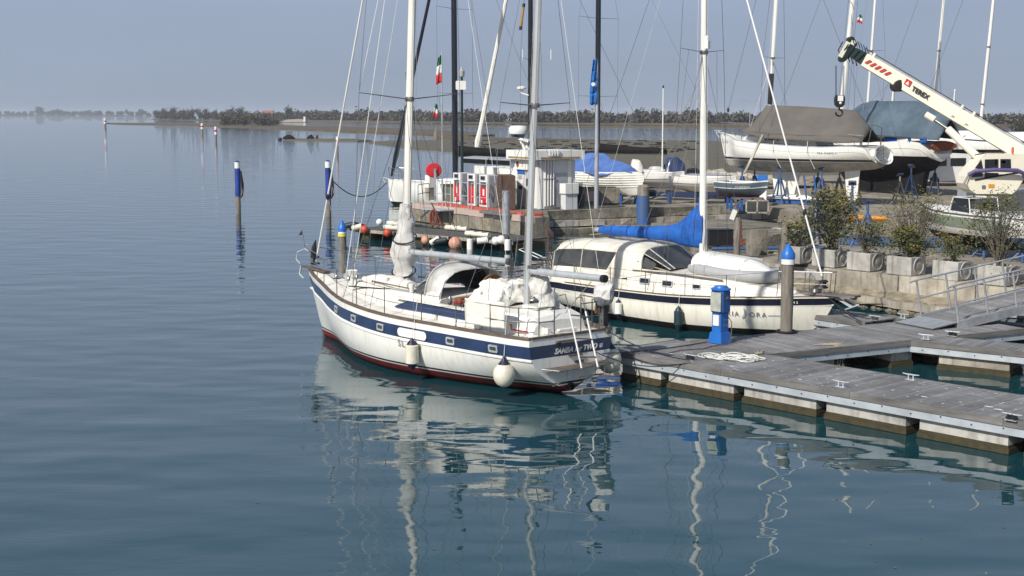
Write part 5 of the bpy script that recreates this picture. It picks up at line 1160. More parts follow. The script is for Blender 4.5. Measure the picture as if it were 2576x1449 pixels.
e = MB(); e.lathe([(0, 0), (.10, .0), (.10, .02), (0, .02)], (-.2, -.2, -1.3), 14, M=Matrix.Rotation(R(90), 3, 'X')); bo = bpy.data.objects['flag.001'] if 'flag.001' in bpy.data.objects else None
if bo: o = e.build('round_emblem', M['white'], bo)
q = Vector((XA(1665, 86, 1), 86, PT)); zt = ZA(215, q)-PT; t = thing('aerial_pole', 'thin white pole with a dark tip behind the dinghies', 'pole', q); e = MB(); e.lathe([(.05, 0), (.03, zt-.15)], n=8); e.build('pole', M['white'], t); e = MB(); e.lathe([(.05, zt-.15), (.05, zt)], n=8); e.build('tip', M['black'], t)
# concrete planter box with bush on the old wall
q = G(1502, 512, PT); t = thing('concrete_planter', 'old square concrete planter with dry grass on the stone wall right of the kiosk', 'planter', q, R(20)); e = MB(); e.box((.3, .5, .42), (2.5, 1.1, .84)); e.build('box', M['concd'], t); e = MB(); e.box((.3, .5, .85), (2.3, .95, .06)); e.build('soil', M['soil'], t); e = MB(); e.box((-.35, -.07, .40), (.75, .04, .55)); e.build('painted_panel', pinkk, t)
for i, (vx_, hh, m_) in enumerate(((1452, 1.0, 'black'),)):
    q = G(vx_+8, 521, PT); t = thing('hose_rack', 'black stacked hose rack beside the ice chest', 'rack', q); e = MB(); e.lathe([(.22, 0), (.2, .3), (.24, .5), (.18, .8), (.2, 1.0), (.06, 1.1)], n=10); e.build('coil', M['black'], t); e = MB(); e.lathe([(.12, 1.1), (.12, 1.25)], n=8); e.build('cap', M['white'], t)
# ------------------------------------------------------------------ old walls
def blockwall(lab, A, B, z0, z1, depth, bl, mats, seed=1, cat='wall', name='stone_wall', jit=.04, rows=1, cap=None):
    rnd = random.Random(seed); A = Vector(A[:2]); B = Vector(B[:2]); L_ = (B-A).length; ang = dirang(A, B)
    t = thing(name, lab, cat, (A.x, A.y, 0), ang)
    for r_ in range(rows):
        za, zb = lerp(z0, z1, r_/rows), lerp(z0, z1, (r_+1)/rows); x = -rnd.uniform(0, .4)*r_
        while x < L_:
            l_ = rnd.uniform(.7, 1.3)*bl; l_ = min(l_, L_-x+.3); h = zb-za; e = MB()
            e.box((0, 0, 0), (l_-.03, depth*(1-.08*r_), h-.02)); 
            for i, v in enumerate(e.v): e.v[i] = (v[0]+rnd.uniform(-jit, jit)*.6, v[1]+rnd.uniform(-jit, jit), v[2]+(rnd.uniform(-jit, jit)*.8 if (v[2] > 0) else 0))
            o = e.build('block', M[rnd.choice(mats)], t, loc=(x+l_/2, depth/2+rnd.uniform(-jit, jit), (za+zb)/2)); x += l_
    return t
W0, W1 = G(1345, 531, PT), G(1950, 512, PT)
wd_ = (Vector((W1.x, W1.y))-Vector((W0.x, W0.y))).normalized(); wn = Vector((wd_.y, -wd_.x))
blockwall('dark upper course of the old stone wall running right from the fuel kiosk', W0, W1, .62, PT, 1.4, 3.2, ['concd'], 5, jit=.07)
w0, w1 = Vector(W0[:2])+wn*.35, Vector(W1[:2])+wn*.35
blockwall('pale brick ledge course along the foot of the old wall', w0, w1, .28, .60, .5, .8, ['concl', 'conc', 'concl'], 6, jit=.03)
w0, w1 = Vector(W0[:2])+wn*.9, Vector(W1[:2])+wn*.9
blockwall('weedy lowest course of the old wall at the waterline', w0, w1, -.6, .26, .9, 2.4, ['concd', 'rubble'], 7, jit=.08)
# ------------------------------------------------------------------ floating dock with fenders
dA, dB = G(893, 574, .5), G(1292, 606, .5); dAng = dirang(dA, dB); DL = (dB-dA).length; ddv = Vector((math.cos(dAng), math.sin(dAng), 0)); dnv = Vector((-ddv.y, ddv.x, 0))
t = thing('floating_dock', 'dark floating work dock with white edge below the fuel pier', 'dock', (dA.x, dA.y, .5), dAng)
n = int(DL/.5)
pm2 = MB(); pm2.box((0, 1.15, -.03), (.48, 2.3, .06)); me = pm2.mesh('plank', mat('dark_dock_plank', (.10, .095, .085), .9, var=.3, scale=3))
for i in range(n): inst('plank', me, t, ((i+.5)*DL/n, 0, random.uniform(-.006, .006)))
for a, b in ((0, DL*.27), (DL*.3, DL*.62), (DL*.65, DL)): e = MB(); e.box(((a+b)/2, -.04, -.10), (b-a, .07, .14)); e.build('edge_beam', M['concl'], t)
for f_ in (.03, .36, .68, .93): e = MB(); e.box((DL*f_+.3, 1.1, -.5), (1.0, 1.9, .7)); e.build('float', M['algae'], t)
rnd = random.Random(2)
for i, f_ in enumerate((.04, .2, .43, .72)):
    q = Vector((dA.x, dA.y, .5)) + ddv*(DL*f_+.5) + dnv*(.25 if i % 2 else 2.0); t = thing('bumper', ['white tube bumper at the left end of the floating dock', 'white tube bumper on the inner side of the floating dock', 'white tube bumper in the middle of the floating dock', 'white tube bumper at the right part of the floating dock'][i], 'fender', q, dAng, 'white tube bumpers lying on the floating dock')
    e = MB(); e.tube([(-.7, 0, .14), (-.25, 0, .15), (-.2, 0, .12), (.2, 0, .15), (.25, 0, .12), (.7, 0, .14)], [.12, .13, .10, .13, .10, .12], 10); e.build('tube', M['fender'], t)
fl_ = [(876, 571, .19, 'orange', 'orange buoy at the left end of the floating dock'), (928, 577, .20, 'orange', 'second orange buoy hung on the floating dock'), (985, 586, .19, 'orange', 'third orange buoy beside the mast sleeve of the ketch'), (1081, 604, .20, 'pinkbuoy', 'faded pink buoy under the edge of the floating dock'), (1160, 612, .30, 'pinkbuoy', 'big pinkish buoy at the middle of the floating dock'), (1257, 606, .19, 'white', 'left one of two white ball buoys beside the steel pile'), (1271, 603, .19, 'white', 'right one of two white ball buoys beside the steel pile'), (873, 553, .17, 'white', 'white ball buoy lying on the far left corner of the dock')]
for vx_, vy_, r, m_, lab in fl_:
    s_ = along(dA, dB, vx_, .4); q = Vector((dA.x, dA.y, 0)) + ddv*s_ - dnv*(r+.08); z = ZA(vy_, q)
    if vx_ == 873: q = Vector((dA.x, dA.y, 0)) + dnv*1.9 - ddv*.3; z = .66
    t = thing('buoy', lab, 'buoy', (q.x, q.y, z), 0, 'buoys hung along the floating dock'); e = MB(); e.lathe([(max(r*math.cos(a), .001), r*math.sin(a)) for a in [math.pi*(i/10)-math.pi/2 for i in range(11)]], n=16); e.build('ball', M[m_], t)
    e = MB(); e.tube([(0, 0, r*.9), (0, .1, max(.05, .56-z))], .02, 5); e.build('lanyard', M['steeld'], t)
for i, (vx_, vy_, m_, tl, lab) in enumerate(((906, 572, 'fender', 75, 'grubby white fender tied flat left on the floating dock'), (1102, 606, 'fender', 60, 'white fender with dark end tilted under the dock edge'), (1118, 606, 'fgreen', 80, 'dark grey fender beside the tilted white one'), (1190, 614, 'white', 0, 'upright white fender under the dock edge'), (1222, 605, 'white', 85, 'grey white fender laid flat near the right end of the dock'), (1352, 575, 'white', 0, 'slim white fender hanging at the corner of the old wall'), (1285, 616, 'white', 0, 'white fender hung beside the steel pile'), (890, 566, 'fgreen', 80, 'dark green fender at the left tip of the floating dock'))):
    s_ = along(dA, dB, vx_, .4); q = Vector((dA.x, dA.y, 0)) + ddv*s_ - dnv*.2
    if vx_ == 1352: q = D(vx_, vy_, 68.5)
    fender_cyl(lab, (q.x, q.y, ZA(vy_, q)), .75, .14, m_, 'black', group='fenders tied to the floating dock', tilt=(0, R(tl)))
fender_ball('big white and brown ball fender hanging in the wall corner right of the mizzen', D(1376, 595, 68.0), .34, 'pinkbuoy', 'white')
# rust red rope loop hanging at the pier
t = thing('hanging_rope', 'rust red rope loops hanging from the fuel pier in front of the stairs', 'rope', D(1090, 520, 70), 0)
for k, (a, b) in enumerate((((-.1, 0, .2), (.7, 0, -1.9)), ((0, 0, -.2), (.1, 0, -.9)))): e = MB(); e.tube([a, Vector(a).lerp(Vector(b), .5)+Vector((.1*(-1)**k, 0, 0)), b], .04, 6); e.build('line', M['rust'], t)
e = MB(); e.tube([(math.cos(a)*.16, 0, -.55+math.sin(a)*.38) for a in [i*.4 for i in range(17)]], .06, 6); e.build('coil', M['rust'], t)

p = Vector((XA(818, 40.5, .3), 40.5, 0)); t = thing('mooring_timber', 'short dark timber with a pale plank sticking out behind the bow of the white ketch', 'timber', p); e = MB(); e.lathe([(.10, -1), (.10, 1.0)], n=8); e.build('post', M['pile'], t); e = MB(); e.box((-.05, 0, 1.12), (.62, .3, .10)); e.build('plank', M['woodb'], t); e = MB(); e.box((-.05, -.16, 1.0), (.55, .04, .18)); e.build('edge_beam', M['galv'], t)
# ------------------------------------------------------------------ land
def land(name, pts, z0, m, label=None, kind='structure', zb=-1.5, noise_=0, cell=None):
    e = MB(); e.ext([(p[0], p[1], z0) for p in pts], (0, 0, zb-z0)); o = e.build(name, M[m]); tag(o, label, None, kind=kind); return o
YZ = 1.0
L0 = G(2128, 679, YZ); L1 = G(2448, 714, YZ); ld = Vector((L1.x-L0.x, L1.y-L0.y)).normalized(); ln = Vector((-ld.y, ld.x))   # ln points inland
if ln.x < 0: ln = -ln
P_ = lambda s_, o_: (L0.x+ld.x*s_+ln.x*o_, L0.y+ld.y*s_+ln.y*o_)
W0v, W1v = Vector(W0[:2]), Vector(W1[:2])
yard = [P_(-4.2, .5), P_(26, .5), (60, 20), (70, 60), (60, 130), (16, 108), (2, 92), (-.2, 79), tuple(W0v-wn*1.2), tuple(W1v-wn*1.2), (14.2, 66), (13.2, 58), (12.2, 52.5)]
land('ground', yard, YZ, 'yard', 'gravel boatyard ground behind the planters')
# shore in front of the planter wall: rough concrete spill, stone beam, stones
def rough(name, A, B, w_, z0, z1, m, label, seed=1, amp=.12, nx=40, ny=10, kind='structure'):
    A = Vector(A); B = Vector(B); d = (B-A).normalized(); n_ = Vector((-d.y, d.x)); n_ = n_ if n_.x > 0 else -n_
    e = MB(); e.csm = False
    def fn_(u, v):
        p = A + (B-A)*u + n_*w_*v; z = lerp(z0, z1, v) + amp*mnoise.fractal(Vector((p.x*.8+seed, p.y*.8, seed)), 1, 2, 4)
        return (p.x + .1*mnoise.noise(Vector((p.y, p.x, seed))), p.y, z)
    e.grid(fn_, nx, ny); o = e.build(name, M[m]); tag(o, label, None, kind=kind); return o
rough('shore', P_(-6, -.85), P_(24, -.85), 1.0, .16, .54, 'rubble', 'rubble and old concrete spill sloping from the planter wall to the water', 3, .10, 90, 8)
b0, b1 = G(2146, 749, .22), G(2360, 781, .22); bd = Vector((b1.x-b0.x, b1.y-b0.y)).normalized()
t = thing('stone_beam', 'long pale stone beam lying along the water edge below the planter wall', 'stone beam', (b0.x, b0.y, .12), math.atan2(bd.y, bd.x)); Lb = (b1-b0).length+1.5
e = MB(); rs = []
for i in range(16):
    x = -.4+Lb*i/15; rs.append([(x, y+.04*mnoise.noise(Vector((x, y*9, 1))), z+.05*mnoise.noise(Vector((x*1.3, 5, z*9)))) for y, z in ((-.16, 0), (.2, 0), (.22, .2), (-.14, .22))])
e.rings(rs); e.build('beam', M['concl'], t)
rnd = random.Random(11)
def stones(lab, A, B, n, r0, r1, z, m='stone', spread=.5, cat='stones', seed=1, name='boulder'):
    rnd = random.Random(seed); t = thing(name+'_row', lab, cat, (A[0], A[1], 0)); bases = []
    for k in range(4):
        e = MB(); e.csm = False; e.lathe([(.01, -.8), (.75, -.5), (1, 0), (.7, .55), (.01, .75)], n=7)
        for i, v in enumerate(e.v): q = Vector(v)*(1+.35*mnoise.noise(Vector(v)*1.3+Vector((k*9, 0, 0)))); e.v[i] = tuple(q)
        e.sm = [False]*len(e.sm); bases.append(e.mesh(name, M[m]))
    for i in range(n):
        f_ = (i+rnd.uniform(.2, .8))/n; x = lerp(A[0], B[0], f_)-A[0]+rnd.uniform(-spread, spread); y = lerp(A[1], B[1], f_)-A[1]+rnd.uniform(-spread, spread); r = rnd.uniform(r0, r1)
        inst(name, rnd.choice(bases), t, (x, y, z), (rnd.uniform(-.4, .4), rnd.uniform(-.4, .4), rnd.uniform(0, 6)), (r, r*rnd.uniform(.7, 1.2), r*rnd.uniform(.6, .9)))
    return t
stones('small brown stones in the dark gap under the stone beam', b0, b1, 16, .10, .20, .0, 'rubble', .15, seed=4, name='stone')
stones('dark loose stones scattered on the shore below the planter wall', P_(-4, -.7), P_(7, -.6), 34, .05, .12, .30, 'rubble', .2, seed=6, name='stone')
# planter wall of big concrete blocks
s2128 = 0
blockwall('pale concrete block wall carrying the planters', P_(-.9, 0), P_(15, 0), .36, YZ+.01, 1.0, 2.3, ['conc', 'concl'], 8, jit=.02)
blockwall('stepped concrete blocks at the left end of the planter wall', P_(-6.0, .4), P_(-1.0, .4), .2, .88, 1.2, 1.5, ['conc', 'concd', 'concl'], 9, jit=.05)
q = G(1905, 640, .88); t = thing('concrete_stub', 'upright broken concrete stub left of the planters', 'concrete block', (q.x, q.y+.3, .85), R(15)); e = MB(); e.box((0, 0, .45), (.62, .6, .92)); crumple(e, .08, 3, 1); e.build('block', M['concd'], t)
# broken concrete tiers between the old wall and the planters
tiers = [((1775, 578), (2010, 566), .95, .45, 2.6, 3.6, 'concd', 'long cracked grey concrete slab right of the blue sail cover'),
         ((1560, 622), (2000, 604), .62, .30, 2.2, 2.8, 'concl', 'low pale broken slabs behind the blue sail cover'),
         ((1700, 668), (1990, 632), .55, .55, 2.0, 2.2, 'concl', 'stained pale concrete ledge behind the mast of the cream boat'),
         ((1775, 604), (2045, 585), .85, .5, 2.0, 3.0, 'concl', 'second cracked slab tier behind the blue sail cover')]
for i, (a, b, zt_2, hh, dp, bl, m_, lab) in enumerate(tiers):
    A, B = G(a[0], a[1], zt_2), G(b[0], b[1], zt_2); blockwall(lab, A, B, zt_2-hh-.3, zt_2, dp*1.6, bl, [m_, 'concd', 'rubble'] if i % 2 == 0 else [m_, 'conc', 'concd'], 20+i, jit=.10)
rough('shore', Vector(W0[:2])+wn*1.2, Vector((10, 50)), 9.0, -.35, .5, 'rubble', 'weedy rubble bank between the old wall and the cream boat', 8, .22, 50, 24)
rough('shore', (12.5, 49), (13.5, 72), 4.0, .5, 1.02, 'rubble', 'rough rubble bank at the left edge of the boatyard', 5, .15, 40, 14)
t = thing('blue_pipe', 'long light blue pipe lying on the cracked concrete tiers', 'pipe', G(1790, 626, .7)); e = MB(); e.tube([(0, 0, 0), (3.6, .2, .02), (4.6, .6, .0)], .07, 8); e.build('pipe', M['bluel'], t)
q = G(1808, 617, .7); t = thing('black_crate', 'black plastic crate on the concrete tiers behind the mast', 'crate', q, R(10)); e = MB(); e.box((0, 0, .32), (1.0, .6, .62)); e.build('body', M['black'], t); e = MB(); e.box((0, 0, .64), (1.05, .66, .04)); e.build('rim', M['black'], t)
q = G(1770, 622, .6); t = thing('rusty_anchor', 'brown rusty anchor leaning on the concrete tiers', 'anchor', G(1862, 618, .7)); e = MB(); e.tube([(0, 0, 1.0), (.05, 0, 0)], .05, 6); e.tube([(-.3, 0, .25), (0, 0, 0), (.35, 0, .25)], .05, 6); e.build('shank', M['rust'], t)
# ------------------------------------------------------------------ planters and shrubs
def leafmesh(name, n, rad, h, seed, size, m, squash=1, base=0, mode='crown'):
    rnd = random.Random(seed); e = MB(); cl = []
    for k in range(max(6, n//40)):
        a = rnd.uniform(0, 6.28); rr = rad*math.sqrt(rnd.random())*.85; z = base + h*(.15+.85*rnd.random()**.8); rr *= .45+.55*math.sin(math.pi*min(1, (z-base)/h*.8+.12)); cl.append((rr*math.cos(a), rr*math.sin(a), z))
    for i in range(n):
        c = rnd.choice(cl); s_ = rad*.16; p = Vector((c[0]+rnd.gauss(0, s_), c[1]+rnd.gauss(0, s_), c[2]+rnd.gauss(0, s_*.9)))
        if p.z < base*.5: continue
        u = Vector((rnd.gauss(0, 1), rnd.gauss(0, 1), rnd.gauss(0, .7))).normalized(); v = u.orthogonal().normalized(); s2 = size*rnd.uniform(.6, 1.4)
        e.poly([p-u*s2, p+v*s2*.4, p+u*s2, p-v*s2*.4])
    return e
def shrub(lab, base, rad, h, seed, leafn=900, size=.045, twigs=14, m='leaf', group='shrubs in the concrete planters', yellow=.12, name='shrub', bare=.3, m2='leafy'):
    t = thing(name, lab, 'shrub', base, 0, group); rnd = random.Random(seed)
    e = MB(); tips = []
    for k in range(twigs):
        a = rnd.uniform(0, 6.28); r = rad*rnd.uniform(.2, 1.0); top = Vector((math.cos(a)*r, math.sin(a)*r, h*rnd.uniform(.7, 1.08))); mid = Vector((top.x*.35+rnd.uniform(-.05, .05), top.y*.35, top.z*.45)); e.tube([(rnd.uniform(-.06, .06), rnd.uniform(-.06, .06), 0), mid, top], [.022, .013, .004], 4)
        for j in range(5):
            p = mid.lerp(top, rnd.uniform(0, .9)); q = p+Vector((rnd.gauss(0, rad*.25), rnd.gauss(0, rad*.25), rnd.uniform(.1, .35)*h*.5)); e.tube([p, q], [.008, .003], 3); tips.append(q)
    e.build('stem', M['twig'], t)
    e = leafmesh('x', int(leafn*.72*(1-yellow)), rad, h*.85, seed, size, m, base=h*.10); e.build('foliage', M[m], t)
    e = leafmesh('x', int(leafn*yellow)+20, rad*.9, h*.8, seed+5, size*1.1, m2, base=h*.3); e.build('yellow_foliage', M[m2], t)
    return t
LA, LB = (L0.x, L0.y), (L1.x, L1.y); pW = None
edges = [(1955, 2008), (2040, 2095), (2128, 2184), (2228, 2287), (2343, 2405), (2456, 2525), (2590, 2660)]
pnames = ['leftmost concrete planter half hidden by the timber posts', 'concrete planter behind the grey timber post, second of the row', 'concrete planter third of the row with a small olive shrub', 'concrete planter fourth of the row holding a dense green shrub', 'concrete planter fifth of the row with a low shrub beside the gangway', 'concrete planter sixth of the row seen through the gangway railing', 'last concrete planter at the right picture edge']
prnd = random.Random(5)
for i, (a, b) in enumerate(edges):
    s0_, s1_ = along(LA, LB, a, 1.0), along(LA, LB, b, 1.0); w_ = s1_-s0_; x0_, y0_ = P_(s0_, .06); ang = math.atan2(ld.y, ld.x); hgt = .57; dp = .74
    t = thing('concrete_planter', pnames[i], 'planter', (x0_, y0_, YZ+.012), ang+R(prnd.uniform(-2, 2)), 'cube shaped concrete planters in a row')
    e = MB(); q4 = lambda g, z: [(g, g, z), (w_-g, g, z), (w_-g, dp-g, z), (g, dp-g, z)]
    e.rings([q4(0, 0), q4(-.01, .02), q4(-.01, hgt-.02), q4(0, hgt), q4(.09, hgt), q4(.10, hgt-.10)], cap=False); e.build('box', M['conc'], t)
    e = MB(); e.poly(q4(.09, hgt-.08)); e.build('soil', M['soil'], t)
    for sd in (0, 1):
        e = MB(); xx = w_+.011 if sd == 0 else -.011; sgn = 1 if sd == 0 else -1; Mr = Matrix.Rotation(R(90*sgn), 3, 'Y')
        e.lathe([(.275, 0), (.27, .022), (.245, .024), (.225, .006), (.0, .006)], (xx, dp/2, hgt/2), 32, M=Mr); e.lathe([(.10, .005), (.09, .018), (.05, .022), (0, .022)], (xx, dp/2, hgt/2), 20, M=Mr)
        if sd: pass
        e.build('medallion', M['conc'], t)
    sb = P_(s0_+w_/2, .42); base = Vector((sb[0], sb[1], YZ+hgt-.1))
    spec = [(.75, .85, 1100, .05, 16, 'low spreading shrub in the leftmost planter'), (1.15, 1.85, 4200, .055, 34, 'tall dense olive and yellow shrub behind the pale grey timber post'), (.85, 1.05, 1100, .05, 20, 'thin straggly shrub in the third planter'), (.66, .92, 3000, .042, 14, 'compact dark green shrub in the fourth planter'), (.5, .8, 1400, .04, 12, 'low round shrub in the fifth planter'), (1.15, 2.1, 1700, .048, 40, 'tall twiggy half bare shrub behind the gangway railing'), (.9, 2.0, 1400, .05, 20, 'shrub at the right edge behind the gangway')][i]
    shrub(spec[5], base, spec[0], spec[1], 30+i, spec[2], spec[3], spec[4], yellow=.25 if i in (1, 3, 4) else .12)
sb = P_(along(LA, LB, 2245, 1.0), 1.1); shrub('very tall twiggy shrub rising behind the fourth planter', Vector((sb[0], sb[1], YZ)), 1.3, 2.35, 77, 2100, .048, 44, group=None, yellow=.2)
q = G(1532, 505, 1.1); shrub('yellow green round bush spilling over the old planter box right of the kiosk', Vector((q.x, q.y, 1.6)), .75, 1.5, 61, 1500, .07, 6, m='leafy', group=None, m2='leaf')
# ------------------------------------------------------------------ gangway
g0a, g0b = G(2312, 795, PZ+.12), G(2409, 812, PZ+.12); gd = Vector((math.cos(cAng), math.sin(cAng), 0)); gl = Vector((-gd.y, gd.x, 0))
gw = 1.30; gO = (g0b); gAng = cAng; slope = .115; GL = 7.0
t = thing('gangway', 'aluminium gangway with twin railings sloping from the yard to the pontoon', 'gangway', (gO.x, gO.y, PZ+.10), gAng); t.rotation_euler = (0, -math.atan(slope), gAng)
for i in range(int(GL/.16)): inst('plank', plank_mesh(.152, gw-.1), t, (i*.16+.08, .05, .0), (0, 0, 0))
for y in (0, gw): e = MB(); e.box((GL/2, y, -.06), (GL, .06, .20)); e.build('side_beam', M['alunew'], t)
for y in (0, gw):
    ps = [.05+1.02*k for k in range(7)]
    for x in ps: e = MB(); e.tube([(x, y-.0, -.14), (x-.11, y, .98)], .028, 8); e.build('post', M['alunew'], t)
    e = MB(); e.tube([(-.28, y, .96), (-.06, y, .985), (GL, y, .99)], .026, 8); e.build('handrail', M['alunew'], t); e = MB(); e.tube([(0, y, .50), (GL, y, .52)], .020, 8); e.build('mid_rail', M['alunew'], t)
    e = MB(); e.tube([(0, y, .05), (GL, y, .06)], .02, 6); e.build('toe_rail', M['alunew'], t)
pl = thing('landing_plate', 'ridged metal landing plate at the foot of the gangway', 'ramp plate', (gO.x, gO.y, PZ+.012), gAng)
e = MB(); e.poly([(-.85, -.0, .0), (0, 0, .10), (0, gw, .10), (-.85, gw, 0)]); e.poly([(-.85, 0, -.001), (-.85, 0, .0), (-.85, gw, 0), (-.85, gw, -.001)]); o = e.build('plate', M['steeld'], pl); q = o.modifiers.new('t', 'SOLIDIFY'); q.thickness = .012
for k in range(17):
    y = .05+k*(gw-.1)/16; e = MB(); e.ext([(-.82, y-.018, .010), (-.82, y+.018, .010), (-.02, y+.018, .108), (-.02, y-.018, .108)], (0, 0, .012)); e.build('ridge', M['galv'], pl)
e = MB(); e.tube([(0, .02, .02), (0, gw-.02, .02)], .05, 8); e.build('hinge', M['steeld'], pl)
# grey dinghy moored at the right edge
q = G(2580, 845, 0); dh = Hull([(0, .62, .42, -.05, 3), (1.2, .74, .42, -.12, 3), (2.2, .62, .46, -.1, 2.4), (2.9, .25, .54, .02, 1.6), (3.1, .02, .58, .4, 1.2)])
t = thing('dinghy', 'slate grey dinghy moored at the right picture edge beside the finger pontoon', 'dinghy', (q.x+1.1, q.y-.6, 0), R(160)); dh.build([M['dinghy']], [(0, 0), (.05, 0)], t, ns=16); dh.deck(M['blackaf'], t, drop=.16, camber=.02); dh.rail(M['hypalon'], t, w=.06, h=.05, name='gunwale')
e = MB(); e.box((1.2, 0, .36), (.25, 1.3, .04)); e.build('thwart', M['woodb'], t)
t = thing('outboard_motor', 'black outboard tilted up behind the finger pontoon near the right edge', 'outboard motor', G(2520, 800, .3)); e = MB(); e.lathe([(.14, 0), (.16, .3), (.12, .36)], n=10); e.build('cowl', M['black'], t); e = MB(); e.lathe([(.165, .14), (.165, .19)], n=12); e.build('band', M['white'], t); e = MB(); e.box((0, 0, -.25), (.12, .12, .5)); e.build('leg', M['black'], t)
# ------------------------------------------------------------------ boats on the hard
def trestle(lab, x, y, z, h, ang=0, m='bluel', name='boat_stand', w_=.5):
    t = thing(name, lab, 'boat stand', (x, y, z), ang, 'blue boat stands in the yard')
    for a in (0, 90, 180, 270): e = MB(); c, s_ = math.cos(R(a+45)), math.sin(R(a+45)); e.tube([(c*w_, s_*w_, 0), (c*.06, s_*.06, h*.72)], .045, 6); e.build('leg', M[m], t)
    e = MB(); e.tube([(0, 0, h*.55), (0, 0, h)], .05, 8); e.build('post', M[m], t)
    e = MB(); e.box((0, 0, h+.03), (.34, .30, .07), M=Matrix.Rotation(R(25), 3, 'Y')); e.build('pad', M['navy'], t)
    for z_ in (.22*h,): 
        for a in (0, 90, 180, 270): e = MB(); c, s_ = math.cos(R(a+45)), math.sin(R(a+45)); c2, s2 = math.cos(R(a+135)), math.sin(R(a+135)); k = w_*(1-.3); e.tube([(c*k, s_*k, z_), (c2*k, s2*k, z_)], .025, 5); e.build('brace', M[m], t)
    return t
# big white yacht
yb = D(1786, 334, 79.5); ys = D(2175, 372, 74.0); yz = YZ
def yframe(bow, stern): rz = math.atan2(bow.y-stern.y, bow.x-stern.x); return rz, (Vector((bow.x, bow.y))-Vector((stern.x, stern.y))).length
yrz, yL = yframe(yb, ys); print('yacht', yL, yb.z, ys.z)
def pushed(sternpt, rz): return Vector((sternpt.x, sternpt.y, 0))
Y = thing('sailing_yacht', 'large white sailing yacht on blue stands under a grey winter cover', 'sailing yacht', (ys.x+.8, ys.y+1.2, 0), yrz)
hy = Hull([(-.55, .95, 3.35, 3.15, 1.5), (-.3, 1.25, 3.75, 3.05, 1.8), (0, 1.42, 4.17, 2.98, 2.2), (2.5, 1.75, 4.18, 2.76, 3.2), (5, 1.85, 4.28, 2.70, 3.6), (7.5, 1.35, 4.48, 2.78, 2.8), (yL-.9, .62, 4.70, 2.98, 1.9), (yL-.35, .22, 4.79, 3.25, 1.4), (yL, .02, 4.85, 4.6, 1.1)])
hy.build([M['gel'], M['blackband'], M['conc']], [(0, 0), (.06, 0)], Y, lower=[(3.52, 0), (3.40, 1), (3.37, 0), (3.0, 2)], ns=48); hy.deck(M['deckw'], Y, camber=.1); hy.rail(M['alu'], Y, w=.03, h=.03); hy.strip(M['greyp'], Y, .30, .02, 'cove_line', t=.006)
lettering(hy, frame(Y.location, yrz), Y, 'X-4136', 1821, 4.36, .22, M['inkgrey'], side=1)
lettering(hy, frame(Y.location, yrz), Y, 'FRA MARIO 4', 2080, 3.86, .15, M['inkgrey'], side=1)
e = MB(); e.ext([(4.2, 0, 2.75), (5.9, 0, 2.75), (5.7, 0, 1.5), (4.5, 0, 1.5)], (0, .16, 0)); e.csm = True; e.rings([[(x, w_*math.cos(a)*.5+.08, 1.28+.2*math.sin(a)*(1 if w_ > .1 else .3)) for a in [2*math.pi*j/10 for j in range(10)]] for x, w_ in ((3.3, .05), (3.8, .4), (4.8, .6), (5.8, .5), (6.3, .05))]); e.build('keel', M['gel'], Y)
e = MB(); e.ext([(.75, -.05, 2.95), (1.6, -.05, 2.9), (1.45, -.05, 1.5), (1.2, -.05, 1.15), (.85, -.05, 1.25)], (0, .1, 0)); e.build('rudder', M['gel'], Y)
# sugar scoop transom: hollow with steps, ladder
e = MB(); e.csm = True; rs = []
for k, (x, s_, z) in enumerate(((-.62, 1.0, 3.78), (-.66, .9, 3.76), (-.35, .8, 3.74), (-.2, .7, 3.72))): rs.append([(x+.42*math.sin(a)*.6+ (0 if math.sin(a) > 0 else .08), s_*1.28*math.cos(a), z+.52*s_*math.sin(a)) for a in [2*math.pi*j/24 for j in range(24)]])
e.rings(rs, cap=False); e.face([b for b in range(72, 96)]); e.build('transom_scoop', M['gel'], Y)
e = MB(); e.box((-.35, .2, 3.55), (.5, 1.2, .06)); e.box((-.2, .2, 3.95), (.4, 1.2, .06)); e.build('boarding_step', M['deckw'], Y)
e = MB()
for y in (.1, .45): e.tube([(-.55, y, 4.35), (-.62, y, 3.5)], .018, 5)
for z in (3.65, 3.85, 4.05, 4.25): e.tube([(-.58, .1, z), (-.58, .45, z)], .015, 5)
e.build('ladder', M['steel'], Y)
house(Y, 'coachroof', [(7.8, .3, .2, 4.45, 4.55), (7.2, .75, .6, 4.4, 4.78), (5, 1.15, .98, 4.25, 4.92), (2.9, 1.2, 1.0, 4.15, 4.98), (2.8, 1.2, 1.0, 4.15, 4.5)], M['gel'])
for x in (3.3, 4.1, 4.9, 5.7):
    for sd in (1, -1): e = MB(); yy = lerp(1.2, 1.05, (x-3)/3)-.06; e.box((x, sd*yy, 4.58), (.55, .06, .16)); e.build('window', M['glassd'], Y)
e = MB(); tp = 5.42
e.tube([(yL-1.5, .95, tp), (yL-.5, .35, tp+.03), (yL+.15, 0, tp+.05), (yL-.5, -.35, tp+.03), (yL-1.5, -.95, tp)], .02, 6)
for x, y in ((yL-1.5, .95), (yL-.5, .35)):
    for sd in (1, -1): e.tube([(x, sd*y, tp), (x+.1, sd*y, 4.7)], .018, 5)
e.tube([(yL-1.5, .95, 5.1), (yL-.2, .2, 5.12)], .012, 5); e.build('pulpit', M['steel'], Y)
for sd in (1, -1):
    xs_ = [.2, 1.8, 3.6, 5.4, 7.2, yL-1.5]
    for x in xs_[:-1]: q = hy.P(x, sd, 0, -.05); stanchion(Y, q, .62, .014)
    for hh in (.6, .33): line(Y, [hy.P(x, sd, -hh if x < 8 else -hh-.1, -.05) for x in xs_], .007)
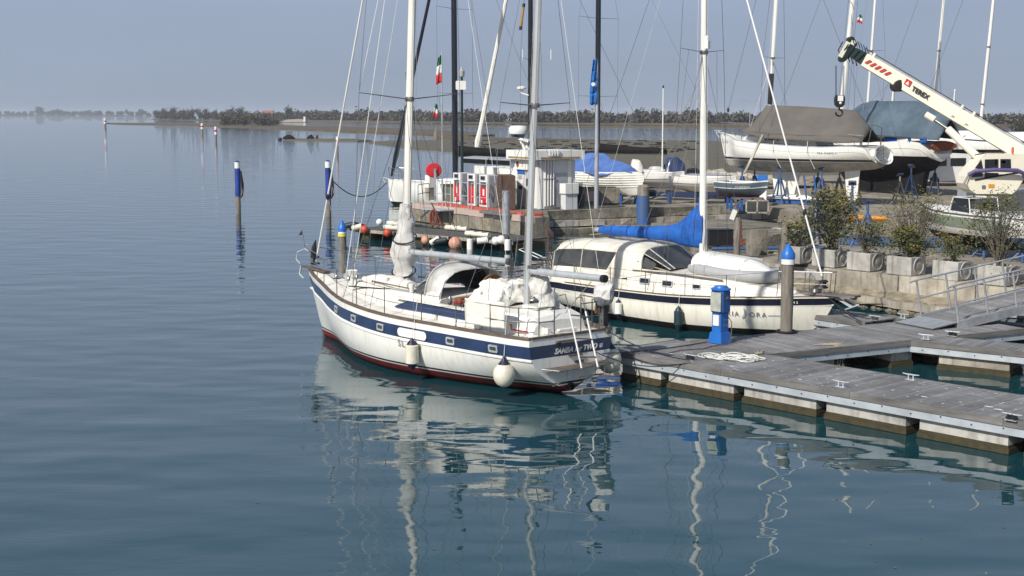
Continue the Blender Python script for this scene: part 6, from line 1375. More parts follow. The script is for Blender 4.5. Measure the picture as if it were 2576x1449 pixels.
e = MB(); e.tube([(.15, 1.35, 4.15), (.1, 1.3, 5.2), (.15, .5, 5.35), (.15, -.5, 5.35), (.1, -1.3, 5.2), (.15, -1.35, 4.15)], .022, 6); e.tube([(0, .9, 4.2), (-.35, .9, 5.9), (-.2, 0, 6.0)], .02, 6); e.tube([(.05, 1.3, 4.8), (.9, 1.35, 4.85)], .02, 6); e.build('pushpit', M['steel'], Y)
e = MB(); e.beam((yL-.3, 0, 4.86), (yL+.35, 0, 4.95), .12, .06); e.beam((yL+.3, 0, 4.9), (yL+.1, 0, 4.6), .08, .05); e.ext([(yL+.35, .15, 4.98), (yL+.35, -.15, 4.98), (yL-.05, 0, 5.0)], (0, 0, .04)); e.build('anchor', M['galv'], Y)
# winter cover as a long tent over the boom
def ridge_tent(parent, secs, m, seed=1, amp=.05, n=8, name='winter_cover'):
    # secs: x, half width, z eave, z ridge
    L_ = [[(x, w_, ze), (x, w_*.92, lerp(ze, zr, .22)), (x, w_*.45, lerp(ze, zr, .66)), (x, .05, zr), (x, -.05, zr), (x, -w_*.45, lerp(ze, zr, .66)), (x, -w_*.92, lerp(ze, zr, .22)), (x, -w_, ze)] for x, w_, ze, zr in secs]
    return cloth(name, parent, m, [[Vector(p) for p in l_] for l_ in L_], n=26, amp=amp, sc=1.1, seed=seed, thick=.02)
ridge_tent(Y, [(7.35, 1.2, 4.95, 5.15), (6.75, 1.45, 4.85, 5.9), (6.35, 1.62, 4.75, 6.45), (6.0, 1.72, 4.62, 6.42), (4.0, 1.86, 4.55, 6.34), (2.0, 1.78, 4.45, 6.22), (1.0, 1.62, 4.4, 6.1), (.15, 1.2, 4.45, 5.1)], 'cvgrey', 3)
e = MB(); 
for x in (5.0, 3.0): e.tube([(x, 1.84, 4.5), (x, 1.9, 3.9), (x-.3, 1.5, 3.0)], .02, 5)
e.build('tie', M['wirew'], Y)
def Yp(x, y, z): return Vector((x, y, z))
mk = 6.25; e = MB(); top_ = (mk-.55, 0, 18.5); e = mast_mb((mk, 0, 4.9), top_, .11, .08); ym = e.build('mast', M['mastw'], Y)
f_ = lambda z: Vector((mk, 0, 4.9)).lerp(Vector(top_), (z-4.9)/(18.5-4.9))
e = MB(); e.tube([f_(6.5), f_(8.2)], .135, 10); e.build('black_mast_wrap', M['black'], ym)
zsp = ZA(146, frame(Y.location, yrz) @ f_(9)); mtY = spread(ym, mk-.2, 0, zsp, 1.35, up=.05, r=.03)
for k, sd in enumerate((1, -1)): wire(Y, mtY[k], hy.P(6.0, sd, 0, -.1), .011); wire(Y, mtY[k], f_(18), .011); wire(Y, f_(zsp), hy.P(5.2, sd, 0, -.1), .010); wire(Y, f_(zsp), hy.P(6.9, sd, 0, -.1), .010)
wire(Y, (yL-.1, 0, 4.9), f_(17.8), .012, name='forestay'); wire(Y, (0, 0, 5.0), f_(18), .011, name='backstay'); wire(Y, (mk+.3, .1, 4.9), f_(16), .009, 'wirew', 'halyard')
e = MB(); q = Vector((yL-.1, 0, 4.9)).lerp(f_(17.8), .10); e.lathe([(.03, -.15), (.09, 0), (.03, .15)], q, 8); e.build('swivel', M['black'], Y)
# stands under it
YF = frame(Y.location, yrz)
for i, (x, sd, lab) in enumerate(((7.6, 1, 'blue stand under the bow of the covered white yacht'), (5.0, 1, 'blue stand amidships under the covered white yacht'), (2.6, 1, 'blue stand under the after part of the covered white yacht'), (7.3, -1, 'blue stand on the far side of the yacht bow'), (3.6, -1, 'blue stand on the far side of the yacht beside its keel'))):
    p = YF @ Vector((x, sd*(hy.hb(x, 2.95)+.12), 0)); trestle(lab, p.x, p.y, YZ, 2.0, yrz)
t = thing('keel_trolley', 'blue steel trolley carrying the keel of the covered white yacht', 'trolley', YF @ Vector((4.8, 0, YZ)), yrz)
for y in (-.9, .9): e = MB(); e.box((0, y, .14), (4.6, .16, .22)); e.build('beam', M['bluem'], t)
for x in (-2, 0, 2): e = MB(); e.box((x, 0, .12), (.14, 1.7, .16)); e.build('cross_bar', M['bluem'], t)
e = MB(); e.tube([(-2.4, 1.05, .32), (1.0, 1.05, .34)], .07, 8); e.build('white_tube', M['white'], t)
for x in (-2.1, -1.5): 
    e = MB(); e.tube([(x, 1.1, .2), (x+.3, .9, 1.6)], .05, 6); e.build('upright', M['bluem'], t)
q = YF @ Vector((5.6, 1.9, YZ)); t = thing('notice_board', 'small white board with a light blue top leaning on the yacht stand', 'board', q, yrz); e = MB(); e.box((0, 0, .75), (.55, .06, 1.0)); e.build('panel', M['white'], t); e = MB(); e.box((0, 0, 1.4), (.6, .07, .42)); e.build('top_panel', M['bluep'], t)
# second yacht under a slate blue cover
zb_, zs2 = D(2060, 345, 92), D(2345, 372, 83.0); r2, L2 = yframe(zb_, zs2); Z = thing('sailing_yacht', 'white yacht with black bottom under a slate blue cover behind the grey covered one', 'sailing yacht', (zs2.x+.5, zs2.y+1, 0), r2); print('y2', L2)
hz2 = Hull([(-.5, .85, 3.6, 3.1, 1.6), (0, 1.35, 4.25, 2.6, 2.2), (3, 1.75, 4.25, 2.0, 3.2), (6, 1.8, 4.4, 1.95, 3.4), (L2-1.5, .9, 4.7, 2.7, 2.2), (L2, .03, 4.95, 4.5, 1.1)])
hz2.build([M['gel'], M['bluem'], M['blackaf'], M['greyp']], [(0, 0), (.42, 0), (.46, 3), (.5, 0)], Z, lower=[(3.42, 0), (3.38, 2), (2.7, 2)]); hz2.deck(M['deckw'], Z);  # black antifouling carried higher to paint in the shade under the hull
e = MB(); e.ext([(.6, -.2, 2.5), (8.6, -.2, 2.6), (7.2, -.2, 1.1), (.9, -.2, 1.1)], (0, .4, 0)); e.build('keel', M['blackaf'], Z)  # long black keel, enlarged to fill in the shaded gap below the yacht
e = MB(); e.box((1.7, 1.45, 4.42), (2.2, .1, .3)); e.box((-.3, 1.3, 4.42), (.5, .1, .3)); e.build('side_cloth', M['cvblue'], Z); e = MB(); e.box((1.2, 1.52, 4.42), (.9, .03, .2)); e.build('cloth_panel', M['white'], Z)
e = MB(); e.csm = True; e.rings([[(-.75+.02*k, 1.0*math.cos(a), 4.05+.28*math.sin(a)) for a in [2*math.pi*j/14 for j in range(14)]] for k in (0, 8)]); e.build('rolled_dinghy', M['rust'], Z)
ridge_tent(Z, [(8.5, .3, 4.8, 5.2), (7.5, 1.3, 4.8, 6.2), (6.0, 1.8, 4.7, 6.75), (3.0, 1.85, 4.6, 6.75), (.8, 1.6, 4.5, 6.7), (-.6, 1.3, 4.4, 6.5), (-1.2, .9, 4.4, 5.6)], 'cvteal', 8, amp=.10)
def simple_rig(parent, fr, x, zb2, ztop, r, m, spy, half, lab=None, rake=.03, chain=None, black=None, hull=None):
    b = Vector((x, 0, zb2)); tp_2 = Vector((x-(ztop-zb2)*rake, 0, ztop)); e = mast_mb(b, tp_2, r, r*.75); mo = e.build('mast', M[m], parent); g = lambda z: b.lerp(tp_2, (z-zb2)/(ztop-zb2)); tips = []
    for v in spy:
        z = ZA(v, fr @ g(9)); s_ = spread(mo, g(z).x, 0, z, half, up=.05, r=.028, m='steeld' if m != 'mastk' else 'mastk'); tips.append(s_)
    for k, sd in enumerate((1, -1)):
        cp = Vector((x-.1, sd*(half+.15), zb2-.2)); pts = [cp]+[t_[k] for t_ in sorted(tips, key=lambda t_: t_[k].z)]+[tp_2]
        for a, c in zip(pts, pts[1:]): wire(parent, a, c, .011)
        if tips: z = tips[-1][0].z; wire(parent, g(z), Vector((x-.8, sd*(half+.1), zb2-.2)), .009)
    return mo, g
ZF = frame(Z.location, r2); zi = ZF.inverted()
def mast_x(F_, vtop, vlow=None):   # local x where the column is met on the centre line
    a, b = -2, 14; f = lambda x: (lambda q: q.x - XA(vtop, q.y, 7))(F_ @ Vector((x, 0, 0)))
    for _ in range(40):
        m_ = (a+b)/2
        if f(a)*f(m_) <= 0: b = m_
        else: a = m_
    return (a+b)/2
xm2 = mast_x(ZF, 2180); simple_rig(Z, ZF, xm2, 4.9, 17, .085, 'mastw', [128], 1.1, rake=.06)
# three more laid up yachts further back, mostly hidden by the crane: hulls, covers and masts
def backyacht(lab, vx_mast, d_, L_, rz, m_cover, mastr, spy, rake, hullm='gel', half=1.1, ztop=19, z0=2.6):
    x = XA(vx_mast, d_, 7); o = thing('sailing_yacht', lab, 'sailing yacht', (0, 0, 0), rz); F0 = Matrix.Rotation(rz, 4, 'Z'); off = F0 @ Vector((L_*.58, 0, 0)); o.location = (x-off.x, d_-off.y, 0)
    hh = Hull([(0, 1.2, z0+1.5, z0+.2, 2.2), (3, 1.6, z0+1.5, z0-.3, 3.2), (6, 1.6, z0+1.6, z0-.3, 3.2), (L_-1.2, .6, z0+1.9, z0+.1, 2), (L_, .03, z0+2.1, z0+1.7, 1.1)])
    hh.build([M[hullm], M['navy'], M['blackaf']], [(0, 0), (.1, 0), (.2, 1), (.24, 0)], o, lower=[(z0+.85, 0), (z0+.8, 2), (z0, 2)], ns=24); hh.deck(M['deckw'], o)
    e = MB(); e.ext([(1.4, -.12, z0), (7.5, -.12, z0), (6.0, -.12, YZ+.1), (1.6, -.12, YZ+.1)], (0, .24, 0)); e.build('keel', M['blackaf'], o)  # black bottom and keel enlarged: real antifouling plus painted shade under the hull
    house(o, 'coachroof', [(7.6, .3, .2, z0+1.6, z0+1.75), (6, 1, .85, z0+1.5, z0+2.0), (3, 1.1, .95, z0+1.45, z0+2.05), (2.9, 1.1, .95, z0+1.45, z0+1.9)], M['gel'])
    if m_cover: ridge_tent(o, [(5.6, 1.2, z0+1.9, z0+2.7), (3, 1.5, z0+1.8, z0+2.9), (.5, 1.3, z0+1.8, z0+2.8)], m_cover, 5)
    fr = frame(o.location, rz); simple_rig(o, fr, L_*.58, z0+2.0, ztop, mastr, 'mastw', spy, half, rake=rake); wire(o, (L_-.1, 0, z0+2.1), (L_*.58-(ztop-z0-2)*rake, 0, ztop-.3), .011, name='forestay'); return o
backyacht('white laid up yacht whose thick mast stands directly behind the crane hook', 2113, 98, 12, R(150), 'cvgrey', .17, [8], .075, ztop=22)
backyacht('white laid up yacht with a thin mast above the crane lettering', 2346, 108, 11, R(160), None, .11, [128], .055, ztop=22)
backyacht('white laid up yacht with a thin mast at the right picture edge', 2468, 100, 11, R(165), None, .11, [118, 262], .06, ztop=22)
backyacht('navy hulled boat added as a dark backing for the shade beneath the covered yachts', 2240, 112, 12, R(178), 'cvgrey', .09, [], .05, hullm='navy', ztop=9, z0=1.6)  # both navy hulls are added, standing in for deep shade under the yachts
backyacht('second navy hulled boat added behind the crane as dark backing for the shade', 2395, 118, 12, R(182), None, .09, [], .05, hullm='navy', ztop=8, z0=1.5)
# ------------------------------------------------------------------ small boats on racks
def dinghy(lab, vb, vs_, d0, d1, z_sh, hgt, hb_, m1, m2, name='dinghy', bowr=0, rail='white', clinker=0, group=None, zb0=None):
    b = D(vb, 440, d0); s_ = D(vs_, 440, d1); rz, L_ = yframe(b, s_); t = thing(name, lab, 'dinghy' if name == 'dinghy' else 'motorboat', (s_.x, s_.y, z_sh-hgt), rz, group)
    H = Hull([(0, hb_*.85, hgt-.02, .05, 2.6), (L_*.4, hb_, hgt-.04, .0, 2.8), (L_*.75, hb_*.75, hgt-.01, .06, 2.0), (L_-.25, hb_*.2, hgt+.05, .35, 1.4), (L_, .015, hgt+.07, hgt*.75, 1.1)])
    H.build([M[m1], M[m2]], [(0, 0), (.08, 0)], t, ns=26, lower=[(.22, 0), (.19, 1), (.05, 1)]); H.rail(M[rail], t, w=.07, h=.05, name='gunwale'); H.deck(M['whited'], t, drop=.25, camber=.02)
    if not clinker: H.strip(M[rail], t, .26, .05, 'rub_band', t=.03, n=24)
    for k in range(clinker): H.strip(M[m1], t, .12+.13*k, .03, 'plank_edge', t=.028, n=24)
    return t, H, L_, rz
DB, HDB, LDB, rdb = dinghy('white clinker motorboat under a faded blue tarpaulin beside the kiosk', 1620, 1398, 75.5, 81, 2.75, 1.4, 1.15, 'gel', 'conc', 'motorboat', clinker=6)
lettering(HDB, frame(DB.location, rdb), DB, 'A1293', 1568, .98+0, .16, M['inkgrey'], side=-1) if False else None
cloth('tarpaulin', DB, 'tarp', [[(LDB*.92, .35, 1.50), (LDB*.92, 0, 1.55), (LDB*.92, -.35, 1.47)], [(LDB*.76, .9, 1.47), (LDB*.76, 0, 2.00), (LDB*.76, -.95, 1.37)], [(LDB*.60, 1.15, 1.45), (LDB*.60, .1, 2.00), (LDB*.60, -1.2, 1.30)], [(LDB*.52, 1.15, 1.55), (LDB*.52, .2, 2.34), (LDB*.52, -1.22, 1.30)], [(LDB*.34, 1.15, 1.55), (LDB*.36, .1, 2.42), (LDB*.34, -1.22, 1.25)], [(LDB*.16, 1.1, 1.45), (LDB*.16, .1, 1.95), (LDB*.16, -1.15, 1.20)], [(0, 1.0, 1.35), (0, .1, 1.75), (0, -1.0, 1.20)]], n=34, amp=.22, sc=1.1, seed=6)
dinghy('small white dinghy on the rack right of the blue tarpaulin boat', 1722, 1606, 79, 80.5, 2.62, .85, .8, 'white', 'white', group='white dinghies on the rack')
dinghy('longer white dinghy on the rack behind the mast of the cream boat', 1852, 1696, 76, 78, 2.50, .82, .85, 'white', 'white', group='white dinghies on the rack')
d3, H3, L3, r3 = dinghy('blue grey dinghy with red bottom under the yacht bow', 1934, 1815, 71.5, 73.5, 2.45, .85, .8, 'dinghy', 'red')
text('lettering', 'La marianna', .16, d3, M['white'], sbasis(H3, L3*.62, .62, -1), .003, shear=.3)
def rack(lab, v0, v1, d_, h, m='woodb'):
    a, b = D(v0, 500, d_), D(v1, 500, d_); t = thing('boat_rack', lab, 'rack', (a.x, a.y, YZ), 0, 'dark racks carrying the small boats'); L_ = b.x-a.x
    for y in (-.6, .6): e = MB(); e.box((L_/2, y, h), (L_, .12, .12)); e.build('beam', M[m], t)
    for x in (0, L_*.33, L_*.66, L_):
        for y in (-.6, .6): e = MB(); e.box((x, y, h/2), (.12, .12, h)); e.build('leg', M['bluem' if m == 'woodb' else m], t)
    for x in (0, L_*.66): e = MB(); e.beam((x, -.6, .1), (x+L_*.3, -.6, h-.1), .08, .08); e.build('brace', M[m], t)
rack('dark rack under the blue tarpaulin boat', 1480, 1600, 77, .62); rack('dark rack under the two white dinghies', 1612, 1830, 78, .72); rack('dark rack under the blue grey dinghy', 1835, 1915, 72.5, .62)
t = thing('window_frame_stack', 'pale wooden frame with two panes leaning under the blue grey dinghy', 'frame', D(1905, 512, 70), 0); t.location.z = YZ
e = MB()
for x in (-.55, 0, .55): e.box((x, 0, .32), (.07, .06, .64))
for z in (.03, .63): e.box((0, 0, z), (1.17, .06, .07))
e.build('frame', M['wicker'] if 0 else M['concl'], t); e = MB(); e.box((-.27, .0, .32), (.46, .02, .56)); e.box((.27, 0, .32), (.46, .02, .56)); e.build('pane', M['vinyl'], t)
e = MB(); t = thing('leaning_plank', 'pale plank leaning from the white yacht onto the blue grey dinghy', 'plank', D(1873, 436, 73.5)); e.beam((0, 0, 0), (1.1, 1.0, 2.0), .14, .06); e.build('board', M['concl'], t)
# dark covered boats and clutter behind the racks
def coverboat(lab, v0, v1, d_, vt, m, seed):
    a, b = D(v0, vt, d_), D(v1, vt, d_); t = thing('covered_boat', lab, 'covered boat', (a.x, d_, YZ)); w_ = b.x-a.x; h = a.z-YZ
    H = Hull([(0, .9, .95, .2, 2.6), (w_*.6, 1.0, .95, .1, 2.6), (w_, .05, 1.1, .8, 1.2)]); H.build([M['gel']], [(0, 0), (.1, 0)], t, ns=12)
    cloth('cover', t, m, [[(x*w_, 1.0, .95), (x*w_, .6, hh*h), (x*w_, -.6, hh*h), (x*w_, -1.05, .8)] for x, hh in ((0, .8), (.15, 1), (.6, 1.0), (.95, .85), (1.02, .5))], n=14, amp=.10, sc=1.4, seed=seed)
coverboat('boat under a navy blue cover behind the white dinghies', 1672, 1722, 86, 394, 'navy', 3); coverboat('boat under a black cover right of the navy covered one', 1728, 1768, 90, 424, 'blackaf', 4); coverboat('boat under a grey cover behind the yacht bow', 1700, 1752, 93, 402, 'cvgrey', 5); coverboat('boat under a white cover just right of the blue tarpaulin', 1588, 1618, 84, 402, 'canvas', 6); coverboat('low boat with silver grey cover left of the navy one', 1632, 1676, 88, 418, 'canvasg', 8)
stones('row of pale boulders on the bank under the yacht bow', D(1778, 415, 97)[:2], D(1935, 422, 92)[:2], 15, .5, .85, 1.6, 'stone', .4, seed=9)
bank = MB(); A_, B_ = Vector(D(1760, 430, 98)[:2]), Vector(D(1980, 430, 92)[:2]); rough('bank', A_, B_, 4, 1.0, 1.7, 'rubble', 'low rubble bank behind the dinghies', 3, .2, 20, 8)
# white van
a = D(2318, 478, 96); t = thing('parked_van', 'white van parked in the yard beneath the covered yachts', 'van', (a.x, 96, YZ), R(8))
e = MB(); e.ext([(0, 0, .35), (4.6, 0, .35), (4.6, 0, 1.1), (4.0, 0, 1.3), (3.4, 0, 2.2), (.1, 0, 2.3), (0, 0, 1.9)], (0, 1.9, 0)); e.build('body', M['white'], t)
for x in (1.2, 2.6): e = MB(); e.box((x, -.01, 1.65), (1.1, .03, .55)); e.build('window', M['glassd'], t)
for x in (.9, 3.7): 
    for y in (0, 1.9): e = MB(); e.lathe([(.2, -.1), (.34, -.1), (.34, .1), (.2, .1)], (x, y, .34), 14, M=Matrix.Rotation(R(90), 3, 'X')); e.build('wheel', M['black'], t)
a = D(2212, 486, 99); t = thing('parked_van', 'second white van seen through the stands left of the first', 'van', (a.x, 99, YZ), R(-5)); e = MB(); e.ext([(0, 0, .35), (3.6, 0, .35), (3.6, 0, 1.3), (2.9, 0, 2.1), (0, 0, 2.1)], (0, 1.8, 0)); e.build('body', M['white'], t); e = MB(); e.box((1.6, -.01, 1.55), (1.4, .03, .5)); e.build('window', M['glassd'], t)
for x in (.7, 2.9): e = MB(); e.lathe([(.2, -.1), (.33, -.1), (.33, .1), (.2, .1)], (x, 0, .33), 14, M=Matrix.Rotation(R(90), 3, 'X')); e.build('wheel', M['black'], t)
# loose white stands, far side
for i, (vx_, vy_, h_, m_, lab) in enumerate(((2110, 508, 1.9, 'concl', 'pale trestle stand left of the rudder of the covered yacht'), (2148, 512, 2.1, 'concl', 'pale trestle stand right beside the first pale trestle'), (2290, 500, 1.9, 'navy', 'dark stand under the slate blue covered yacht'), (2350, 492, 1.9, 'navy', 'dark stand left of the crane cab'), (2262, 508, 1.5, 'concl', 'short pale stand under the slate blue covered yacht'))):
    q = G(vx_, vy_, YZ); trestle(lab, q.x, q.y, YZ, h_, i*.4, m_, w_=.45)
# ------------------------------------------------------------------ foreground motorboat on stands
fb = D(2322, 520, 50.5); fs2 = D(2640, 548, 45.5); rf_, Lf = yframe(fb, fs2); print('fb', Lf, fb.z)
FBt = thing('motorboat', 'grey motorboat with green upper hull and black bottom on blue stands by the planters', 'motorboat', (fs2.x+.1, fs2.y+.6, 1.22), rf_)
HF = Hull([(0, 1.0, 1.28, .25, 2.4), (Lf*.4, 1.1, 1.28, .1, 2.6), (Lf*.7, .95, 1.33, .15, 2.2), (Lf*.9, .4, 1.40, .45, 1.5), (Lf, .03, 1.44, 1.15, 1.1)])
HF.build([M['greyh'], M['greenh'], M['blackaf'], M['white']], [(0, 3), (.07, 3), (.45, 1), (.47, 0)], FBt, lower=[(.60, 0), (.56, 2), (.2, 2)]); HF.deck(M['white'], FBt, drop=.0, camber=.10); HF.rail(M['steeld'], FBt, w=.04, h=.04)
e = MB(); xw = Lf*.62
for sd in (1, -1): e.tube([(xw-.9, sd*.7, 1.3), (xw-.8, sd*.68, 1.85), (xw+.05, sd*.55, 1.85), (xw+.2, sd*.6, 1.32)], .02, 6)
e.tube([(xw-.8, .68, 1.85), (xw-.8, -.68, 1.85)], .02, 6); e.tube([(xw+.05, .55, 1.85), (xw+.05, -.55, 1.85)], .02, 6); e.build('windscreen_frame', M['white'], FBt)
e = MB(); e.poly([(xw-.85, .68, 1.34), (xw-.78, .66, 1.83), (xw+.03, .54, 1.83), (xw+.15, .58, 1.36)]); e.poly([(xw+.15, .58, 1.36), (xw+.03, .54, 1.83), (xw+.03, -.54, 1.83), (xw+.15, -.58, 1.36)]); e.build('windscreen', M['glassd'], FBt)
for x in (Lf*.7, Lf*.85): q = HF.P(x, 1, 0, -.08); stanchion(FBt, q, .35, .012)
for i, x in enumerate((.9, 2.6, 4.2)):
    q = frame(FBt.location, rf_) @ Vector((x, 0, 0)); trestle(['blue stand under the stern of the grey motorboat', 'blue stand amidships under the grey motorboat', 'blue stand under the bow of the grey motorboat'][i], q.x, q.y, YZ, .46+.1*i, rf_, w_=.4)
a = D(2560, 585, 43.5); t = thing('small_boat', 'small white boat with teal blue bottom at the right picture edge', 'dinghy', (a.x+3.2, a.y, 1.75), R(185)); H = Hull([(0, .8, .8, .1, 2.4), (2, .9, .8, 0, 2.4), (3.2, .5, .9, .1, 1.8), (3.9, .03, 1.0, .7, 1.1)]); H.build([M['gel'], M['bluel']], [(0, 0), (.08, 0)], t, ns=16, lower=[(.4, 0), (.36, 1), (.1, 1)]); H.deck(M['deckw'], t); 
q = frame(t.location, R(185)) @ Vector((2.6, 0, 0)); trestle('blue stand under the small teal bottomed boat at the right edge', q.x, q.y, YZ, .75, 0, w_=.35)
t = thing('boat_cradle', 'long blue steel cradle lying on the yard behind the planters', 'cradle', G(2160, 608, YZ+.15), R(-18))
for y in (0, 1.1): e = MB(); e.box((2.6, y, 0), (6.4, .16, .22)); e.build('beam', M['bluel'], t)
for x in (-.3, 1.6, 3.5, 5.4): e = MB(); e.box((x, .55, .02), (.14, 1.3, .14)); e.build('cross_bar', M['bluel'], t)
for i, (vx_, vy_, h_, lab) in enumerate(((2052, 618, 1.9, 'tall blue A frame stand behind the leftmost planters'), (2140, 612, 2.3, 'tall blue A frame stand with white side tag'), (2180, 622, 1.7, 'blue A frame stand behind the third planter'))):
    q = G(vx_, vy_, YZ); trestle(lab, q.x, q.y, YZ, h_, .3+i, w_=.6)
q = G(2165, 560, YZ); t = thing('cloth_bundle', 'orange cloth bundle lying on the yard behind the shrubs', 'bundle', q); e = MB(); e.csm = True; e.tube([(-1.0, 0, .15), (0, .1, .2), (1.2, 0, .14)], [.1, .16, .1], 8); crumple(e, .1, 3, 4); e.build('cloth', M['orangep'], t)
# ------------------------------------------------------------------ mobile crane
a = D(2192, 133, 63); b_ = D(2167, 170, 63); c_ = D(2576, 364, 58.5); d__ = D(2546, 388, 58.7)
tip = (a+b_)/2; root = (c_+D(2556, 398, 58.5))/2; bdv = (root-tip).normalized(); root = tip + bdv*((root-tip).length+2.2)
CR = thing('mobile_crane', 'ivory mobile crane with its boom reaching left over the covered yachts', 'crane', (root.x, root.y+.5, YZ), 0); O = Vector(CR.location)
TT, RR = tip-O, root-O; ax = (RR-TT).normalized(); sdv = Vector((ax.y, -ax.x, 0)).normalized()
if sdv.y > 0: sdv = -sdv                      # towards the viewer
upv = ax.cross(sdv); upv = upv if upv.z > 0 else -upv; upv.normalize()
def bsec(p, w_, h): return [p+sdv*w_/2+upv*h/2*.86, p+sdv*w_/2*.8+upv*h/2, p-sdv*w_/2*.8+upv*h/2, p-sdv*w_/2+upv*h/2*.86, p-sdv*w_/2+(-upv)*h/2*.8, p-sdv*w_/2*.6-upv*h/2, p+sdv*w_/2*.6-upv*h/2, p+sdv*w_/2-upv*h/2*.8]
e = MB(); e.rings([bsec(TT, .55, .64), bsec(RR, .60, .66)]); bm_ = e.build('boom', M['crane'], CR)
def onb(s_, u, out=0): return TT + ax*s_ + upv*u + sdv*(.32+out)
for k in range(5):
    s0_ = .10+k*.27; e = MB(); e.ext([onb(s0_, -.06), onb(s0_+.13, -.06), onb(s0_+.31, .16), onb(s0_+.18, .16)][::1], sdv*.012); e.build('hazard_stripe', M['dred'], bm_)
mtb = basis(ax, upv, onb(3.10, .04, .02))
text('lettering', 'TEREX', .29, bm_, M['ink'], mtb, .004, bold=.012, space=1.05)
e = MB(); e.ext([onb(2.22, .02), onb(2.52, .02), onb(2.52, .28), onb(2.22, .28)], sdv*.012); e.build('logo_plate', M['dred'], bm_); e = MB(); e.ext([onb(2.28, .06, .013), onb(2.46, .06, .013), onb(2.37, .22, .013)], sdv*.008); e.build('logo', M['crane'], bm_)
pc = TT+ax*1.9-upv*.26; e = MB(); e.lathe([(.10, -.42), (.26, -.40), (.26, .40), (.10, .42)], (0, 0, 0), 18, M=Matrix.Rotation(R(90), 3, 'X')); e.v = [tuple(Vector(v)+pc) for v in e.v]; e.build('hose_reel', M['black'], bm_)
e = MB(); e.tube([TT-ax*.3+upv*.42, TT+ax*3+upv*.40, RR+upv*.42], .02, 6); e.build('hoist_rope', M['ropeblk'], bm_)
for s_ in (.3, 5.6, 9.5, 5.0): e = MB(); e.beam(TT+ax*s_+upv*.28+sdv*.2, TT+ax*s_+upv*.5+sdv*.2, .06, .1); e.build('rope_guide', M['crane'], bm_)
for s_ in (4.6, 5.3): e = MB(); e.ext([onb(s_, -.36, -.22), onb(s_+.16, -.36, -.22), onb(s_+.35, -.05, .03), onb(s_+.28, -.05, .03)], sdv*.04); e.build('rib', M['crane'], bm_)
# head: dark inner section, sheaves, ivory cheek plates
e = MB(); e.rings([bsec(TT-ax*.75, .42, .46), bsec(TT+ax*.02, .46, .54)]); e.build('inner_section', M['dkgreen'], CR)
hd_ = TT-ax*1.05; e = MB(); e.box(hd_+Vector((0, 0, 0)), (.42, .5, .8), M=Matrix.Rotation(R(28), 3, 'Y')); e.build('boom_head', M['dkgreen'], CR)
e = MB(); e.box(hd_+sdv*.31+Vector((-.02, 0, -.02)), (.20, .03, .75), M=Matrix.Rotation(R(28), 3, 'Y')); e.build('cheek_plate', M['crane'], CR)
e = MB(); e.box(hd_+sdv*.33+Vector((.38, 0, .28)), (.2, .03, .2), M=Matrix.Rotation(R(28), 3, 'Y')); e.build('cheek_plate', M['crane'], CR)
for off in (Vector((.10, 0, .40)), Vector((-.24, 0, -.42))):
    e = MB(); e.lathe([(.05, -.22), (.16, -.2), (.12, 0), (.16, .2), (.05, .22)], (0, 0, 0), 16, M=Matrix.Rotation(R(90), 3, 'X')); e.v = [tuple(Vector(v)+hd_+off) for v in e.v]; e.build('sheave', M['dkgreen'], CR)
for k in range(5): e = MB(); e.tube([TT-ax*(.1+.3*k)+upv*(.36-.03*k)+sdv*.3, TT-ax*(.3+.25*k)-upv*.2+sdv*.33, TT-ax*(.15+.2*k)-upv*.38+sdv*.28], .03, 5); e.build('hydraulic_hose', M['black'], CR)
for k in range(6): e = MB(); e.tube([hd_+Vector((.1+.13*k, -.3, .5-.08*k)), hd_+Vector((.22+.13*k, -.32, .18-.08*k))], .02, 5); e.build('hydraulic_hose', M['black'], CR)
# hook block on its ropes
yb_ = tip.y-.4; hk = D(2112, 252, yb_); hs_ = D(2113, 165, yb_)
HB = thing('hook_block', 'black and white crane hook block hanging over the grey yacht cover', 'crane hook', hk)
e = MB(); e.ext([(-.17, -.16, .22), (.17, -.16, .22), (.22, -.16, .05), (.2, -.16, -.2), (.08, -.16, -.32), (-.08, -.16, -.32), (-.2, -.16, -.2), (-.22, -.16, .05)], (0, .32, 0)); e.build('block', M['black'], HB)
e = MB(); e.box((0, -.17, .08), (.24, .02, .24)); e.build('white_plate', M['white'], HB); e = MB(); e.lathe([(.06, 0), (0, .02)], (0, -.18, -.12), 10, M=Matrix.Rotation(R(90), 3, 'X')); e.build('boss', M['white'], HB)
e = MB(); e.tube([(0, 0, -.3), (0, 0, -.42)]+[(math.sin(a)*.15, 0, -.56+math.cos(a)*.14) for a in [i*.45 for i in range(0, 12)]], .042, 8); e.build('hook', M['black'], HB)
for dx in (-.2, -.16, .15, .19): e = MB(); e.tube([(dx*.9, 0, .2), (dx+.0, .1, hs_.z-hk.z)], .012, 5); e.build('hoist_rope', M['ropeblk'], HB)
# lift cylinder
c0 = D(2462, 398, 58)-O; c1 = D(2385, 325, 59)-O; c2 = D(2332, 288, 59.5)-O; e = MB(); e.tube([c0, c1], .17, 12); e.build('lift_cylinder', M['crane'], CR); e = MB(); e.tube([c1, c2], .07, 10); e.build('piston_rod', M['steel'], CR)
e = MB(); e.tube([c2-Vector((.05, 0, 0)), c2+(c1-c2).normalized()*.4], .15, 10); e.build('rod_end', M['crane'], CR)
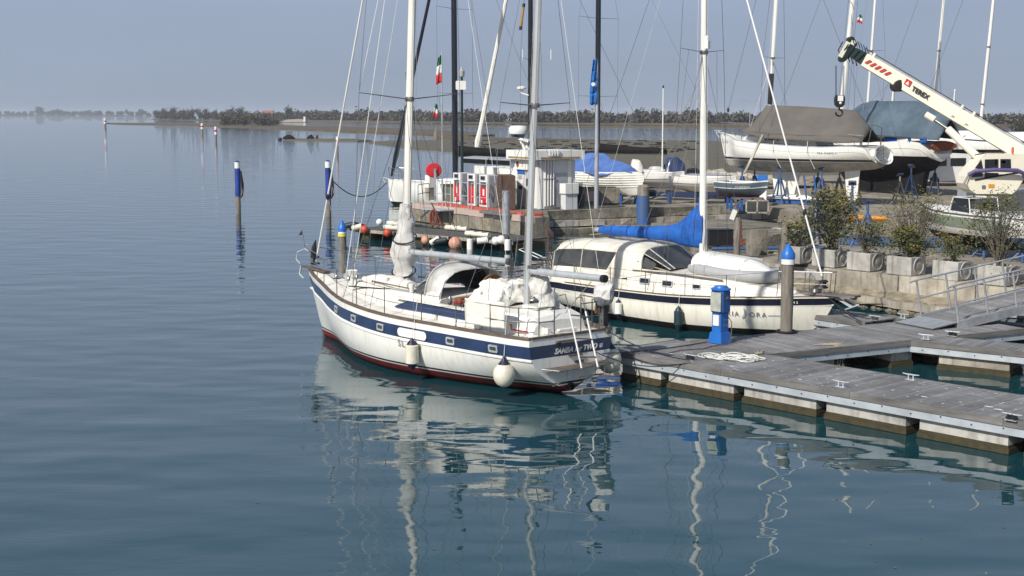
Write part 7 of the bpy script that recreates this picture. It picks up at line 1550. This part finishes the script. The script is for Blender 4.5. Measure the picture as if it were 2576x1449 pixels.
# cab
K = lambda vx_, vy_, y=57.0: D(vx_, vy_, y)-O
cp = [(2433, 463), (2438, 445), (2452, 425), (2483, 388), (2523, 386), (2578, 388), (2583, 440), (2556, 480), (2546, 488), (2456, 488), (2440, 477)]
pts = [K(x, y) for x, y in cp]; e = MB(); e.ext(pts, (0, 1.5, 0)); cab = e.build('cab', M['crane'], CR)
def win(cc, m='glassd', nm='window', par=None): e = MB(); e.ext([K(x, y)-Vector((0, .012, 0)) for x, y in cc], (0, -.012, 0)); return e.build(nm, M[m], par or cab)
win([(2452, 423), (2468, 401), (2472, 421), (2472, 424)]); win([(2477, 401), (2511, 400), (2511, 425), (2477, 423)]); win([(2516, 400), (2542, 400), (2543, 424), (2516, 424)]); win([(2444, 446), (2450, 434), (2471, 434), (2472, 444)]); win([(2477, 434), (2511, 435), (2511, 443), (2477, 448)])
win([(2452, 451), (2572, 430), (2572, 434), (2452, 455)], 'black', 'groove'); win([(2486, 463), (2501, 463), (2501, 472), (2486, 472)], 'orangep', 'orange_label'); win([(2470, 466), (2479, 466), (2479, 475), (2470, 475)], 'inkgrey', 'sticker')
win([(2503, 402), (2507, 402), (2507, 414), (2503, 414)], 'yellow', 'hi_vis_strap'); win([(2519, 404), (2529, 404), (2529, 411), (2519, 411)], 'whited', 'paper')
e = MB(); e.tube([K(2436, 440, 56.9), K(2452, 431, 56.8), K(2500, 427, 56.7), K(2560, 429, 56.7), K(2574, 436, 56.7), K(2578, 447, 56.8)], .085, 8); e.build('violet_sleeve', M['purple'], CR)
e = MB(); e.tube([K(2436, 440, 56.9), K(2425, 462, 56.9)], .04, 6); e.tube([K(2452, 390), K(2482, 384), K(2526, 384)], .03, 6); e.build('hand_rail', M['steeld'], CR)
e = MB(); c = K(2547, 386); e.lathe([(.05, 0), (.06, .12), (.05, .24), (0, .27)], c, 10); e.build('beacon', M['amber'], CR)
# chassis, turret and wheels
e = MB(); q = K(2500, 495, 58.5); e.box(q+Vector((2.6, .9, -.05)), (7.0, 2.2, .5)); e.box(q+Vector((1.0, .8, -.45)), (4.2, 1.9, .3)); e.build('chassis', M['greyp'], CR)
e = MB(); e.box(RR+Vector((.9, .9, -1.1)), (2.4, 1.4, 1.5)); e.build('turret', M['greyp'], CR)
for x in (-.3, 2.9, 4.6): 
    for y in (-.1, 1.9): e = MB(); e.lathe([(.25, -.22), (.62, -.22), (.66, -.1), (.66, .1), (.62, .22), (.25, .22)], (0, 0, 0), 18, M=Matrix.Rotation(R(90), 3, 'X')); e.v = [tuple(Vector(v)+Vector((q.x+x, q.y+y, .66))) for v in e.v]; e.build('tyre', M['black'], CR)
limp_flag('tiny Italian flag high in the rigging above the crane boom', D(2169, 38, 97), .55, .35, ['flagg', 'flagw', 'flagr'], 5)
# ------------------------------------------------------------------ yachts afloat behind the fuel pier
def afloat(lab, mastv, d_, L_, bow_v, mastm, hullm, spy, half, mr, rake=.02, boomcol='mastk', ztop=20, boomz=3.5, fs=None, cover=True):
    mp = Vector((XA(mastv, d_, 5), d_, 0)); bp_ = D(bow_v[0], bow_v[1], bow_v[2]); rz = math.atan2(bp_.y-mp.y, bp_.x-mp.x); Lm = (Vector((bp_.x, bp_.y))-Vector((mp.x, mp.y))).length
    so = mp - Vector((math.cos(rz), math.sin(rz), 0))*(L_-Lm); t = thing('sailing_yacht', lab, 'sailing yacht', so, rz); zb_ = bp_.z
    H = Hull([(0, 1.5, zb_-.35, .05, 2.2), (L_*.3, 1.9, zb_-.35, -.5, 3.4), (L_*.6, 1.8, zb_-.25, -.6, 3.4), (L_*.85, .9, zb_-.08, -.3, 2.2), (L_-.35, .22, zb_-.02, .0, 1.5), (L_, .05, zb_, .35, 1.1)])
    H.build([M['gel'], M['blackband'], M['blackaf']] if hullm == 'w' else [M['navy'], M['gel'], M['blackaf']], [(0, 0), (.12, 0), (.16, 1 if hullm != 'w' else 0), (.2, 0)], t, lower=[(.22, 0), (.18, 2), (-.1, 2)]); H.deck(M['deckw'], t); H.rail(M['white'], t, w=.06, h=.05)
    house(t, 'coachroof', [(L_*.78, .3, .2, zb_-.2, zb_-.05), (L_*.66, .9, .7, zb_-.25, zb_+.2), (L_*.4, 1.3, 1.1, zb_-.3, zb_+.3), (L_*.36, 1.3, 1.1, zb_-.3, zb_+.25)], M['gel'])
    xm = L_-Lm; fr = frame(so, rz); mo, g = simple_rig(t, fr, xm, zb_+.1, ztop, mr, mastm, spy, half, rake=rake)
    wire(t, (.1, 0, zb_), g(ztop-.2), .012, name='backstay')
    e = MB(); e.tube([(xm-.2, 0, boomz), (xm-L_*.40, 0, boomz+.05)], .11, 8); bo_ = e.build('boom', M[boomcol], t)
    if cover: e = MB(); e.csm = True; e.tube([(xm-.1, 0, boomz+.3), (xm-L_*.2, 0, boomz+.2), (xm-L_*.40, 0, boomz+.15)], [.3, .24, .14], 10); crumple(e, .08, 2, 1); e.build('sail_cover', M['blackaf'], t)
    for sd in (1, -1):
        xs_ = [.5, L_*.2, L_*.4, L_*.6, L_*.8, L_-.6]
        for x in xs_: stanchion(t, H.P(x, sd, 0, -.06), .65, .015)
        for hh in (.62, .34): line(t, [H.P(x, sd, -hh, -.06) for x in xs_], .008)
    return t, H, xm, g, zb_, fr
tX, HX, xmX, gX, zX, fX = afloat('white yacht with black mast and black furled foresail moored behind the fuel pier', 1145, 89, 14, (978, 452, 92.0), 'mastk', 'w', [22, 236], 1.9, .20, rake=-.004, boomz=3.35)
iX = fX.inverted(); p0 = iX @ D(985, 443, 91.9); p1 = iX @ D(1081, -6, 90.2); e = MB(); dz_ = (p1-p0); e.tube([p0, p0+dz_*.12, p0+dz_*.25, p0+dz_*1.0, p0+dz_*1.6], [.07, .17, .12, .10, .07], 8); crumple(e, .02, 2, 3); e.build('furled_sail', M['mastk'], tX)
e = MB(); q = iX @ D(962, 446, 92.6); e.beam(q, (14.0-.3, 0, zX+.02), .14, .06); e.beam(q, q+Vector((-.3, 0, -.35)), .1, .06); e.build('anchor', M['galv'], tX)
e = MB(); 
for sd in (1, -1): e.tube([(12.2, .8*sd, zX), (12.4, .8*sd, zX+.75), (13.9, .15*sd, zX+.8), (13.8, .1*sd, zX)], .025, 6)
e.build('pulpit', M['steel'], tX)
rope('mooring_line', 'slack dark mooring line from the blue sleeved pile to the black masted yacht bow', sag(Vector((G(827, 545, 0).x+.2, 82, 2.0)), D(972, 460, 92), .9), 'ropeblk', .03)
limp_flag('small limp Italian flag under the left spreader of the black masted yacht', D(1102, 262, 89.0), .85, .3, ['flagg', 'flagw', 'flagr'], 4)
tY, HY, xmY, gY, zY, fY = afloat('yacht with a black mast and a white furled foresail behind the kiosk', 1334, 92, 13, (1193, 418, 93.5), 'mastk', 'w', [150], 1.9, .17, rake=.0, boomz=3.2)
iY = fY.inverted(); p0 = iY @ D(1197, 386, 93.4); p1 = iY @ D(1274, -3, 92.4); dz_ = p1-p0; e = MB(); e.tube([p0, p0+dz_*.08, p0+dz_*.16, p0+dz_, p0+dz_*1.5], [.10, .24, .17, .14, .10], 8); crumple(e, .03, 2, 6); e.build('furled_sail', M['canvas'], tY)
for vx_, vy_, h_ in ((1315, 143, .65), (1386, 146, .65)): q = iY @ D(vx_, 150, 92); e = MB(); e.tube([q, q+Vector((0, 0, h_))], .03, 6); e.build('aerial', M['white'], tY)
q = iY @ D(1312, 222, 91.8); e = MB(); e.lathe([(.05, -.35), (.12, -.1), (.30, -.05), (.32, .05), (.2, .12), (0, .14)], q, 14); e.beam(q+Vector((0, 0, -.3)), q+Vector((-.5, 0, -.45)), .06, .06); e.build('radar', M['white'], tY)
q = D(1314, 40, 60); t = thing('wooden_batten', 'wooden pole with black ends hung high in the rigging left of the mizzen mast', 'pole', q); r_b = .055; aa, bb = D(1318, 10, 60)-q, D(1309, 74, 60)-q
e = MB(); e.tube([aa, bb], r_b, 8); e.build('pole', M['gold'], t); e = MB(); e.tube([aa-(bb-aa)*.02, aa+(bb-aa)*.12], r_b*1.15, 8); e.build('end_wrap', M['black'], t); e = MB(); e.tube([bb-(bb-aa)*.12, bb+(bb-aa)*.02], r_b*1.15, 8); e.build('end_wrap', M['black'], t); e = MB(); e.tube([aa, D(1320, -30, 60)-q], .008, 4); e.build('halyard', M['ropeblk'], t)
tZ, HZ, xmZ, gZ, zZ, fZ = afloat('yacht with a tall black mast and long black boom cover behind the blue tarpaulin boat', 1503, 90, 14, (1420, 430, 92), 'mastk', 'n', [46, 243], 1.9, .19, rake=.0, boomz=3.5)
e = MB(); e.box((3.6, 0, 1.7), (4.2, 2.6, 1.2)); o = e.build('doghouse', M['greyp'], tZ)
q = D(1455, 440, 91)
# awning of the first yacht over the dispensers
t = thing('boat_awning', 'pale edged dark awning behind the fuel dispensers', 'awning', D(1165, 398, 84)); a = D(1165, 398, 84); b = D(1284, 404, 80)
e = MB(); e.ext([Vector((0, 0, 0)), b-a, b-a+Vector((.6, 2.4, 0)), Vector((.6, 2.4, 0))], (0, 0, .07)); e.build('roof', M['greyp'], t); e = MB(); e.ext([Vector((0, -.03, -.28)), b-a+Vector((0, -.03, -.28)), b-a+Vector((0, -.03, -.02)), Vector((0, -.03, -.02))], (0, .05, 0)); e.build('valance', M['blackaf'], t)
for k in (0, .5, 1): p = (b-a)*k; e = MB(); e.tube([p, p+Vector((0, 0, PT-a.z))], .035, 6); e.build('post', M['greyp'], t)
# ------------------------------------------------------------------ mudflats, marsh, far shores
def flat(name, vp, z, m, lab, kind='structure', jit=0, seed=1):
    rnd = random.Random(seed); pts = []
    for i in range(len(vp)):
        a, b = vp[i], vp[(i+1) % len(vp)]
        for k in range(6):
            t_ = k/6; x, y = lerp(a[0], b[0], t_), lerp(a[1], b[1], t_); pts.append(G(x+rnd.uniform(-jit, jit)*4, y+rnd.uniform(-jit, jit), z))
    e = MB(); ctr = sum((Vector(p) for p in pts), Vector())/len(pts); n = len(pts)
    from mathutils.geometry import tessellate_polygon
    b0_ = e.add(pts)
    for tri in tessellate_polygon([[Vector((p.x, p.y, 0)) for p in pts]]): e.face([b0_+i for i in tri])
    for i in range(n): j = (i+1) % n; e.poly([pts[i], pts[j], (pts[j].x, pts[j].y, -.3), (pts[i].x, pts[i].y, -.3)])
    o = e.build(name, M[m]); o.modifiers.new('n', 'WEIGHTED_NORMAL') if 0 else None; tag(o, lab, None, kind=kind); return o
flat('mudflat', [(918, 356), (1010, 353), (1200, 350), (1340, 352), (1500, 351), (1800, 354), (2600, 357), (2700, 470), (1900, 462), (1450, 435), (1320, 408), (1235, 392), (1160, 380), (1040, 372)], .16, 'mud', 'olive brown mudflat spreading behind the fuel pier', jit=.6)
flat('mudflat', [(715, 352), (730, 348), (900, 349), (935, 353), (900, 354), (760, 352.5)], .18, 'mud', 'thin dark mud spit with wreckage in the open water')
flat('marsh', [(266, 309), (420, 309), (560, 311), (680, 314), (900, 319), (1100, 326), (1225, 334), (1245, 338), (1180, 341), (1000, 335), (850, 329), (700, 323), (560, 318), (440, 314), (300, 311.5)], .35, 'marsh', 'long low brown salt marsh strip', jit=.35)
flat('marsh', [(1090, 342), (1180, 343), (1300, 347), (1500, 350.5), (1500, 352.0), (1200, 352), (1090, 346)], .3, 'marsh', 'dark marsh edge in front of the mudflat', jit=.25)
flat('marsh', [(800, 309), (1300, 316), (2000, 318), (2600, 319), (2600, 321), (2000, 320.6), (1400, 319.5), (1000, 313.5)], .3, 'marsh', 'thin far mud bank in front of the wooded shore', jit=.2)
flat('marsh', [(380, 299.5), (520, 299), (760, 303), (960, 306), (960, 308), (700, 307), (560, 304), (400, 301)], .3, 'marsh', 'marshy foot of the wooded island on the left', jit=.2)
flat('island', [(-200, 288), (120, 287.5), (420, 291), (430, 293), (150, 292), (-200, 291.5)], .3, 'marsh', 'farthest low shore at the left')
flat('ground', [(640, 296), (1000, 300), (1500, 305), (2300, 307), (2900, 306), (2900, 313.5), (2300, 313.5), (1500, 310.5), (1000, 305.5), (700, 302)], .5, 'marsh', 'ground under the far wooded shore')
def crown(e, c, rx, rz, n, size, rnd):
    lobes = [(rnd.uniform(-.6, .6)*rx, rnd.uniform(-.5, .5)*rx, rnd.uniform(.25, .9)*rz) for _ in range(5)]
    for i in range(n):
        l = rnd.choice(lobes); p = Vector((c[0]+l[0]+rnd.gauss(0, rx*.3), c[1]+l[1]+rnd.gauss(0, rx*.3), c[2]+max(.1, l[2]+rnd.gauss(0, rz*.17))))
        u = Vector((rnd.gauss(0, 1), rnd.gauss(0, .6), rnd.gauss(0, 1))).normalized(); v = u.orthogonal().normalized(); s_ = size*rnd.uniform(.5, 1.3); e.poly([p-u*s_, p-v*s_*.7, p+u*s_, p+v*s_*.7])
def wood(lab, pts, n, h0, h1, seed, m='fartree', leaf=.8, per=45, z=.4, spread=25):
    rnd = random.Random(seed); e = MB()
    for i in range(n):
        f_ = rnd.random()*(len(pts)-1); k = min(int(f_), len(pts)-2); q = Vector(G(*pts[k], z)).lerp(Vector(G(*pts[k+1], z)), f_-k); q.y += rnd.uniform(0, spread)
        h = rnd.uniform(h0, h1)*(1.25 if rnd.random() < .12 else 1); sc_ = q.y/1000; crown(e, q, h*.55, h, per, leaf*(.7+.3*sc_), rnd)
    o = e.build('woodland', M[m]); tag(o, lab, None, kind='stuff'); return o
wood('far wooded shore reading as one brown grey line left part', [(690, 301), (900, 303.5), (1200, 307)], 230, 3.6, 6.2, 1, leaf=1.1, per=75)
wood('far wooded shore reading as one brown grey line middle part', [(1150, 307), (1500, 309.5), (1800, 311)], 230, 3.4, 5.4, 2, leaf=1.1, per=75)
wood('far wooded shore reading as one brown grey line right part', [(1750, 311), (2200, 313), (2700, 313)], 240, 3.2, 5, 3, leaf=1.1, per=75)
wood('low scrub on the wooded island', [(385, 300), (560, 301), (700, 302.5)], 130, 3, 6, 4, leaf=.9, per=60)
wood('farthest hazy trees on the left horizon', [(-60, 289), (150, 289.3), (430, 291.5)], 90, 6, 10, 5, leaf=2.2, per=30, z=.3, spread=60)
wood('scrub covering the end of the near marsh strip', [(550, 315), (640, 315.5), (690, 317)], 60, 2.0, 4.2, 6, leaf=.4, spread=14)
def tree(lab, vx_, vy_, h, rad, seed, m='fartree', per=420, cat='tree', leaf=.55, z=.4):
    q = G(vx_, vy_, z); t = thing('lagoon_tree' if m == 'fartree' else 'evergreen_tree', lab, cat, q, 0, 'trees on the lagoon islands'); rnd = random.Random(seed)
    e = MB(); e.tube([(0, 0, -.2), (.1, 0, h*.35), (rnd.uniform(-.5, .5), 0, h*.75)], [.28, .2, .08], 6)
    for k in range(6): a = rnd.uniform(0, 6.28); e.tube([(0, 0, h*.3), (math.cos(a)*rad*.7, math.sin(a)*rad*.5, h*rnd.uniform(.6, .95))], [.12, .03], 4)
    e.build('trunk', M['twig'], t); e = MB(); crown(e, (0, 0, h*.12), rad, h*.85, per, leaf, rnd); e.build('crown', M[m], t)
for i, (vx_, vy_, h, rad, lab) in enumerate(((398, 300, 6.5, 3.2, 'rounded tree at the left end of the wooded island'), (415, 300, 8, 3.5, 'tall bare looking tree near the left end of the island'), (440, 300.5, 8.6, 4, 'spreading tree, third from the left on the island'), (458, 300.5, 9.2, 4.2, 'highest pale tree on the left half of the island'), (478, 301, 8.8, 4, 'tall tree right of the highest pale one'), (500, 301, 8.0, 3.6, 'rounded tree in the middle of the island'), (520, 301, 8.4, 4, 'broad tree in the middle of the island'), (540, 301.5, 6.5, 3.2, 'lower tree in a dip of the island skyline'), (565, 302, 8.0, 4, 'tree left of the red roofed house'), (583, 302, 8.4, 4, 'dense tree just left of the red roofed house'), (604, 302, 8.0, 3.6, 'last tall tree before the red roofed house'))):
    tree(lab, vx_, vy_, h*1.12, rad*1.1, 40+i)
for i, (vx_, vy_, h, rad, lab, m_) in enumerate(((565, 316, 4.2, 2.3, 'bushy tree on the near marsh strip left of the dark group', 'fartree'), (592, 316, 5.0, 2.4, 'dark twisted tree on the near marsh strip', 'fartree'), (615, 316.5, 4.8, 2.4, 'thick tree in the near marsh group', 'fartree'), (640, 317, 4.6, 2.4, 'right tree of the near marsh group', 'fartree'), (658, 317, 4.0, 2.0, 'last small tree of the near marsh group', 'fartree'))): tree(lab, vx_, vy_, h, rad, 70+i, m_, 420, leaf=.38)
tree('dark round evergreen right of the red roofed house', 727, 303, 9.5, 3.0, 90, 'farpine', 420, leaf=.6); tree('dark evergreen clump on the left horizon', 95, 289.3, 22, 16, 91, 'farpine', 500, leaf=2.0, z=.3); tree('pine behind the crane at the right picture edge', 2568, 345, 3.6, 4.0, 92, 'farpine', 500, leaf=.3); tree('long low evergreen clump beside the first on the left horizon', 140, 289.5, 16, 20, 93, 'farpine', 500, leaf=2.0, z=.3)
# house with red roof
q = G(666, 300, .4); k = q.y/1000; t = thing('farmhouse', 'pale house with red tiled roof among the far trees', 'house', q); wv = 12*k*.9; hv = ZA(287, q)-.4; rv = ZA(278, q)-.4
e = MB(); e.box((0, 5, hv/2), (wv, 10, hv)); e.build('wall', M['wallfar'], t); e = MB(); e.ext([(-wv*.58, -.6, hv-.2), (wv*.58, -.6, hv-.2), (wv*.5, 4, rv), (-wv*.1, 4, rv)], (0, 7, 0)); e.build('roof', M['roof'], t)
e = MB(); e.box((-wv*.8, 6, hv*.42), (wv*.6, 6, hv*.8)); e.build('annex', M['wallfar'], t); e = MB(); e.ext([(-wv*1.15, 2.6, hv*.82), (-wv*.5, 2.6, hv*.82), (-wv*.55, 5.5, hv*1.08), (-wv*1.1, 5.5, hv*1.08)], (0, 3, 0)); e.build('annex_roof', M['roof'], t)
for x in (-.3, .05, .35): e = MB(); e.box((wv*x, -.03, hv*.5), (1.1, .06, 1.3)); e.build('window', M['glassd'], t)
# pale sand heap and small far objects
q = G(740, 307, .3); t = thing('sand_heap', 'pale sand heap on the far shore right of the house', 'sand heap', q); e = MB(); kk = q.y/F; e.ext([(-32*kk, 0, 0), (28*kk, 0, 0), (26*kk, 0, 1.5), (6*kk, 0, 1.9), (-22*kk, 0, 1.5)], (0, 10, 0)); e.build('heap', M['stone'], t); e = MB(); e.box((26*kk, -.3, 1.8), (1.2, .5, 3.4)); e.build('white_mark', M['white'], t)
for i, (vx_, w_) in enumerate(((110, 2), (192, 3), (360, 3), (433, 5), (505, 3))):
    q = G(vx_, 291.5+i*.3, 0); t = thing('far_boat', ['tiny far boat at the far left', 'second tiny far boat from the left', 'tiny far boat before the spit', 'pale far boat beside the left tip of the island', 'last tiny far boat near the island'][i], 'boat', q, 0, 'tiny boats on the far lagoon'); k = q.y/F; H = Hull([(0, k*1.5, 1.6, 0, 2), (k*w_*1.5, k*1.5, 1.6, -.2, 2), (k*w_*2.4, .1, 2.2, .5, 1)]); H.build([M['gel']], [(0, 0), (.2, 0)], t, ns=8); e = MB(); e.box((k*w_*.8, 0, 2.4), (k*w_, k*1.5, 1.6)); e.build('cabin', M['greyp'], t)
# wreckage on the spit
for i, (vx_, vy_, w_, h_, lab) in enumerate(((727, 351, 30, 12, 'dark hump of a wrecked boat at the left tip of the mud spit'), (781, 350, 20, 12, 'leaning dark wreck timbers on the mud spit'), (798, 349, 8, 10, 'square dark wreck block on the mud spit'), (1096, 352, 12, 34, 'old upright stump on the marsh between the masts'))):
    q = G(vx_, vy_, .1); k = q.y/F; t = thing('wreck', lab, 'wreck', q); e = MB(); e.lathe([(w_*k*.5, 0), (w_*k*.48, h_*k*.4), (w_*k*.25, h_*k*.8), (.02, h_*k)], n=9, sq=.6); e.sm = [False]*len(e.sm); crumple(e, w_*k*.12, .5/k/10, i); e.build('hulk', M['blackaf' if i < 3 else 'pile'], t)
    e = MB(); e.beam((w_*k*.2, 0, 0), (w_*k*.5, 0, h_*k*1.1), .25, .25); e.build('timber', M['pile'], t)
q = G(704, 352.5, 0); t = thing('mooring_buoy', 'small dark buoy floating left of the wreck', 'buoy', q); e = MB(); e.lathe([(.3, -.2), (.5, .2), (.3, .55), (0, .6)], n=10); e.build('float', M['black'], t)
# dark wrack and low stakes on the mudflat, far aerial pole
rnd = random.Random(8)
e = MB()
for i in range(140):
    q = G(rnd.uniform(1150, 1760), rnd.uniform(353, 384), .17); s_ = q.y*.0008*rnd.uniform(.5, 2.2); e.box((q.x, q.y, .2), (s_*4, s_, s_*.6), rnd.uniform(-.2, .2))
tag(e.build('wrack', M['blackaf']), 'dark weed wrack strewn over the mudflat', kind='stuff')
for i, (vx_, vy_, t0, lab) in enumerate(((1065, 345, 300, 'slanting thin stake in the marsh right of the sleeve mast'), (1068+500, 352, 336, 'slanting pole on the mudflat behind the flagpole'))):
    q = G(vx_, vy_, .1); z = ZA(t0, q); t = thing('mud_stake', lab, 'stake', q); e = MB(); e.tube([(0, 0, 0), (-z*.5, 0, z*.8)], .12, 5); e.build('stake', M['pile'], t)
q = D(1886, 300, 400); t = thing('street_lamp', 'thin far lamp pole above the horizon left of the yacht', 'street lamp', (q.x, 400, .2)); z = ZA(256, q); e = MB(); e.tube([(0, 0, 0), (0, 0, z)], .10, 5); e.tube([(0, 0, z), (-2.2, 0, z+.6)], .09, 5); e.tube([(0, 0, z), (2.2, 0, z+.2)], .07, 5); e.build('pole', M['greyp'], t)

# leaves and bits of weed drifting on the harbour water
rnd = random.Random(77); e = MB()
for i in range(150):
    q = G(rnd.uniform(600, 2560), rnd.uniform(1010, 1440), 0) if i < 110 else G(rnd.uniform(200, 1500), rnd.uniform(560, 900), 0)
    r_ = rnd.uniform(.006, .02); a0 = rnd.uniform(0, 6); e.poly([(q.x+r_*math.cos(a0+a)*(1.8 if k % 2 else .8), q.y+r_*math.sin(a0+a), .006) for k, a in enumerate([0, 1.2, 2.4, 3.6, 4.9])])
tag(e.build('floating_leaves', M['leafy']), 'scattered leaves and weed bits drifting on the water', kind='stuff')
